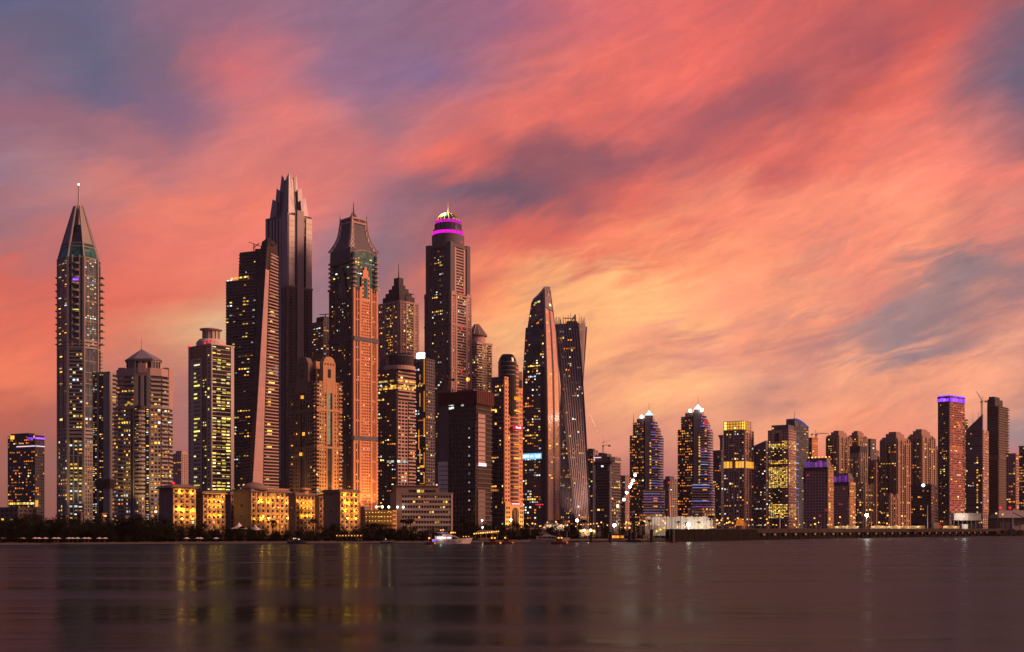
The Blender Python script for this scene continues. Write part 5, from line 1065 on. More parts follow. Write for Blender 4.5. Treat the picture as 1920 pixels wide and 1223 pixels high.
b = simple('pitched_roof_tower', 'dim brown tower with a slanted roof behind the yellow lit tower', 1850, 1411, 1436, 1446, 842, 38, 'mauve', 'mauve', p=.08, nbl=7, nbr=3, parap=False, mats=('warm', 'cool', 'dim')); b.part(MB().prism([(-b.W, 0), (0, 0), (0, b.D), (-b.W, b.D)], b.z(842), [b.z(836), b.z(826), b.z(826), b.z(836)]), 'roof_block', 'mauve'); b.done()
# yellow lit tower
b = B('yellow_windowed_tower', 'grey tower with whole floors of yellow lit windows', 1550, 1440, 1478, 1492, t=32, cat='office tower', joined=True)
zt = b.z(806); b.body('glass', zt)
for f_, w_, nb in ((b.L, b.W, 10), (b.Rf, b.D, 6)):
    b.seg(f_, 0, w_ * .2, 0, zt, 'grid', 'pink', 2, 3.7, .4, .35, .7); b.seg(f_, w_ * .2, w_ * .72, b.z(832) if f_ is b.L else 0, zt, 'blank' if f_ is b.L else 'grid', 'pink', 4, 3.7, .4, .35, .9); b.seg(f_, w_ * .72, w_, 0, zt, 'grid', 'pink', 3, 3.7, .4, .35, .7)
    for y0, y1, p_ in ((842, 826, .85), (870, 862, .8), (915, 875, .7), (972, 945, .62), (945, 915, .06), (862, 842, .06)):
        n_ = max(1, round((y1 - y0) / -2.65)); b.lit(f_, w_ * .04, w_ * .97, b.z(y0), b.z(y1), nb, n_, p_ if f_ is b.L else p_ * .55, ('yellow', 'yellow', 'warm', 'yellow'), o=.75, run=p_, hh=.62, hw=.85)
b.fb(b.L, 'tall_window', 'kglass', b.W * .34, b.W * .56, b.z(828), b.z(812), .6, 1.1, True)
b.box('roof_block', 'mauve', -b.W * .86, -1, 3, b.D - 3, zt, b.z(796)); b.fb(b.L, 'roof_lamp', 'lampw', b.sl(1448), b.sl(1449.5), b.z(803), b.z(801), -2, .5, True); b.done()
# blue curved-top tower
b = B('curved_top_tower', 'dark blue tower with a curved roof line and blue edge lights', 1650, 1470, 1490, 1516, t=48, joined=True)
zt = b.z(800); b.body('bglass', zt); b.seg(b.L, 0, b.W, 0, zt, 'bands', 'mauve', 4, 3.7, bh=.25, proud=.4); b.seg(b.Rf, 0, b.D, 0, zt, 'bands', 'dark', 6, 3.7, bh=.2, proud=.3, p=.05, mats=('yellow', 'warm', 'amber'))
pr = [(0, zt), (b.D, zt)] + [(b.D * (1 - k / 8), b.z(799 - 14 * math.sin(math.pi / 2 * k / 8))) for k in range(0, 9)]
b.part(MB().loft([[(o_, s0, z_) for s0, z_ in pr] for o_ in (-b.W * .8, .2)]), 'curved_roof', 'bglass')
mb = MB()
for k in range(8): mb.tube((.6, b.D * (1 - k / 8), b.z(799 - 14 * math.sin(math.pi / 2 * k / 8))), (.6, b.D * (1 - (k + 1) / 8), b.z(799 - 14 * math.sin(math.pi / 2 * (k + 1) / 8))), .7, n=4)
b.part(mb, 'edge_light', 'blue')
for y_ in range(820, 975, 12):
    b.fb(b.Rf, 'blue_light', 'blue', b.D * .02, b.D * .26, b.z(y_ + 1.2), b.z(y_ - .4), .4, .9, True); b.fb(b.L, 'blue_light', 'blue', b.W * .9, b.W, b.z(y_ + 5), b.z(y_ + 4), .4, .9, True)
b.mast(-3, 4, b.z(786), b.z(770), .5); b.done()
b = simple('unfinished_block', 'unfinished reddish block with a crane behind the curved blue tower', 2200, 1505, 1522, 1533, 822, 42, 'brown', 'orange', p=.12, nbl=4, nbr=3, mats=AMB); b.done()
tower_crane('tower_crane', 'small flat topped crane behind the blue curved tower', 2230, 1530, 824, 814, 24, 8, 0, R(2), 'steel')
def crowned(label, d, xl, xc, xr, top, body_top, lamps):
    b = B('violet_crown_tower', label, d, xl, xc, xr, t=34, cat='office tower', joined=True)
    zt = b.z(body_top); b.body('glass', zt)
    b.seg(b.L, 0, b.W, 0, zt, 'grid', 'pink', 8, 3.6, .5, .45, .8, .015, ('rsign', 'dim')); b.seg(b.Rf, 0, b.D, 0, zt, 'grid', 'tan', 4, 3.6, .5, .45, .8, .22, AMB)
    b.fb(b.L, 'dark_frame', 'dark', 0, b.W, zt - b.m(6), zt, .3, 1.3, True); b.fb(b.L, 'dark_frame', 'dark', 0, b.W * .06, zt - b.m(30), zt - b.m(6), .3, 1.2, True); b.fb(b.L, 'dark_frame', 'dark', b.W * .94, b.W, zt - b.m(30), zt - b.m(6), .3, 1.2, True)
    b.part(MB().prism([(-b.W + 1, 1), (-1, 1), (-1, b.D - 1), (-b.W + 1, b.D - 1)], zt, b.z(top), [(-b.W + 3, 4), (-3, 4), (-3, b.D - 4), (-b.W + 3, b.D - 4)]), 'crown', 'lglass')
    for i in range(9):
        b.fb(b.L, 'crown_light', 'purpledim', b.W * (.06 + .1 * i), b.W * (.06 + .1 * i) + b.W * .085, zt, zt + (b.z(top) - zt) * b.rnd.uniform(.55, .8), -1.6, -.6, True)
    if lamps:
        for k in range(7): b.part(MB().ball((-b.W * k / 7, b.D * .3, b.z(top) + 1), 1.0, 6, 4), 'roof_lamp', 'lampw')
    for zz in rng(4, b.z(body_top + 60), 3.6): b.fb(b.Rf, 'lit_window', 'yellow', b.D * .1, b.D * .35, zz, zz + 2.4, .2, 1.0, True) if lamps and b.rnd.random() < .6 else None
    b.done()
crowned('stone block with a violet lit glass crown and orange roof lamps', 1450, 1507, 1552, 1562, 858, 876, True)
crowned('smaller stone block with a violet lit glass crown and dark roof', 1600, 1562, 1592, 1603, 887, 904, False)
# brown residential towers in the haze, each with stepped shoulders
def resid(label, d, xl, xc, xr, top, sh, wl='jbr', wr='jbr', p=.08, steps=True, top2=None):
    b = B('residential_tower', label, d, xl, xc, xr, t=40, cat='apartment tower', joined=True, group='brown residential towers')
    zt = b.z(sh); b.body('glass', zt); p *= 1.9
    b.seg(b.L, 0, b.W, 0, zt, 'grid', wl, 6, 3.7, .42, .45, .8, p * .7, ('warm', 'yellow', 'amber', 'dim')); b.seg(b.Rf, 0, b.D, 0, zt, 'grid', wr, 6, 3.7, .42, .45, .8, p * .7, ('warm', 'amber', 'yellow', 'dim'))
    cx_, cy_ = -b.W / 2, b.D / 2
    for f_, w_ in ((b.L, b.W), (b.Rf, b.D)):
        for k in (.0, .3, .62, .93): b.fb(f_, 'pilaster', wl, w_ * k, w_ * (k + .07), 0, zt + 2.5, -.3, 1.7)
        b.fb(f_, 'glazed_bay', 'kglass', w_ * .46, w_ * .53, 4, zt - 6, -.3, 1.0)
    if steps:
        for hf, y_ in ((.86, sh - (sh - top) * .45), (.62, sh - (sh - top) * .8), (.42, top)):
            b.box('roof_tier', wl, cx_ - b.W / 2 * hf, cx_ + b.W / 2 * hf, cy_ - b.D / 2 * hf, cy_ + b.D / 2 * hf, zt - 1, b.z(y_))
        for sx, sy in ((-1, -1), (1, -1), (1, 1)): b.box('corner_turret', wr, cx_ + sx * b.W * .40 - 3, cx_ + sx * b.W * .40 + 3, cy_ + sy * b.D * .40 - 3, cy_ + sy * b.D * .40 + 3, zt - 2, zt + 5)
    else: b.box('roof_tier', 'dark', -b.W - .5, .5, -.5, b.D + .5, zt, b.z(top))
    b.done(); return b
resid('brown residential tower with stepped roof behind the violet crowned blocks', 2000, 1549, 1572, 1596, 806, 822)
resid('brown residential tower with stepped roof behind the dark capped tower', 2100, 1590, 1608, 1626, 807, 822)
resid('tan residential tower capped with a dark flat roof block', 1850, 1594, 1612, 1625, 836, 851, 'cream', 'jbr', .04, False)
simple('blue_grey_tower', 'small blue grey tower beside the brown stepped towers', 2300, 1620, 1632, 1642, 824, 40, 'mauve', 'mauve', 'bglass', p=.05, nbl=3, nbr=3).done()
resid('lower tan residential tower between the taller stepped ones', 1900, 1622, 1641, 1656, 862, 872, p=.05)
resid('tan residential block low in front of the stepped brown towers', 1780, 1594, 1620, 1636, 906, 912, 'cream', 'jbr', .1)
resid('tall brown residential tower with broad stepped shoulders beside the grey office block', 1900, 1650, 1682, 1706, 808, 828, p=.05)
resid('brown residential tower with stepped shoulders and brightly lit corner beside the red tower', 2000, 1702, 1728, 1753, 803, 822, p=.06)
resid('thin tan residential tower right beside the violet topped tower', 2100, 1746, 1754, 1762, 838, 842, p=.01)
resid('short brown residential tower with few lights in front of the stepped ones', 1700, 1652, 1668, 1682, 926, 932, p=.05)
b = simple('grey_office_block', 'low dark grey office block with banded floors and a roof lamp', 1450, 1708, 1746, 1757, 912, 32, 'dark', 'dark', 'glass', 'bands', 'bands', 9, 4, .05, AMB, cat='office block'); b.part(MB().ball((-b.W * .38, -1, b.z(910)), 1.8), 'roof_lamp', 'lamp'); b.box('plant_room', 'dark', -b.W * .8, -2, 3, b.D * .7, b.z(912), b.z(907)); b.done()
# violet-topped tower with red pixel facade
b = B('violet_top_tower', 'tall tower with violet lit roof band and red patterned side', 1500, 1759, 1780, 1808, t=50, joined=False)
zt = b.z(753); b.body('glass', zt); W_, D_ = b.W, b.D
b.seg(b.L, 0, W_, 0, zt, 'fins', 'mauve', 3, 3.7, .2, proud=.7)
for zz in rng(0, zt, 3.7): b.fb(b.L, 'floor_band', 'mauve', W_ * .1, W_ * .95, zz, zz + .9, -.2, .3)
b.lit(b.L, W_ * .15, W_ * .8, 0, zt, 4, 70, .07, ('yellow', 'warm'))
b.fb(b.Rf, 'red_wall', 'redwall', 0, D_, 0, zt, -.3, .5)
npz = 56; npx = 9
for j in range(npz):
    for i in range(npx):
        if b.rnd.random() < (.8 if j > 12 else .55) and not (34 <= j <= 36):
            b.fb(b.Rf, 'window', 'kglass', D_ * (i + .08 + .2 * b.rnd.random()) / npx, D_ * (i + .75 + .2 * b.rnd.random()) / npx, zt * (j + .2) / npz, zt * (j + .72) / npz, .4, .62)
b.lit(b.Rf, D_ * .05, D_ * .95, 10, zt - 5, 8, 54, .05, ('amber', 'warm'), o=.75)
for zz in rng(b.z(900), b.z(770), 3.9): b.fb(b.Rf, 'balcony', 'redwall', D_ * .93, D_ * 1.0, zz, zz + 1.2, .3, 1.8)
for f_, w_ in ((b.L, W_), (b.Rf, D_)):
    b.fb(f_, 'roof_band', 'vglass', -.6, w_ + .6, zt, b.z(741), -.5, .8)
    n_ = 6 if f_ is b.L else 10
    for i in range(n_): b.fb(f_, 'violet_light', 'violet', w_ * (i + .05) / n_, w_ * (i + .95) / n_, zt + .5, zt + b.m(5.5 + 3 * b.rnd.random()), .7, 1.05)
    b.fb(f_, 'violet_light', 'violet', -.5, w_ + .5, b.z(742.2), b.z(741), .7, 1.1)
b.box('roof_slab', 'dark', -W_ - .4, .4, -.4, D_ + .4, b.z(741), b.z(740.4))
b = simple('slim_dark_tower', 'slim dark tower with yellow lit windows hidden by the red patterned tower', 1800, 1796, 1806, 1814, 788, 45, 'dark', 'dark', 'kglass', p=.25, nbl=3, nbr=3, mats=('yellow', 'warm')); b.done()
b = B('slanted_roof_tower', 'grey tower with a sharply slanted roof and antenna', 1750, 1811, 1842, 1853, t=34, joined=True)
zt = b.z(806); b.body('lglass', zt); b.seg(b.L, 0, b.W, 0, zt, 'bands', 'mauve', 8, 3.7, bh=.35, proud=.5, p=.03); b.seg(b.Rf, 0, b.D, 0, zt, 'grid', 'pink', 4, 3.7, .4, .4, .7, .12)
b.part(MB().prism([(-b.W, 0), (0, 0), (0, 5), (-b.W, 5)], zt, [zt + .5, b.z(777), b.z(777), zt + .5]), 'slanted_screen', 'mauve'); b.mast(-b.W * .25, 3, b.z(795), b.z(769), .6); b.mast(-b.W * .6, 3, b.z(800), b.z(772), .4)
for zz in rng(20, b.z(850), 3.7): b.fb(b.L, 'lit_window', 'warm', b.W * .66, b.W * .74, zz, zz + 2, .2, .8, True) if b.rnd.random() < .6 else None
b.done()
b = B('netted_tower', 'dark unfinished tower with a rounded top and bare slab edges', 1800, 1851, 1872, 1890, t=42, cat='building site', joined=True)
zt = b.z(762); b.body('dark_body' if False else 'glass', zt); b.seg(b.L, 0, b.W, 0, zt, 'bands', 'dark', 5, 3.7, bh=.5, proud=.6); b.seg(b.Rf, 0, b.D, 0, zt, 'bands', 'mauve', 5, 3.7, bh=.3, proud=1.6)
b.box('upper_block', 'dark', -b.W, -b.W * .3, 0, b.D * .8, zt, b.z(748)); b.box('upper_block', 'dark', -b.W * .9, -b.W * .4, 2, b.D * .6, b.z(748), b.z(743)); b.fb(b.L, 'bare_floor', 'brown', 0, b.W, b.z(862), b.z(853), .1, .9, True); b.fb(b.Rf, 'bare_floor', 'brown', 0, b.D, b.z(862), b.z(853), .1, 1.0, True)
for k in range(40): b.fb(b.Rf, 'slab_edge', 'dark', b.D * .9, b.D * 1.0, zt - 3 - k * 5, zt - 2.4 - k * 5, .2, 3.0)
b.done()
tower_crane('tower_crane', 'slender crane mast rising between the slanted roof tower and dark netted tower', 1790, 1841, 800, 752, 18, 6, 180, R(60), 'steel')
simple('pale_pink_tower', 'pale pink tower with narrow windows at the right hand end of the row', 1700, 1887, 1904, 1913, 852, 40, 'pink', 'pink', p=.05, nbl=4, nbr=4, mats=AMB).done()
simple('speckled_tower', 'dark tower speckled with orange windows at the end of the quay', 1600, 1911, 1928, 1945, 838, 42, 'mauve', 'mauve', p=.3, nbl=5, nbr=5, mats=AMB).done()
simple('far_pair_block', 'small hazy block showing above the low tan residential tower', 2500, 1640, 1648, 1656, 858, 40, 'jbr', 'jbr', p=.03, nbl=3, nbr=3).done()

# faint towers in the haze far behind, filling the gaps of the row
for px, wd, y_, lb_ in ((1168, 14, 905, 'faint distant tower seen behind the lamp lined boom'), (1250, 12, 915, 'faint distant tower left of the pink spire'), (1340, 16, 880, 'faint distant tower just beside the second twin hotel'), (1420, 14, 868, 'faint distant tower over the slanted roof block'), (1545, 18, 862, 'faint distant tower behind the violet crowned stone block'), (1586, 14, 870, 'faint distant tower behind the smaller violet crown'), (1640, 16, 845, 'faint distant tower next to the blue grey tower'), (1700, 16, 858, 'faint distant tower between the two broad stepped towers'), (1760, 14, 872, 'faint distant tower left of the red patterned tower'), (1900, 16, 880, 'faint distant tower behind the pale pink tower'), (338, 14, 880, 'faint distant tower left of the round crowned office tower')):
    b = simple('distant_tower', lb_, 2900, px - wd / 2, px, px + wd / 2, y_, 40, 'jbr', 'jbr', p=.06, nbl=5, nbr=5, mats=AMB); b.box('plant_room', 'jbr', -b.W * .7, -3, 3, b.D * .7, b.z(y_), b.z(y_ - 4)); b.done()
# ================================================================ land, beach, quay
def DW(py): return F * CH / (py - YH)     # distance of a point on the water at photo row py
def shore(px, py): d = DW(py); return (WX(px, d), d)
front = [shore(-300, 1023), shore(0, 1022), shore(150, 1021), shore(320, 1020), shore(560, 1019), shore(800, 1017.6), shore(930, 1017), shore(1100, 1016), shore(1300, 1014)]
far = [(205, 880), (560, 1330), (9000, 3000), (9000, 14000), (-9000, 14000), (-9000, 560)]
M['sandm'] = wall('beach_sand', (.085, .072, .066), .95, spec=.05)
M['earth'] = wall('dark_earth', (.03, .027, .025), .95, spec=.05)
mb = MB(); nn = len(front)
up_ = [(p[0] * (1 + 14 / p[1]), p[1] + 14) for p in front]
b0 = [(*p, -.2) for p in front]; b1 = [(*p, 1.6) for p in up_]
mb.v = b0 + b1; mb.f = [(i, i + 1, nn + i + 1, nn + i) for i in range(nn - 1)]
o = mb.obj('beach', 'sandm'); o['kind'] = 'structure'
land = [(p[0] * (1 + 12 / p[1]), p[1] + 12) for p in front]
o = MB().prism(land + far, -1, GZ - 1.6).obj('ground', 'earth'); o['kind'] = 'structure'
# quay: front edge runs back to the right
QF = [shore(1256, 1016), shore(1420, 1012.5), shore(1600, 1009), shore(1760, 1006.5), shore(1885, 1004.6)]
QZ = 7.3
back = [(p[0] + 40, p[1] + 420) for p in reversed(QF)]
M['quayc'] = wall('quay_concrete', (.035, .028, .027), .9, spec=.08); M['quayd'] = wall('dark_quay_concrete', (.010, .009, .010), .9, spec=.03)  # quayd: darker than the deck, for core wall, piles and wall blocks
o = MB().prism(QF + back, 4.4, QZ).obj('quay', 'quayc'); o['kind'] = 'structure'
qi = [(p[0] + (3.5 if i else .4), p[1] + (6 if i else .2)) for i, p in enumerate(QF)]
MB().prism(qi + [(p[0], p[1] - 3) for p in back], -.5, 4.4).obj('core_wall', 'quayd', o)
# solid first stretch of the quay
a_, c_ = Vector(QF[0]), Vector(QF[1]); n_ = 16
for i in range(n_):
    p0 = a_.lerp(c_, i / n_ + .002); p1 = a_.lerp(c_, (i + 1) / n_ - .002); fz = Face(p0[:], p1[:])
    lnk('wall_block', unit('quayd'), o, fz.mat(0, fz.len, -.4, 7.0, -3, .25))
segs = []
tot = 0
for p, q_ in zip(QF[1:], QF[2:]):
    L_ = (Vector(q_) - Vector(p)).length; n_ = max(2, round(L_ / 17))
    fz = Face(p, q_)
    for i in range(n_):
        s0 = L_ * i / n_
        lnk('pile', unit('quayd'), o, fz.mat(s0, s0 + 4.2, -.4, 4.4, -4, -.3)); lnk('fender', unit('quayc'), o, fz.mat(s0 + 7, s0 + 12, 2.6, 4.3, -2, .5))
        lnk('fender_panel', unit('grey'), o, fz.mat(s0 + 8, s0 + 10.5, 3.0, 4.0, .4, .8)); lnk('edge_beam', unit('quayc'), o, fz.mat(s0 + .1, s0 + L_ / n_ - .1, 4.6, QZ - .3, -.2, .25))
RK = wall('rock', (.02, .018, .018), .95, spec=.05); M['rock'] = RK
# rock mound beyond the quay end
rm = []
rr_ = random.Random(5)
rock = []
for v in range(4):
    mb = MB(); mb.ball((0, 0, 0), 1, 7, 4); mb.v = [(x_ * rr_.uniform(.75, 1.2), y_ * rr_.uniform(.75, 1.2), z_ * rr_.uniform(.6, .95)) for x_, y_, z_ in mb.v]; rock.append(mb.mesh('boulder', 'rock'))
e0 = Vector(shore(1878, 1005.6)); e1 = Vector(shore(1990, 1004))
mound = MB().loft([[(e0.x, e0.y + 6, -1), (e0.x + 5, e0.y + 40, -1), (e0.x + 5, e0.y + 36, 5), (e0.x, e0.y + 14, 5)], [(e1.x, e1.y + 6, -1), (e1.x + 5, e1.y + 46, -1), (e1.x + 5, e1.y + 36, 5.5), (e1.x, e1.y + 16, 5.5)]]).obj('rock_bank', 'rock'); mound['kind'] = 'structure'
for k in range(90):
    f = rr_.random(); h_ = rr_.random(); c0 = e0.lerp(e1, f); r_ = rr_.uniform(1.3, 2.6)
    lnk('boulder', rock[k % 4], mound, Matrix.Translation((c0.x + rr_.uniform(-2, 2), c0.y + 5 + 9 * h_, -.2 + 5.2 * h_)) @ Matrix.Rotation(rr_.uniform(0, 6), 4, 'Z') @ Matrix.Diagonal((r_, r_, r_, 1)))

# ================================================================ trees along the shore
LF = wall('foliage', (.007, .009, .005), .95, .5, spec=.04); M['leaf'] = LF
M['bark'] = wall('bark', (.02, .015, .012), .9, spec=.05)
def tree_mesh(seed, h, w, palm=False):
    r_ = random.Random(seed); tb = MB(); lb = MB()
    if palm:
        lean = r_.uniform(-.06, .06); pts = [Vector((lean * h * (k / 5) ** 2, 0, h * k / 5)) for k in range(6)]
        for k in range(5): tb.tube(pts[k], pts[k + 1], .28 - .025 * k, .28 - .025 * (k + 1), 6)
        tp = pts[-1]
        for k in range(18):
            a = 2 * math.pi * k / 18 + r_.uniform(-.15, .15); el = r_.uniform(-.3, 1.0); L_ = w * r_.uniform(.85, 1.15); prev = tp; dr = Vector((math.cos(a), math.sin(a), 0)); sd = Vector((-dr.y, dr.x, 0))
            n_ = 6
            for q_ in range(1, n_ + 1):
                t_ = q_ / n_; cur = tp + dr * L_ * t_ * (1 - .15 * t_) + Vector((0, 0, L_ * (el * .6 * t_ - .75 * t_ * t_)))
                wd = .55 * (1 - .7 * t_) + .1
                for sg in (-1, 1):
                    bq = len(lb.v); lb.v += [tuple(prev), tuple(cur), tuple(cur + sd * sg * wd - Vector((0, 0, wd * .5)) + dr * .15), tuple(prev + sd * sg * wd * 1.05 - Vector((0, 0, wd * .5)))]; lb.f.append((bq, bq + 1, bq + 2, bq + 3))
                prev = cur
    else:
        th = h * .3; tb.tube((0, 0, 0), (r_.uniform(-.3, .3), r_.uniform(-.3, .3), th), .34, .2, 7)
        cl = []
        for k in range(17):
            a = r_.uniform(0, 6.283); rad = w * .5 * math.sqrt(r_.random()) * .8; zc = h * (.2 + .68 * r_.random() * (1 - .45 * (rad / (w * .5)) ** 2)); c = Vector((rad * math.cos(a), rad * math.sin(a), zc)); cl.append((c, r_.uniform(.16, .27) * w))
            tb.tube((0, 0, th * r_.uniform(.6, 1)), c * .9, .11, .03, 4)
        for c, cr in cl:
            for k in range(64):
                v = Vector((r_.gauss(0, 1), r_.gauss(0, 1), r_.gauss(0, .8))); v = v.normalized() * cr * r_.random() ** .4; p = c + v
                s_ = r_.uniform(.16, .36); u = Vector((r_.gauss(0, 1), r_.gauss(0, 1), r_.gauss(0, 1))).normalized(); q_ = u.orthogonal().normalized()
                bq = len(lb.v); lb.v += [tuple(p - u * s_), tuple(p + q_ * s_ * .55), tuple(p + u * s_), tuple(p - q_ * s_ * .55)]; lb.f.append((bq, bq + 1, bq + 2, bq + 3))
    return tb.mesh('trunk', 'bark'), lb.mesh('crown', 'leaf')
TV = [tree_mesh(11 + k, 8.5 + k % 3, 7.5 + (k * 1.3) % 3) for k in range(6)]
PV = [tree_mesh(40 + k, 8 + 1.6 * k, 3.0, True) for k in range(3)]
rt_ = random.Random(21)
def spot_desc(px):
    marks = [(40, 'below the far hotel'), (105, 'left of the pointed tower'), (200, 'below the pointed tower'), (300, 'below the pyramid roof'), (370, 'by the lit villa block'), (440, 'by the three column wing'), (545, 'by the domed hotel block'), (600, 'by the turreted hotel wing'), (690, 'by the hotel end block'), (760, 'near the lit decks'), (850, 'by the banded hotel'), (930, 'behind the white yacht'), (1010, 'below the arched tower'), (1100, 'below the twisted tower'), (1190, 'below the lamp boom'), (1260, 'beside the striped hoarding')]
    for m_, t_ in marks:
        if px < m_: return t_
    return 'on the quay'
def place_tree(px, d, sc_, palm=None, base=GZ - 1.5, row=None):
    tv = PV[palm] if palm is not None else TV[rt_.randrange(6)]
    kind = 'palm' if palm is not None else 'broadleaf'
    size = 'tall' if sc_ > 1.12 else 'low' if sc_ < .85 else 'mid height'
    rw = {None: '', 0: ' at the sand edge', 1: ' behind the front row', 2: ' deep in the belt', 3: ' at the back of the belt'}[row]
    lb_ = (size + ' dark palm ' if palm is not None else size + ' dark shade tree ') + spot_desc(px) + rw
    o = thing('palm_tree' if palm is not None else 'shade_tree', lb_, 'tree', (WX(px, d), d, base), rt_.uniform(0, 6.28), lb_.replace('dark ', ''))
    o.scale = (sc_ * rt_.uniform(.9, 1.15), sc_ * rt_.uniform(.9, 1.15), sc_)
    lnk('trunk', tv[0], o); lnk('crown', tv[1], o)
def canopy(px):   # photo row of the tree tops along the shore
    return edge([(0, 974), (60, 973), (150, 976), (290, 973), (330, 981), (400, 987), (440, 991), (470, 987), (560, 991), (600, 988), (680, 986), (760, 986), (850, 992), (880, 985), (960, 981), (1000, 984), (1040, 985), (1075, 978), (1110, 987), (1150, 984), (1190, 990), (1230, 992), (1260, 990)], px)
for row, (dd0, off) in enumerate(((14, 10), (36, 6), (62, 2), (95, 0))):
    px = -12 + row * 7.0
    while px < 1236:
        d = DW(edge([(0, 1022), (320, 1020), (560, 1019), (930, 1017), (1300, 1014)], px)) + dd0 + rt_.uniform(-5, 5)
        h = (CH + (YH - canopy(px) - off) / F * d) - (GZ - 1.5); h *= rt_.uniform(.92, 1.26)
        place_tree(px, d, max(.45, h / 9.0), row=row)
        px += rt_.uniform(17, 25) * (1.0 if px < 1000 else 1.25)
for px, d, s_ in ((36, 600, 1.), (92, 610, 1.1), (262, 604, 1.05), (312, 640, 1.0), (455, 640, .9), (512, 650, .95), (588, 650, 1.), (628, 655, 1.05), (702, 660, 1.1), (756, 665, 1.), (770, 662, 1.2), (868, 665, 1.), (1095, 690, 1.), (1204, 690, .9)): place_tree(px, d, s_, rt_.randrange(3))
for px, s_ in ((1217, .9), (1272, .75), (1286, .62), (1310, .7), (1333, 1.25)): place_tree(px, 722, s_ * .8, 0, QZ)

def shrub_mesh(seed):
    r_ = random.Random(seed); lb = MB()
    for k in range(420):
        a = r_.uniform(0, 6.283); q_ = math.sqrt(r_.random()); p = Vector((2.3 * q_ * math.cos(a), 1.5 * q_ * math.sin(a), 2.6 * r_.random() * (1 - .6 * q_ * q_) * (.75 + .25 * math.sin(3 * a + seed))))
        s_ = r_.uniform(.15, .34); u = Vector((r_.gauss(0, 1), r_.gauss(0, 1), r_.gauss(0, 1))).normalized(); w_ = u.orthogonal().normalized()
        bq = len(lb.v); lb.v += [tuple(p - u * s_), tuple(p + w_ * s_ * .6), tuple(p + u * s_), tuple(p - w_ * s_ * .6)]; lb.f.append((bq, bq + 1, bq + 2, bq + 3))
    tb = MB()
    for k in range(4): tb.tube((.3 * k - .5, 0, -.3), (.8 * k - 1.2, .2, 1.3), .07, .03, 4)
    return lb.mesh('foliage', 'leaf'), tb.mesh('stems', 'bark')
SV = [shrub_mesh(k) for k in range(4)]
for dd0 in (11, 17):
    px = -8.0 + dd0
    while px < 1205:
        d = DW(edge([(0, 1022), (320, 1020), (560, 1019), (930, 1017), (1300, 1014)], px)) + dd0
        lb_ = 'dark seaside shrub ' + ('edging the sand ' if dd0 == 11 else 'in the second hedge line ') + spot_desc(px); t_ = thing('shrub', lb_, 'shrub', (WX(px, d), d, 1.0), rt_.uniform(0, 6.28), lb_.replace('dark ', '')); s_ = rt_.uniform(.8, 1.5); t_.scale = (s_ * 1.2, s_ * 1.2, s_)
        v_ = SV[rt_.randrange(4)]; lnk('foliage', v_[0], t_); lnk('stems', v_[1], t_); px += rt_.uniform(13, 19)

# ================================================================ seafront hotels
FIX = MB().ball((0, 0, 0), .42, 8, 6).mesh('wall_lamp', 'lampw')
def glow(parent, p, en, col=(1, .50, .10), r_=.25, fixture=True):
    l_ = bpy.data.lights.new('wall_lamp_light', 'POINT'); l_.energy = en; l_.color = col; l_.shadow_soft_size = r_
    lo = lnk('wall_lamp_light', l_, parent); lo.location = Vector(p) + (Vector((.2, 0, .8)) if fixture else Vector((0, 0, 0)))
    if fixture: lnk('wall_lamp', FIX, parent, Matrix.Translation(p))
def hotel(label, d, xl, xc, xr, top, t, lamps, cols=4, rows=None, eave=True, wl='brown', wr='sand', fh=3.6, bays=True, nm='hotel_wing'):
    b = B(nm, label, d, xl, xc, xr, t=t, cat='hotel', joined=False, dep=None)
    zt = b.z(top); W_, D_ = b.W, b.D
    b.body(wl, zt, name='wall'); b.fb(b.Rf, 'front_wall', wr, 0, D_, 0, zt, -.3, .3)  # dark side, gold front: shade and lamp glow put into the wall colours
    n_ = max(2, round(zt / fh)); f_h = zt / n_
    for j in range(n_):
        z_ = j * f_h
        for i in range(cols):
            a, c = D_ * (i + .29) / cols, D_ * (i + .71) / cols
            lit_ = b.rnd.random() < .07
            b.fb(b.Rf, 'lit_window' if lit_ else 'window', 'warm' if lit_ else 'kglass', a, c, z_ + .9, z_ + f_h - .9, .2, .42)
            if bays and j > 0 and i % 2 == (j % 2): b.fb(b.Rf, 'balcony', wr, a - .5, c + .5, z_ + .1, z_ + 1.1, .3, 1.5)
        if j in (n_ - 1, n_ // 2): b.fb(b.Rf, 'string_course', wr, -.3, D_ + .3, z_ - .25, z_ + .25, .25, .85)
    for i in range(cols + 1): b.fb(b.Rf, 'pilaster', wr, max(0, D_ * i / cols - .45), min(D_, D_ * i / cols + .45), 0, zt, .2, .75)
    for j in range(1, n_):
        if b.rnd.random() < .5: b.fb(b.L, 'window', 'kglass', W_ * .4, W_ * .55, j * f_h + 1, j * f_h + 2.4, -.1, .1)
    if eave:
        b.box('roof_slab', wl, -W_ - 1.6, 1.8, -1.6, D_ + 1.6, zt, zt + .9); b.box('roof', 'brown', -W_ - .6, .8, -.6, D_ + .6, zt + .9, zt + 1.8)
    for fx, py, en in lamps: glow(b.root, (1.7, D_ * fx, b.z(py)), en * 1.5, (1, .46, .035))
    return b
b = hotel('flat roofed lit villa block with deep eaves and a red roof beacon', 770, 298, 324, 366, 916, 48, [(.30, 924, 900), (.82, 926, 650), (.25, 957, 1100), (.42, 959, 700), (.85, 959, 800), (.36, 975, 900), (.82, 974, 600)], 4)
b.beacon(-b.W * .1, b.D * .1, b.z(906), .9); b.part(MB().prism([(-b.W - 2.5, -2.5), (2.6, -2.5), (2.6, b.D + 2.5), (-b.W - 2.5, b.D + 2.5)], b.z(914), b.z(908), [(-b.W + 3, 3), (-3, 3), (-3, b.D - 3), (-b.W + 3, b.D - 3)]), 'hipped_roof', 'brown')
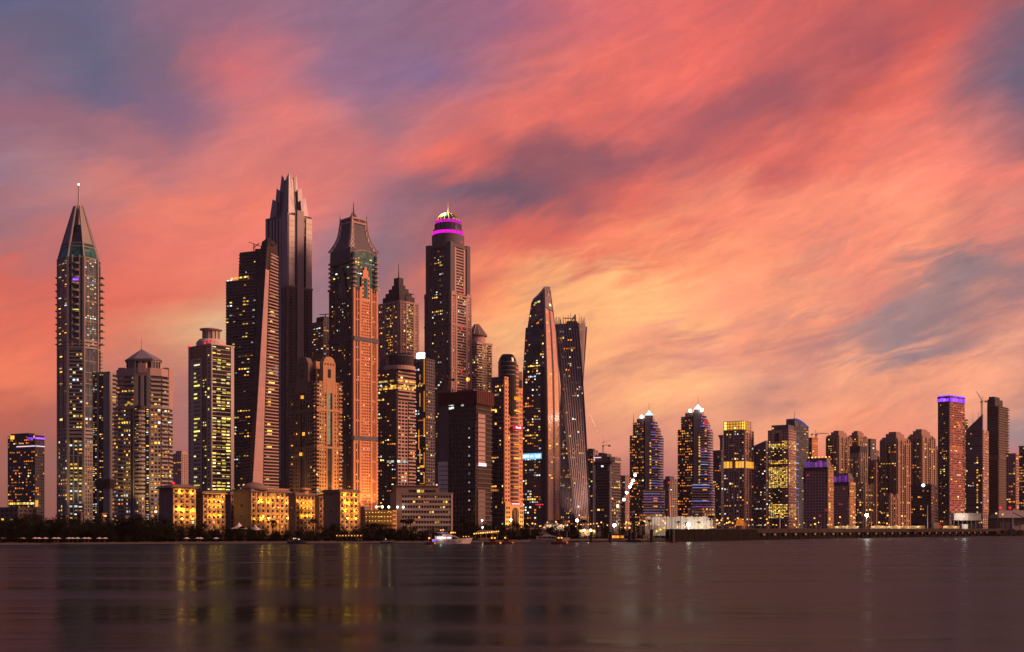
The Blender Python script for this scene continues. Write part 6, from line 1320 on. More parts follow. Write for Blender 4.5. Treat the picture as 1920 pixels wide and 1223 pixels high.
b = hotel('lit hotel wing with three bay columns and row of wall lamps', 790, 366, 380, 421, 926, 42, [(f, y, e) for f in (.30, .52, .74) for y, e in ((940, 230), (951, 260), (969, 300))] + [(.9, 931, 200)], 5)
b.fb(b.Rf, 'pergola_beam', 'sand', 0, b.D, b.z(926), b.z(924.5), .5, 2.5)
b = hotel('dim hotel link block with round balconies between the lit wings', 830, 418, 432, 448, 928, 42, [(.5, 950, 60), (.8, 940, 60), (.8, 966, 60)], 3, wr='tan')
b = hotel('wide lit hotel block with a shallow dome and colonnade', 800, 438, 470, 541, 922, 30, [(.24, 941, 900), (.44, 941, 1000), (.94, 941, 800), (.24, 974, 900), (.42, 974, 1100), (.94, 973, 800), (.06, 974, 300)] + [(f, y, 110) for f in (.56, .68, .80) for y in (933, 951, 969)], 8)
b.part(MB().lathe([(b.m(26), b.z(918)), (b.m(24), b.z(912)), (b.m(15), b.z(906)), (b.m(4), b.z(903.5)), (.3, b.z(903))], 24, -b.W * .35, b.D * .25), 'dome', 'brown', smooth=True)
for k in range(6): b.fb(b.Rf, 'roof_arch', 'tan', b.D * (.42 + .09 * k), b.D * (.47 + .09 * k), b.z(921), b.z(915), -1, .5)
b.fb(b.Rf, 'roof_parapet', 'tan', b.D * .4, b.D, b.z(916), b.z(914), -1.2, .7)
for k in range(5): b.part(MB().tube((3.5, b.D * (.58 + .09 * k), 0), (3.5, b.D * (.58 + .09 * k), b.z(983)), .5, n=8), 'column', 'sand')
b.box('portico', 'sand', .4, 4.4, b.D * .55, b.D * .99, b.z(983), b.z(980)); glow(b.root, (2.5, b.D * .75, b.z(988)), 400); 
b = hotel('lit hotel wing with a roof turret beside the ornate tan tower', 790, 541, 554, 589, 929, 42, [(f, y, e) for f in (.32, .55, .78) for y, e in ((944, 230), (953, 240), (969, 280))] + [(.06, 942, 200)], 5)
b.part(MB().lathe([(b.m(8), b.z(929)), (b.m(8), b.z(920)), (b.m(12), b.z(918)), (b.m(12), b.z(915.5)), (b.m(3), b.z(914))], 12, -b.W * .2, b.D * .55), 'turret', 'tan'); glow(b.root, (b.m(10) - b.W * .2 + 2, b.D * .4, b.z(914)), 120, fixture=False)
b = hotel('dim hotel link block beside the tall lit end block', 840, 586, 598, 616, 934, 42, [(.6, 943, 70), (.4, 952, 60)], 3, wr='tan')
b = hotel('tall lit hotel end block with a thin sloping roof', 770, 606, 637, 671, 923, 44, [(.25, 930, 700), (.78, 931, 400), (.25, 944, 900), (.45, 946, 400), (.85, 945, 350), (.28, 959, 900), (.82, 960, 400), (.36, 974, 700), (.80, 974, 500)], 4)
b.part(MB().prism([(-b.W - 8, -1), (1.5, -1), (1.5, b.D * .5), (-b.W - 8, b.D * .5)], [b.z(928.5), b.z(921.5), b.z(921.5), b.z(928.5)], [b.z(927.5), b.z(920), b.z(920), b.z(927.5)]), 'sloping_roof', 'brown')
# parking decks with open lit floors
b = B('parking_decks', 'low block of open lit decks with rows of white lamps', 800, 676, 684, 731, t=20, dep=18, cat='building', joined=False)
b.root.rotation_euler = (0, 0, -R(4)); Wd = b.m(52)
for k, y_ in enumerate((990, 982, 974, 966, 958)): b.box('deck', 'sand', 0, Wd, 0, 18, b.z(y_) - .5, b.z(y_) + .5)
b.box('end_wall', 'brown', -b.m(9), -.2, .5, 18, 0, b.z(950)); b.box('back_wall', 'sand', 0, Wd, 16, 17.8, 0, b.z(957))
for k, y_ in enumerate((977, 969, 961)):
    for i in range(9): lnk('deck_lamp', FIX, b.root, Matrix.Translation((Wd * (i + .5) / 9, .2, b.z(y_))) @ Matrix.Diagonal((.8, .8, .6, 1)))
    for i in range(3): glow(b.root, (Wd * (i + .5) / 3, 5, b.z(y_)), 420, (1, .72, .18), fixture=False)
for i in range(7): b.box('deck_column', 'sand', Wd * i / 6 - .35, Wd * i / 6 + .35, .6, 1.3, 0, b.z(957))
for x_ in (.36, .58, .82): 
    b.part(MB().tube((Wd * x_, 6, b.z(957)), (Wd * x_, 6, b.z(951)), .15), 'lamp_post', 'steel'); b.part(MB().ball((Wd * x_, 5.8, b.z(950.5)), .7), 'roof_lamp', 'lamp')
# long banded hotel
b = B('banded_hotel', 'long grey hotel with white banded balconies and recessed top floor', 820, 733, 742, 848, t=72, cat='hotel', joined=False)
zt = b.z(926); b.body('glass', zt); W_, D_ = b.W, b.D
b.seg(b.Rf, D_ * .10, D_ * .97, 0, zt, 'bands', 'grey', 18, 3.6, bh=.48, proud=1.2, p=.045, mats=('warm', 'amber', 'yellow')); b.seg(b.L, 0, W_, 0, zt, 'blank', 'brown', proud=.5)
for i in range(19): b.fb(b.Rf, 'divider', 'grey', D_ * (.10 + .87 * i / 18) - .2, D_ * (.10 + .87 * i / 18) + .2, 0, zt, -.2, .9)
b.fb(b.Rf, 'end_wall', 'brown', 0, D_ * .10, 0, zt, -.3, 1.5); b.fb(b.Rf, 'end_wall', 'pink', D_ * .97, D_, 0, zt, -.3, 1.5)
b.box('top_floor', 'brown', -W_ + 2, -2, D_ * .02, D_ * .78, zt, b.z(911)); ft = Face((-2, D_ * .02), (-2, D_ * .78)); 
for i in range(7): b.fb(ft, 'lit_window' if i in (2, 3) else 'window', 'yellow' if i in (2, 3) else 'kglass', ft.len * (.30 + .09 * i), ft.len * (.37 + .09 * i), b.z(923), b.z(918), 0, .3)
b.box('roof_slab', 'brown', -W_ - .5, 1.6, -.5, D_ + .5, zt, zt + 1.0); b.box('top_roof', 'brown', -W_ + 1, -1, D_ * .01, D_ * .79, b.z(911), b.z(909.5))
for x_ in (738, 757): b.part(MB().ball((2, D_ * (.02 if x_ < 750 else .12), b.z(951)), .6), 'wall_lamp', 'lamp')
# two canvas tent roofs
for px, py in ((448, 984), (478, 988)):
    d = 700; t_ = thing('tent_canopy', 'white peaked canvas tent roof among the shore trees', 'tent', (WX(px, d), d, GZ - 1.5), .2, 'peaked tents by the hotel')
    h = WZ(py - 4, d) - GZ + 1.5; mb = MB()
    prof_ = [(5.2, h * .62), (3.2, h * .70), (1.7, h * .80), (.7, h * .92), (.1, h)]
    mb.lathe(prof_, 14); mb.obj('canvas', 'white', t_)
    for k in range(4): a = k * math.pi / 2 + .6; MB().tube((4.8 * math.cos(a), 4.8 * math.sin(a), 0), (4.8 * math.cos(a), 4.8 * math.sin(a), h * .63), .12).obj('pole', 'steel', t_)
# low rooftops above the trees on the left
for px, w_, y0, lit_ in ((122, 12, 968, 0), (150, 10, 963, 0), (188, 20, 964, 1), (232, 16, 969, 0), (262, 22, 966, 0)):
    d = 760; b = B('rooftop_house', {122: 'small low house beneath the pointed tower', 150: 'narrow brown house showing above trees below the pointed tower', 188: 'brown house with glowing terrace below the slab tower', 232: 'low brown house beneath the pyramid roof tower', 262: 'wide brown house above trees near the lit villa block'}[px], d, px - w_ / 2, px + w_ / 6, px + w_ / 2, t=35, cat='house', joined=False)
    zt = b.z(y0); b.body('brown', zt, name='wall'); b.roofring('brown', zt, .6, .7, 'roof_slab'); b.seg(b.L, .5, b.W - .5, 3, zt, 'punch', 'brown', 2, 3.4, proud=.3, hh=.45, hw=.4); b.seg(b.Rf, .5, b.D - .5, 3, zt, 'punch', 'brown', 2, 3.4, proud=.3, hh=.45, hw=.4)
    if lit_:
        for k in range(3): glow(b.root, (1.5, b.D * (.2 + .3 * k), zt - 1.2), 60, (1, .25, .04))
# ================================================================ boats, jetty, lamps, quay furniture
def hull(L_, Bm, H_, mat, parent, sheer=.25, sx=1):
    rings = []
    for k in range(9):
        t_ = k / 8; wd = Bm / 2 * (1 - max(0, (t_ - .55) / .45) ** 2.0) * (.86 + .14 * min(1, t_ * 4)); x_ = (-L_ / 2 + L_ * t_) * sx; h_ = H_ * (1 + sheer * max(0, t_ - .3) ** 1.6 * 1.6); wb = wd * (.72 if t_ < .8 else .3)
        wd = max(wd, .06); wb = max(wb, .04); st = L_ * .06 * sx if k == 8 else 0
        rings.append([(x_ - st, -wb, -.4), (x_ - st, wb, -.4), (x_, wd, h_), (x_, -wd, h_)] if sx < 0 else [(x_ - st, wb, -.4), (x_ - st, -wb, -.4), (x_, -wd, h_), (x_, wd, h_)])
    return MB().loft(rings).obj('hull', mat, parent)
def yacht(label, px, py, L_, mats, lit_, sx=1, name='motor_yacht', rz=0.06):
    d = DW(py); y_ = thing(name, label, 'boat', (WX(px, d), d, 0), rz)
    hl, dk = mats; H_ = L_ * .095
    hull(L_, L_ * .21, H_, hl, y_, .45, sx)
    def cab(x0, x1, z0, z1, w_, rake0, rake1, nm, mt):
        return MB().hexa([(sx * x0 * L_, -w_, z0), (sx * x1 * L_, -w_, z0), (sx * x1 * L_, w_, z0), (sx * x0 * L_, w_, z0), (sx * (x0 + rake0) * L_, -w_ * .88, z1), (sx * (x1 - rake1) * L_, -w_ * .88, z1), (sx * (x1 - rake1) * L_, w_ * .88, z1), (sx * (x0 + rake0) * L_, w_ * .88, z1)]).obj(nm, mt, y_)
    z0 = H_; z1 = H_ + L_ * .075; z2 = z1 + L_ * .05
    dh_ = cab(-.36, .24, z0 - .1, z1, L_ * .085, .0, .12, 'deckhouse', hl); cab(-.28, .10, z1, z1 + .15, L_ * .085, 0, 0, 'upper_deck', hl)
    cab(-.20, .06, z1 + .14, z2, L_ * .06, .02, .09, 'flybridge', hl); cab(-.30, -.05, z2 + L_ * .022, z2 + L_ * .03, L_ * .065, .0, .02, 'hardtop', hl)
    for k in range(4):
        xx = -.31 + .115 * k
        MB().box(min(sx * xx * L_, sx * (xx + .095) * L_), max(sx * xx * L_, sx * (xx + .095) * L_), -L_ * .0865, -L_ * .06, z0 + L_ * .022, z0 + L_ * .056).obj('lit_window' if lit_ else 'window', 'wsign' if lit_ and k < 3 else dk, dh_)
    MB().box(min(sx * .02 * L_, sx * .17 * L_), max(sx * .02 * L_, sx * .17 * L_), -L_ * .088, -L_ * .05, H_ * .98 + .1, H_ * 1.0 + L_ * .035).obj('bow_window', 'kglass', y_)
    for k in range(3): MB().box(sx * (-.05 + .12 * k) * L_ - .35, sx * (-.05 + .12 * k) * L_ + .35, -L_ * .1065, -L_ * .095, H_ * .5, H_ * .68).obj('porthole', 'kglass', y_)
    MB().tube((-.18 * L_ * sx, 0, z2 + .2), (-.20 * L_ * sx, 0, z2 + L_ * .10), .09, .05).tube((-.18 * L_ * sx - .8, 0, z2 + L_ * .06), (-.18 * L_ * sx + .8, 0, z2 + L_ * .06), .08).obj('radar_arch', hl, y_)
    rail = MB()
    for k in range(10): rail.tube((sx * (.1 + .038 * k) * L_, -L_ * .10 * (1 - (k / 10) ** 2), H_ * 1.15), (sx * (.1 + .038 * k) * L_, -L_ * .10 * (1 - (k / 10) ** 2), H_ * 1.15 + .9), .03, n=4)
    rail.obj('bow_rail', 'steel', y_)
    return y_, H_, z1, z2
y_, H_, z1, z2 = yacht('large white motor yacht with blue stern lights and lit saloon', 845, 1019.5, 22.5, ('white', 'kglass'), True)
for p, m_, r_ in (((-9.6, -2.6, .5), 'blue', .55), ((-8.4, -2.7, .9), 'blue', .4), ((-3.2, -1.7, z2 + .3), 'blue', .45), ((-4.4, -1.7, z2 + .2), 'blue', .4), ((-3.8, 0, z2 + 2.1), 'lampw', .3), ((-5, 0, z2 + 1.9), 'lampw', .3), ((.2, -1.5, z2 + .6), 'lampw', .4), ((1.2, -1.5, z2 + .7), 'lampw', .4), ((2.2, -1.4, z2 + .6), 'lampw', .35), ((6.5, -1.6, 3.6), 'lampw', .25), ((7.8, -1.3, 3.6), 'lampw', .25), ((9.2, -.8, 3.7), 'lampw', .2)): MB().ball(p, r_, 7, 5).obj('deck_lamp', m_, y_)
glow(y_, (-9.5, -3.6, 1.2), 260, (.1, .15, 1), fixture=False); glow(y_, (-5, -3.4, 3.0), 160, (1, .85, .6), fixture=False)
yacht('grey motor yacht moored among black piles without lights', 1032, 1018, 21, ('grey', 'kglass'), False)
y_, *_ = yacht('dark cabin cruiser with orange cabin lamps off the beach', 556, 1019.5, 10, ('dark', 'kglass'), False, -1, 'cabin_cruiser')
for p, m_ in (((-1.4, -.9, 2.6), 'lampw'), ((-.6, -.9, 2.65), 'lampw'), ((.3, -.9, 2.6), 'cool'), ((1.3, -.9, 2.2), 'cool')): MB().ball(p, .25, 6, 4).obj('deck_lamp', m_, y_)
y_, *_ = yacht('small black boat with a pale cabin near the long banded hotel', 727, 1019, 8, ('dark', 'white'), False, 1, 'cabin_cruiser')
MB().ball((-1, -.8, 2.2), .22, 6, 4).obj('deck_lamp', 'lampw', y_)
def work_boat(label, px, py, two, L_=9):
    d = DW(py); t_ = thing('work_boat', label, 'boat', (WX(px, d), d, 0), .05, 'small red work boats'); hull(L_, 3, 1.2, 'rust', t_, .3, 1)
    wh_ = MB().box(-L_ * .2, L_ * .12, -1.1, 1.1, 1.0, 2.7).obj('wheelhouse', 'rust', t_); MB().box(-L_ * .22, L_ * .14, -1.2, 1.2, 2.7, 2.85).obj('cabin_roof', 'rust', t_)
    MB().box(-L_ * .16, L_ * .08, -1.14, -1.0, 1.8, 2.4).obj('window', 'kglass', wh_); MB().tube((0, 0, 2.8), (0, 0, 4.6), .07).obj('mast', 'steel', t_)
    for k in range(2 if two else 1): MB().ball((-.8 + 1.5 * k, -1.0, 3.1), .42, 7, 5).obj('mast_lamp', 'lampw', t_)
    MB().box(L_ * .34, L_ * .42, -1.3, -.9, .5, 1.1).obj('side_lamp', 'amber', t_); glow(t_, (.2, -2.2, 3.2), 60, (1, .3, .05), fixture=False)
work_boat('small red work boat with two lamps beside the lit beach bar', 925, 1021, True); work_boat('small red work boat with one lamp beside the lit beach bar', 950, 1020.4, False, 8)
work_boat('small red work boat with paired lamps below the grey yacht', 1050, 1020.6, True); work_boat('tiny red tender tucked against the white yacht stern', 808, 1021.4, False, 5)
# beach bar
d = 640; t_ = thing('beach_bar', 'open beach bar with a thatched roof and string of orange lamps', 'pavilion', (WX(912, d), d, GZ - 1.5))
MB().prism([(-7, -3), (7, -3), (7, 3), (-7, 3)], 3.4, 5.2, [(-4, -.3), (4, -.3), (4, .3), (-4, .3)]).obj('roof', 'brown', t_)
for x_ in (-6, -3, 0, 3, 6): MB().tube((x_, -2.7, 0), (x_, -2.7, 3.4), .15).obj('post', 'brown', t_)
MB().box(-5, 5, -1, .4, 0, 1.1).obj('counter', 'brown', t_)
for k in range(12): MB().ball((-6.6 + 1.2 * k, -3.1, 3.3 + .12 * k), .38, 6, 4).obj('string_lamp', 'lampw', t_)
glow(t_, (-2, -4, 2.6), 300, (1, .45, .08), fixture=False); glow(t_, (4, -4, 2.8), 240, (1, .45, .08), fixture=False)
d = 628; t_ = thing('beach_terrace', 'low beach terrace lit by a row of orange lamps near the palms', 'pavilion', (WX(655, d), d, GZ - 1.5))
MB().box(-7, 7, -2, 2, 2.6, 2.9).obj('roof', 'brown', t_); MB().box(-7, 7, -2, 2, 0, .35).obj('floor', 'brown', t_)
for k in range(6): MB().tube((-6.8 + 2.7 * k, -1.9, .3), (-6.8 + 2.7 * k, -1.9, 2.6), .12).obj('post', 'brown', t_)
for k in range(9): MB().ball((-6.4 + 1.6 * k, -2.1, 2.3), .26, 6, 4).obj('string_lamp', 'lampw', t_)
for k in (-4, 3): glow(t_, (k, -1, 2), 160, (1, .5, .1), fixture=False)
# parasols on the left beach
def parasol(px, gi):
    d = DW(1021.6) + 9; t_ = thing('beach_parasol', gi, 'parasol', (WX(px, d), d, .9), rt_.uniform(0, 6), 'pale parasols on the beach')
    MB().tube((0, 0, 0), (0, 0, 2.4), .05).obj('pole', 'steel', t_); MB().loft([[(1.6 * math.cos(k * math.pi / 4), 1.6 * math.sin(k * math.pi / 4), 1.95) for k in range(8)], [(.06 * math.cos(k * math.pi / 4), .06 * math.sin(k * math.pi / 4), 2.55) for k in range(8)]]).obj('canopy', 'white', t_)
for px in (2, 8, 34, 41, 66, 73, 85, 102, 109, 129, 136, 145, 159, 166, 186, 197, 350, 371, 376, 405): parasol(px, 'pale beach parasol under the dark trees' if px < 250 else 'pale beach parasol by the villa block shore')
# lamps on posts
def street_lamp(label, px, py, d, base, r_=.8, mat='lampw', light=0, col=(1, .6, .2), arm=True, group='orange street lamps'):
    z_ = WZ(py, d); t_ = thing('street_lamp', label, 'lamp', (WX(px, d), d, base), 0, group); h = z_ - base
    MB().tube((0, 0, 0), (0, 0, h), .16, .09, 6).obj('pole', 'steel', t_)
    par_ = t_
    if arm: par_ = MB().tube((0, 0, h), (-1.2, -.4, h + .3), .08, .06, 5).obj('arm', 'steel', t_); q_ = (-1.3, -.5, h + .1)
    else: q_ = (0, -.3, h)
    MB().ball(q_, r_ * .72, 12, 9).obj('lamp_head', mat, par_)
    if light: glow(t_, (q_[0], q_[1] - r_ - .3, q_[2] - r_), light, col, fixture=False)
    return t_
L1 = 'orange street lamp among the trees below the twisted ribbed tower'; L2 = 'orange street lamp on the shore road beside the white striped hoarding'; L3 = 'orange street lamp on the quay in front of the gold crowned tower'; L4 = 'orange street lamp on the quay below the violet crowned blocks'; L5 = 'orange street lamp on the quay before the residential towers'; L6 = 'tall orange lamp behind the white site cabin'
for px, py in ((992, 983), (1002, 982), (1030, 980), (1046, 979), (1016, 987), (1024, 989), (1062, 989), (1086, 984), (1098, 984), (1111, 983), (1123, 982), (1131, 980)): street_lamp(L1, px, py, 760, GZ - 1.5, .65, 'lampw', 150 if px in (1024, 1062, 1131) else 0, group='street lamps below the twisted tower')
for px, py in ((1178, 980), (1183, 981), (1176, 990), (1184, 990), (1202, 982), (1212, 978), (1247, 977)): street_lamp(L2, px, py, 740, GZ - 1.5, .75, 'lampw', 120 if px in (1183, 1212) else 0, group='street lamps by the striped hoarding')
for px, py in ((1348, 976), (1356, 976), (1352, 981), (1366, 981), (1371, 979), (1377, 981), (1413, 975), (1441, 974), (1443, 981)): street_lamp(L3, px, py, 790, QZ, .75, 'lampw', 220 if px in (1352, 1371, 1441) else 0, group='street lamps before the gold crown')
for px, py in ((1493, 985), (1495, 973), (1530, 972), (1531, 983), (1578, 970), (1604, 971), (1599, 968)): street_lamp(L4, px, py, 860, QZ, .8, 'lampw', 200 if px in (1531, 1604) else 0, group='street lamps below the violet crowns')
for px, py in ((1634, 956), (1667, 967), (1666, 982), (1694, 968), (1695, 982), (1651, 980)): street_lamp(L5, px, py, 900, QZ, .8, 'lampw', 260 if px in (1667, 1695) else 0, group='street lamps before the residential towers')
for px, py in ((1870, 963), (1882, 965)): street_lamp(L6, px, py, 1180, QZ, 1.1, 'lampw', 300, group='lamps behind the site cabin')
for px, py, r_ in ((1152, 985, 1.3), (1082, 976, 1.2), (958, 975, .9), (904, 976, .7), (905, 989, .6)): street_lamp({1152: 'round white globe lamp at the foot of the lamp lined crane boom', 1082: 'white lamp at the foot of the twisted ribbed tower', 958: 'white lamp before the arched entrance', 904: 'tall white lamp behind the yacht', 905: 'low white lamp among the trees behind the yacht'}[px], px, py, 700, GZ - 1.5, r_, 'lamp', 200, (1, .9, .75), False, None)
street_lamp('single orange lamp among the dark trees on the left beach', 92, 1010, 575, 1, .55, 'lampw', 40, group=None)
t_ = street_lamp('very bright white floodlight on a quay mast', 1625, 966, 880, QZ, 1.7, 'lamph', 6000, (1, .85, .6), False, None)
street_lamp('dazzling yellow floodlight before the white striped hoarding', 1291, 984, 706, QZ, 1.5, 'lamph', 2600, (1, .85, .45), False, None)
for px in range(1345, 1606, 13): street_lamp('small orange road lamp in the line behind the solid quay wall' if px < 1430 else 'small orange road lamp in the line behind the piled quay edge', px + rt_.uniform(-4, 4), 983 + rt_.uniform(-3, 4), 800 + (px - 1345) * .4, QZ, .5, 'lampw', 0, group='small road lamps along the solid quay' if px < 1430 else 'small road lamps along the piled quay')
for px in range(985, 1250, 12): street_lamp('small orange road lamp along the shore drive behind the trees', px + rt_.uniform(-4, 4), 985 + rt_.uniform(-4, 4), 735, GZ - 1.5, .5, 'lampw', 0, group='small road lamps along the shore drive')
# low pale panels added along the quay, catching lamplight for the lit yard ground
for a_, c_, nm in ((1632, 1662, 'pale panels standing in for lit ground beside the floodlight mast'), (1663, 1735, 'bright panels standing in for lit ground along the middle of the quay'), (1768, 1800, 'panels standing in for lit ground before the white site cabin'), (1565, 1610, 'yellow lit panels standing in for lit ground left of the floodlight mast')):
    d = 900; x0, x1 = WX(a_, d), WX(c_, d); t_ = thing('ground_glow_panels', nm, 'fence', (x0, d, QZ)); n_ = max(3, int((x1 - x0) / 2.4))
    for k in range(n_): MB().box((x1 - x0) * k / n_ + .05, (x1 - x0) * (k + 1) / n_ - .05, 0, .12, .1, 2.1 + .5 * ((k * 7) % 3) / 3).obj('panel', 'cream', t_)
    for k in range(0, n_, 3): glow(t_, ((x1 - x0) * (k + .5) / n_, -2.2, 1.6), 420, (1, .72, .3), .2)
# masts
for px, d, y0, nm in ((1497, 820, 945, 'tall pale flag mast on the quay below the blue curved tower'), (1462, 830, 965, 'short green lit mast on the quay below the yellow lit tower'), (1739, 900, 948, 'tall pale mast on the quay before the grey office block'), (1342, 760, 972, 'thin grey mast beside the white striped hoarding'), (1257, 706, 965, 'yellow lit mast at the left end of the quay'), (1899, 1230, 962, 'thin pale mast beside the dark crane arm')):
    t_ = thing('mast', nm, 'mast', (WX(px, d), d, QZ if px > 1200 and px != 1257 else GZ)); h = WZ(y0, d) - t_.location.z
    MB().tube((0, 0, 0), (0, 0, h), .42, .22, 8).obj('pole', 'white', t_); MB().ball((0, 0, h), .35, 6, 4).obj('finial', 'white', t_); MB().box(-.6, .6, -.6, .6, 0, .5).obj('base', 'grey', t_)
glow(thing('yard_lamp', 'low orange lamp near the pale flag mast on the quay', 'lamp', (WX(1493, 815), 815, QZ)), (0, -1, 1.2), 120)
# white striped hoarding
d = 742; x0, x1 = WX(1210, d), WX(1336, d); t_ = thing('striped_hoarding', 'tall white hoarding of upright panels with dark gaps on the quay', 'hoarding', (x0, d, 3)); n_ = 44; rh = random.Random(3)
wp = (x1 - x0) / n_
MB().box(0, x1 - x0, .5, .9, 0, WZ(971, d) - 3).obj('backing', 'mauve', t_)
for k in range(n_): MB().box(k * wp + wp * rh.uniform(.02, .3), (k + 1) * wp - wp * rh.uniform(.0, .25), 0, .4, 0, WZ(968 + rh.uniform(0, 2), d) - 3).obj('panel', 'white', t_)
for px in (1268, 1282, 1300, 1314, 1328): glow(t_, (WX(px, d) - x0, -6, 5.5), 1100 if px > 1270 else 350, (1, .85, .6), .4)
glow(t_, (WX(1232, d) - x0, -8, 7), 3500, (1, .8, .6), fixture=False)
# lamp-lined crane boom
d = 700; a_ = Vector((WX(1157, d), d, GZ)); pts = [(1158, 949), (1170, 937), (1175, 924), (1181, 913), (1184, 907), (1187, 901), (1191, 891)]
t_ = thing('lamp_boom', 'slanted lattice boom strung with bright white lamps', 'crane', a_)
P_ = [Vector((WX(px, d) - a_.x, 0, WZ(py, d) - GZ)) for px, py in pts]; Q_ = [Vector((0, 0, 0))] + P_
mb = MB()
for p, q_ in zip(Q_, Q_[1:]): mb.tube(p + Vector((-.5, .6, 0)), q_ + Vector((-.5, .6, 0)), .12, n=4); mb.tube(p + Vector((.5, .6, 0)), q_ + Vector((.5, .6, 0)), .12, n=4); mb.tube(p + Vector((-.5, .6, 0)), q_ + Vector((.5, .6, 0)), .08, n=4)
mb.obj('boom', 'steel', t_); MB().box(-1.6, 1.6, -.4, 2, -1.5, 1.6).obj('carriage', 'redc', t_)
for k, p in enumerate(P_): MB().ball(p, .8 if k != 0 else .65, 12, 9).obj('lamp', 'lamp', t_)
for k in (1, 4, 6): glow(t_, P_[k] + Vector((0, -1.8, 0)), 500, (1, .85, .6), fixture=False)
# jetty piles, pontoon and gangway
for px, w_, y0, nm in ((1021, 3, 997, 'a'), (1061, 3, 997, 'a'), (1109, 3, 998, 'a'), (1145, 3, 999, 'a'), (1181, 4, 994, 'b'), (1190, 4, 998, 'b'), (1222, 3.4, 993, 'a'), (1260, 5, 992, 'c')):
    d = 655; t_ = thing('mooring_pile', {'a': 'thick black mooring pile standing in the water', 'b': 'black mooring pile rising from the dark dolphin platform', 'c': 'broad black pile at the left end of the quay wall'}[nm], 'pile', (WX(px, d), d, -.5), 0, 'black mooring piles')
    h = WZ(y0, d) + .5; r_ = w_ / F * d; MB().lathe([(r_, 0), (r_, h - .7), (r_ * 1.06, h - .6), (r_ * 1.06, h)], 12).obj('shaft', 'black', t_); MB().lathe([(r_ * 1.12, 1.2), (r_ * 1.12, 1.8)], 12).obj('collar', 'rust', t_)
d = 655
t_ = thing('dolphin_platform', 'low black mooring platform on the water around two piles', 'platform', (WX(1186, d), d - .5, 0)); MB().box(-4.2, 4.2, -2.6, 2.6, -.3, 1.3).obj('deck', 'black', t_); MB().box(-4.4, 4.4, -2.8, 2.8, .6, .9).obj('rubber_belt', 'black', t_)
for k in range(4): MB().tube((-3.6 + 2.4 * k, -2.3, 1.3), (-3.6 + 2.4 * k, -2.3, 2.2), .1).obj('bollard', 'steel', t_)
t_ = thing('pontoon', 'long dark red floating pontoon between the mooring piles', 'pontoon', (0, 662, 0)); xa, xb = WX(1055, 662), WX(1256, 662); n_ = 22
for k in range(n_): MB().box(xa + (xb - xa) * k / n_ + .05, xa + (xb - xa) * (k + 1) / n_ - .05, -1.5, 1.5, -.2, .8).obj('float', 'rust', t_)
for k in range(n_ * 2): MB().tube((xa + (xb - xa) * k / n_ / 2, 1.3, .8), (xa + (xb - xa) * k / n_ / 2, 1.3, 1.9), .05, n=4).obj('rail_post', 'rust', t_)
MB().tube((xa, 1.3, 1.9), (xb, 1.3, 1.9), .05, n=4).obj('handrail', 'rust', t_)
t_ = thing('gangway', 'yellow lit truss gangway sloping down to the pontoon', 'gangway', (0, 668, 0)); d = 668
A_, B_ = Vector((WX(1207, d), 0, 1.0)), Vector((WX(1248, d), 0, WZ(996, d)))
for sy in (-.8, .8):
    mb = MB(); n_ = 9; o_ = Vector((0, sy, 0)); u_ = Vector((0, 0, 2.6))
    mb.tube(A_ + o_, B_ + o_, .14, n=4); mb.tube(A_ + o_ + u_, B_ + o_ + u_, .14, n=4)
    for k in range(n_ + 1): p = A_.lerp(B_, k / n_) + o_; mb.tube(p, p + u_, .1, n=4)
    for k in range(n_): p = A_.lerp(B_, k / n_) + o_; q_ = A_.lerp(B_, (k + 1) / n_) + o_; mb.tube(p, q_ + u_, .08, n=4)
    mb.obj('side_truss', 'cream', t_)
MB().hexa([(A_.x, -.8, A_.z - .1), (B_.x, -.8, B_.z - .1), (B_.x, .8, B_.z - .1), (A_.x, .8, A_.z - .1), (A_.x, -.8, A_.z + .1), (B_.x, -.8, B_.z + .1), (B_.x, .8, B_.z + .1), (A_.x, .8, A_.z + .1)]).obj('walkway', 'steel', t_)
for k in range(4): p = A_.lerp(B_, .4 + .17 * k); glow(t_, (p.x, -2.4, p.z + 2.2), 110, (.9, 1, .25), .15)
# site cabin, truck and gear on the quay
d = 980; t_ = thing('site_cabin', 'white flat roofed site cabin raised on posts over the quay', 'cabin', (WX(1789, d), d, QZ), 0)
s_ = d / F; W1 = 27 * s_; W2 = 24 * s_; z0, z1 = WZ(976, d) - QZ, WZ(963, d) - QZ
MB().box(0, W1, 0, 9, z0, z1).obj('lit_room', 'white', t_); MB().box(W1 + .02, W1 + W2, .5, 9, z0, z1 - .05).obj('side_room', 'pale', t_); MB().box(-.3, W1 + W2 + .3, -.3, 9.3, z1, z1 + .35).obj('roof', 'pale', t_)
for k in range(7): MB().box((W1 + W2) * k / 6.2, (W1 + W2) * k / 6.2 + .5, 1, 1.6, 0, z0).obj('post', 'steel', t_)
MB().box(0, W1 + W2, 6, 6.3, 0, z0).obj('back_wall', 'dark', t_); MB().box(W1 * .55, W1 * .98, .3, 3, 0, z0 * .55).obj('counter_box', 'white', t_)
glow(t_, (W1 * .4, -9, z1 * .8), 4500, (1, .85, .65), .6); glow(t_, (W1 * .8, -2, 1.5), 160, (1, .9, .75), fixture=False)
d = 930; t_ = thing('red_truck', 'red flatbed truck parked on the quay beside the site cabin', 'truck', (WX(1765, d), d, QZ), 0); s_ = d / F
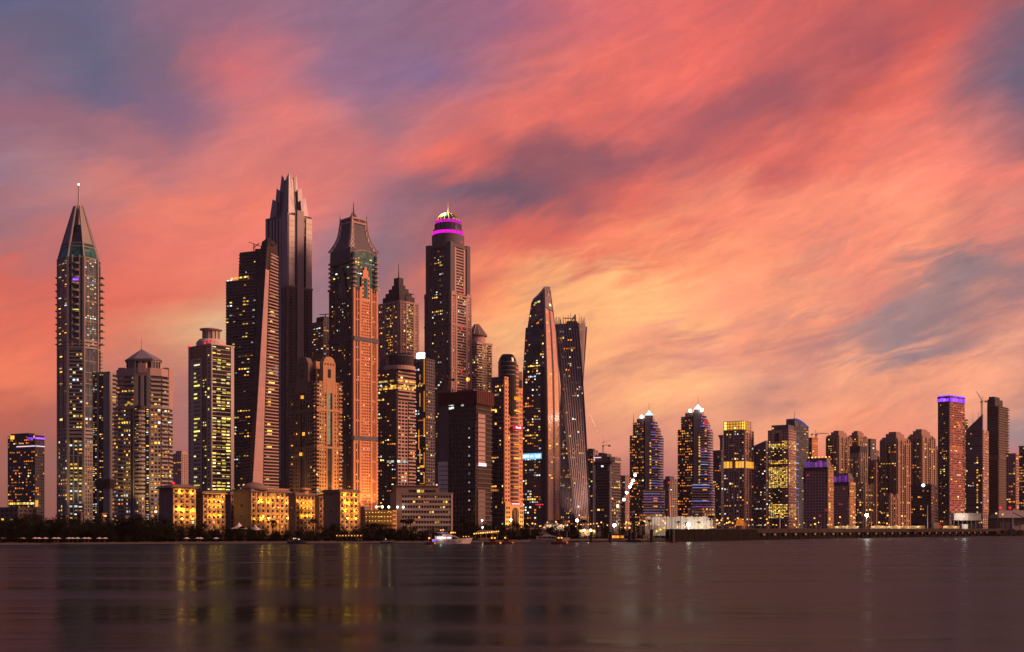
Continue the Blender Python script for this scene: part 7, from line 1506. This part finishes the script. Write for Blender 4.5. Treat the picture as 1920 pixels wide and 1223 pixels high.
MB().hexa([(-3.2, -1.2, .9), (.2, -1.2, .9), (.2, 1.2, .9), (-3.2, 1.2, .9), (-2.6, -1.2, 4.6), (.2, -1.2, 4.6), (.2, 1.2, 4.6), (-2.6, 1.2, 4.6)]).obj('cab', 'redc', t_); MB().box(-2.6, 0, -1.23, 1.23, 2.7, 3.8).obj('windscreen', 'kglass', t_); MB().box(.3, 7, -1.2, 1.2, 1.2, 1.5).obj('flatbed', 'redc', t_); MB().box(1, 6.4, -1.1, 1.1, 1.5, 3.2).obj('load', 'dgrey', t_)
for x_ in (-2, 2.2, 5.4):
    for y0 in (-1.25, 1.0): w__ = MB().tube((x_, y0, .62), (x_, y0 + .3, .62), .62, n=12).obj('wheel', 'black', t_)
for x_ in (-3.2,): MB().ball((x_, -.9, 1.5), .3, 6, 4).obj('headlight', 'lampw', t_); MB().ball((x_, .9, 1.5), .3, 6, 4).obj('headlight', 'lampw', t_)
glow(t_, (-2, -4, 2), 200, (1, .7, .3), fixture=False)
for px, d, w_, h_, nm, mt in ((1754, 925, 4.6, 4.8, 'pale green tank container standing on the quay', 'cream'), (1905, 1260, 8, 5, 'grey equipment box at the far end of the quay', 'grey'), (1918, 1265, 6, 6, 'pale equipment cabin at the far end of the quay', 'cream')):
    t_ = thing('container', nm, 'container', (WX(px, d), d, QZ - (1.9 if px > 1890 else 0)), .1); MB().box(-w_ / 2, w_ / 2, -1.5, 1.5, .15, h_).obj('shell', mt, t_)
    for k in range(5): MB().box(-w_ / 2 + w_ * k / 5 + .08, -w_ / 2 + w_ * (k + 1) / 5 - .08, -1.58, -1.4, .4, h_ - .3).obj('panel', mt, t_)
def scaffold(label, px0, px1, d, y0, ny):
    t_ = thing('scaffold_frame', label, 'scaffold', (WX(px0, d), d, QZ)); Wd = WX(px1, d) - WX(px0, d); H_ = WZ(y0, d) - QZ; nx = max(3, int(Wd / 3.2))
    for k in range(nx + 1):
        for y_ in (0, 4): MB().tube((Wd * k / nx, y_, 0), (Wd * k / nx, y_, H_), .12, n=4).obj('standard', 'black', t_)
    for j in range(1, ny + 1): MB().box(-.2, Wd + .2, -.1, 4.1, H_ * j / ny - .25, H_ * j / ny).obj('platform', 'black', t_)
    mb = MB()
    for k in range(nx): mb.tube((Wd * k / nx, -.1, 0), (Wd * (k + 1) / nx, -.1, H_), .08, n=4)
    mb.obj('brace', 'black', t_)
scaffold('dark scaffold frame on the quay left of the site cabin', 1742, 1782, 1010, 958, 5); scaffold('dark scaffold frame on the quay right of the site cabin', 1842, 1872, 1040, 960, 4)
d = 1300; t_ = thing('site_shed', 'long dark shed with a grey roof and red beacons at the quay end', 'shed', (WX(1873, d), d, QZ - 2)); Wd = WX(1960, d) - WX(1873, d)
MB().box(0, Wd, 0, 30, 0, WZ(971, d) - QZ + 2).obj('wall', 'dark', t_); MB().prism([(-1, -1), (Wd + 1, -1), (Wd + 1, 31), (-1, 31)], WZ(971, d) - QZ + 2, WZ(957, d) - QZ + 2, [(5, 12), (Wd, 12), (Wd, 16), (5, 16)]).obj('roof', 'grey', t_)
for px, py in ((1885, 952), (1903, 952)): MB().tube((WX(px, d) - t_.location.x, 13, WZ(962, d) - QZ), (WX(px, d) - t_.location.x, 13, WZ(py, d) - QZ + 2), .2).obj('beacon_pole', 'steel', t_); MB().ball((WX(px, d) - t_.location.x, 12.6, WZ(py, d) - QZ + 2), 1.5, 7, 5).obj('beacon', 'red', t_)
for k in range(8): MB().box(Wd * k / 8 + .8, Wd * (k + 1) / 8 - .8, -.2, .2, .2, 9).obj('door', 'dgrey', t_)
t_ = thing('crane_arm', 'black crane arm slanting down behind the shed', 'crane', (WX(1925, 1240), 1240, QZ - 1.9)); p0 = Vector((0, 0, 12)); MB().tube((0, 0, 0), p0, .9, .6).obj('mast', 'black', t_); MB().tube(p0, (WX(1898, 1240) - t_.location.x, 0, WZ(961, 1240) - QZ + 1.9), .7, .4).obj('arm', 'black', t_); MB().box(-2, 2, -2, 2, 0, 2.4).obj('carriage', 'black', t_)
# glowing kiosk dome and low cars on the shore road
t_ = thing('orange_dome', 'small glowing orange dome beside the quay street lamps', 'kiosk', (WX(1388, 800), 800, QZ)); MB().lathe([(3.2, 0), (3.2, 2.2)], 14).obj('drum', 'brown', t_); MB().lathe([(3.0, 2.2), (3.1, 3.6), (2.4, 5.6), (1.2, 6.8), (.1, 7.1)], 14).obj('dome', 'amber', t_)
t_ = thing('lit_canopy', 'bright lit entrance canopy at the foot of the sail topped tower', 'canopy', (WX(1044, 780), 780, GZ - 1.5)); MB().box(-8, 8, -3, 3, 8.6, 9.3).obj('roof', 'white', t_); MB().box(-8, 8, 2.4, 2.8, 0, 8.6).obj('back_wall', 'white', t_)
for k in range(5): MB().tube((-7.5 + 3.75 * k, -2.5, 0), (-7.5 + 3.75 * k, -2.5, 8.6), .2).obj('post', 'white', t_)
for k in (-4, 3): glow(t_, (k, -1, 7.4), 900, (1, .7, .45), fixture=True)
t_ = thing('bright_kiosk', 'dazzling lit kiosk beside the round dark tree on the shore', 'kiosk', (WX(1101, 700), 700, GZ - 1.5)); MB().box(-5, 5, 0, 4, 0, 5.2).obj('wall', 'cream', t_); MB().box(-5.6, 5.6, -1.4, 4.4, 5.2, 5.6).obj('roof', 'cream', t_)
for k in range(5): MB().ball((-4 + 2 * k, -1.2, 4.6 + .5 * (k % 2)), .7, 7, 5).obj('lamp', 'lamp' if k % 2 else 'lampw', t_)
glow(t_, (0, -2.6, 3.4), 600, (1, .7, .3), fixture=False)
t_ = thing('ferry_stop', 'low waterside stop with a row of orange lit windows', 'building', (WX(1156, 680), 680, 0)); MB().box(-4.6, 4.6, 0, 4, 0, 4.2).obj('wall', 'brown', t_); MB().box(-5, 5, -.5, 4.4, 4.2, 4.5).obj('roof', 'dark', t_)
for k in range(6): MB().box(-4.3 + 1.45 * k, -3.1 + 1.45 * k, -.12, .1, 2.1, 3.5).obj('lit_window', 'gold' if k % 2 else 'amber', t_)
# ================================================================ haze
if HAZE > 0:
    m = bpy.data.materials.new('haze'); m.use_nodes = True; n = NT(m.node_tree)
    pv = n.n('ShaderNodeVolumePrincipled', {'Color': (.95, .72, .70, 1), 'Density': HAZE, 'Anisotropy': .2}); n.n('ShaderNodeOutputMaterial', {'Volume': pv.outputs[0]})
    o = MB().box(-14500, 14500, -700, 16500, -3, 470).mesh('haze', m); o = lnk('haze', o); o['kind'] = 'stuff'
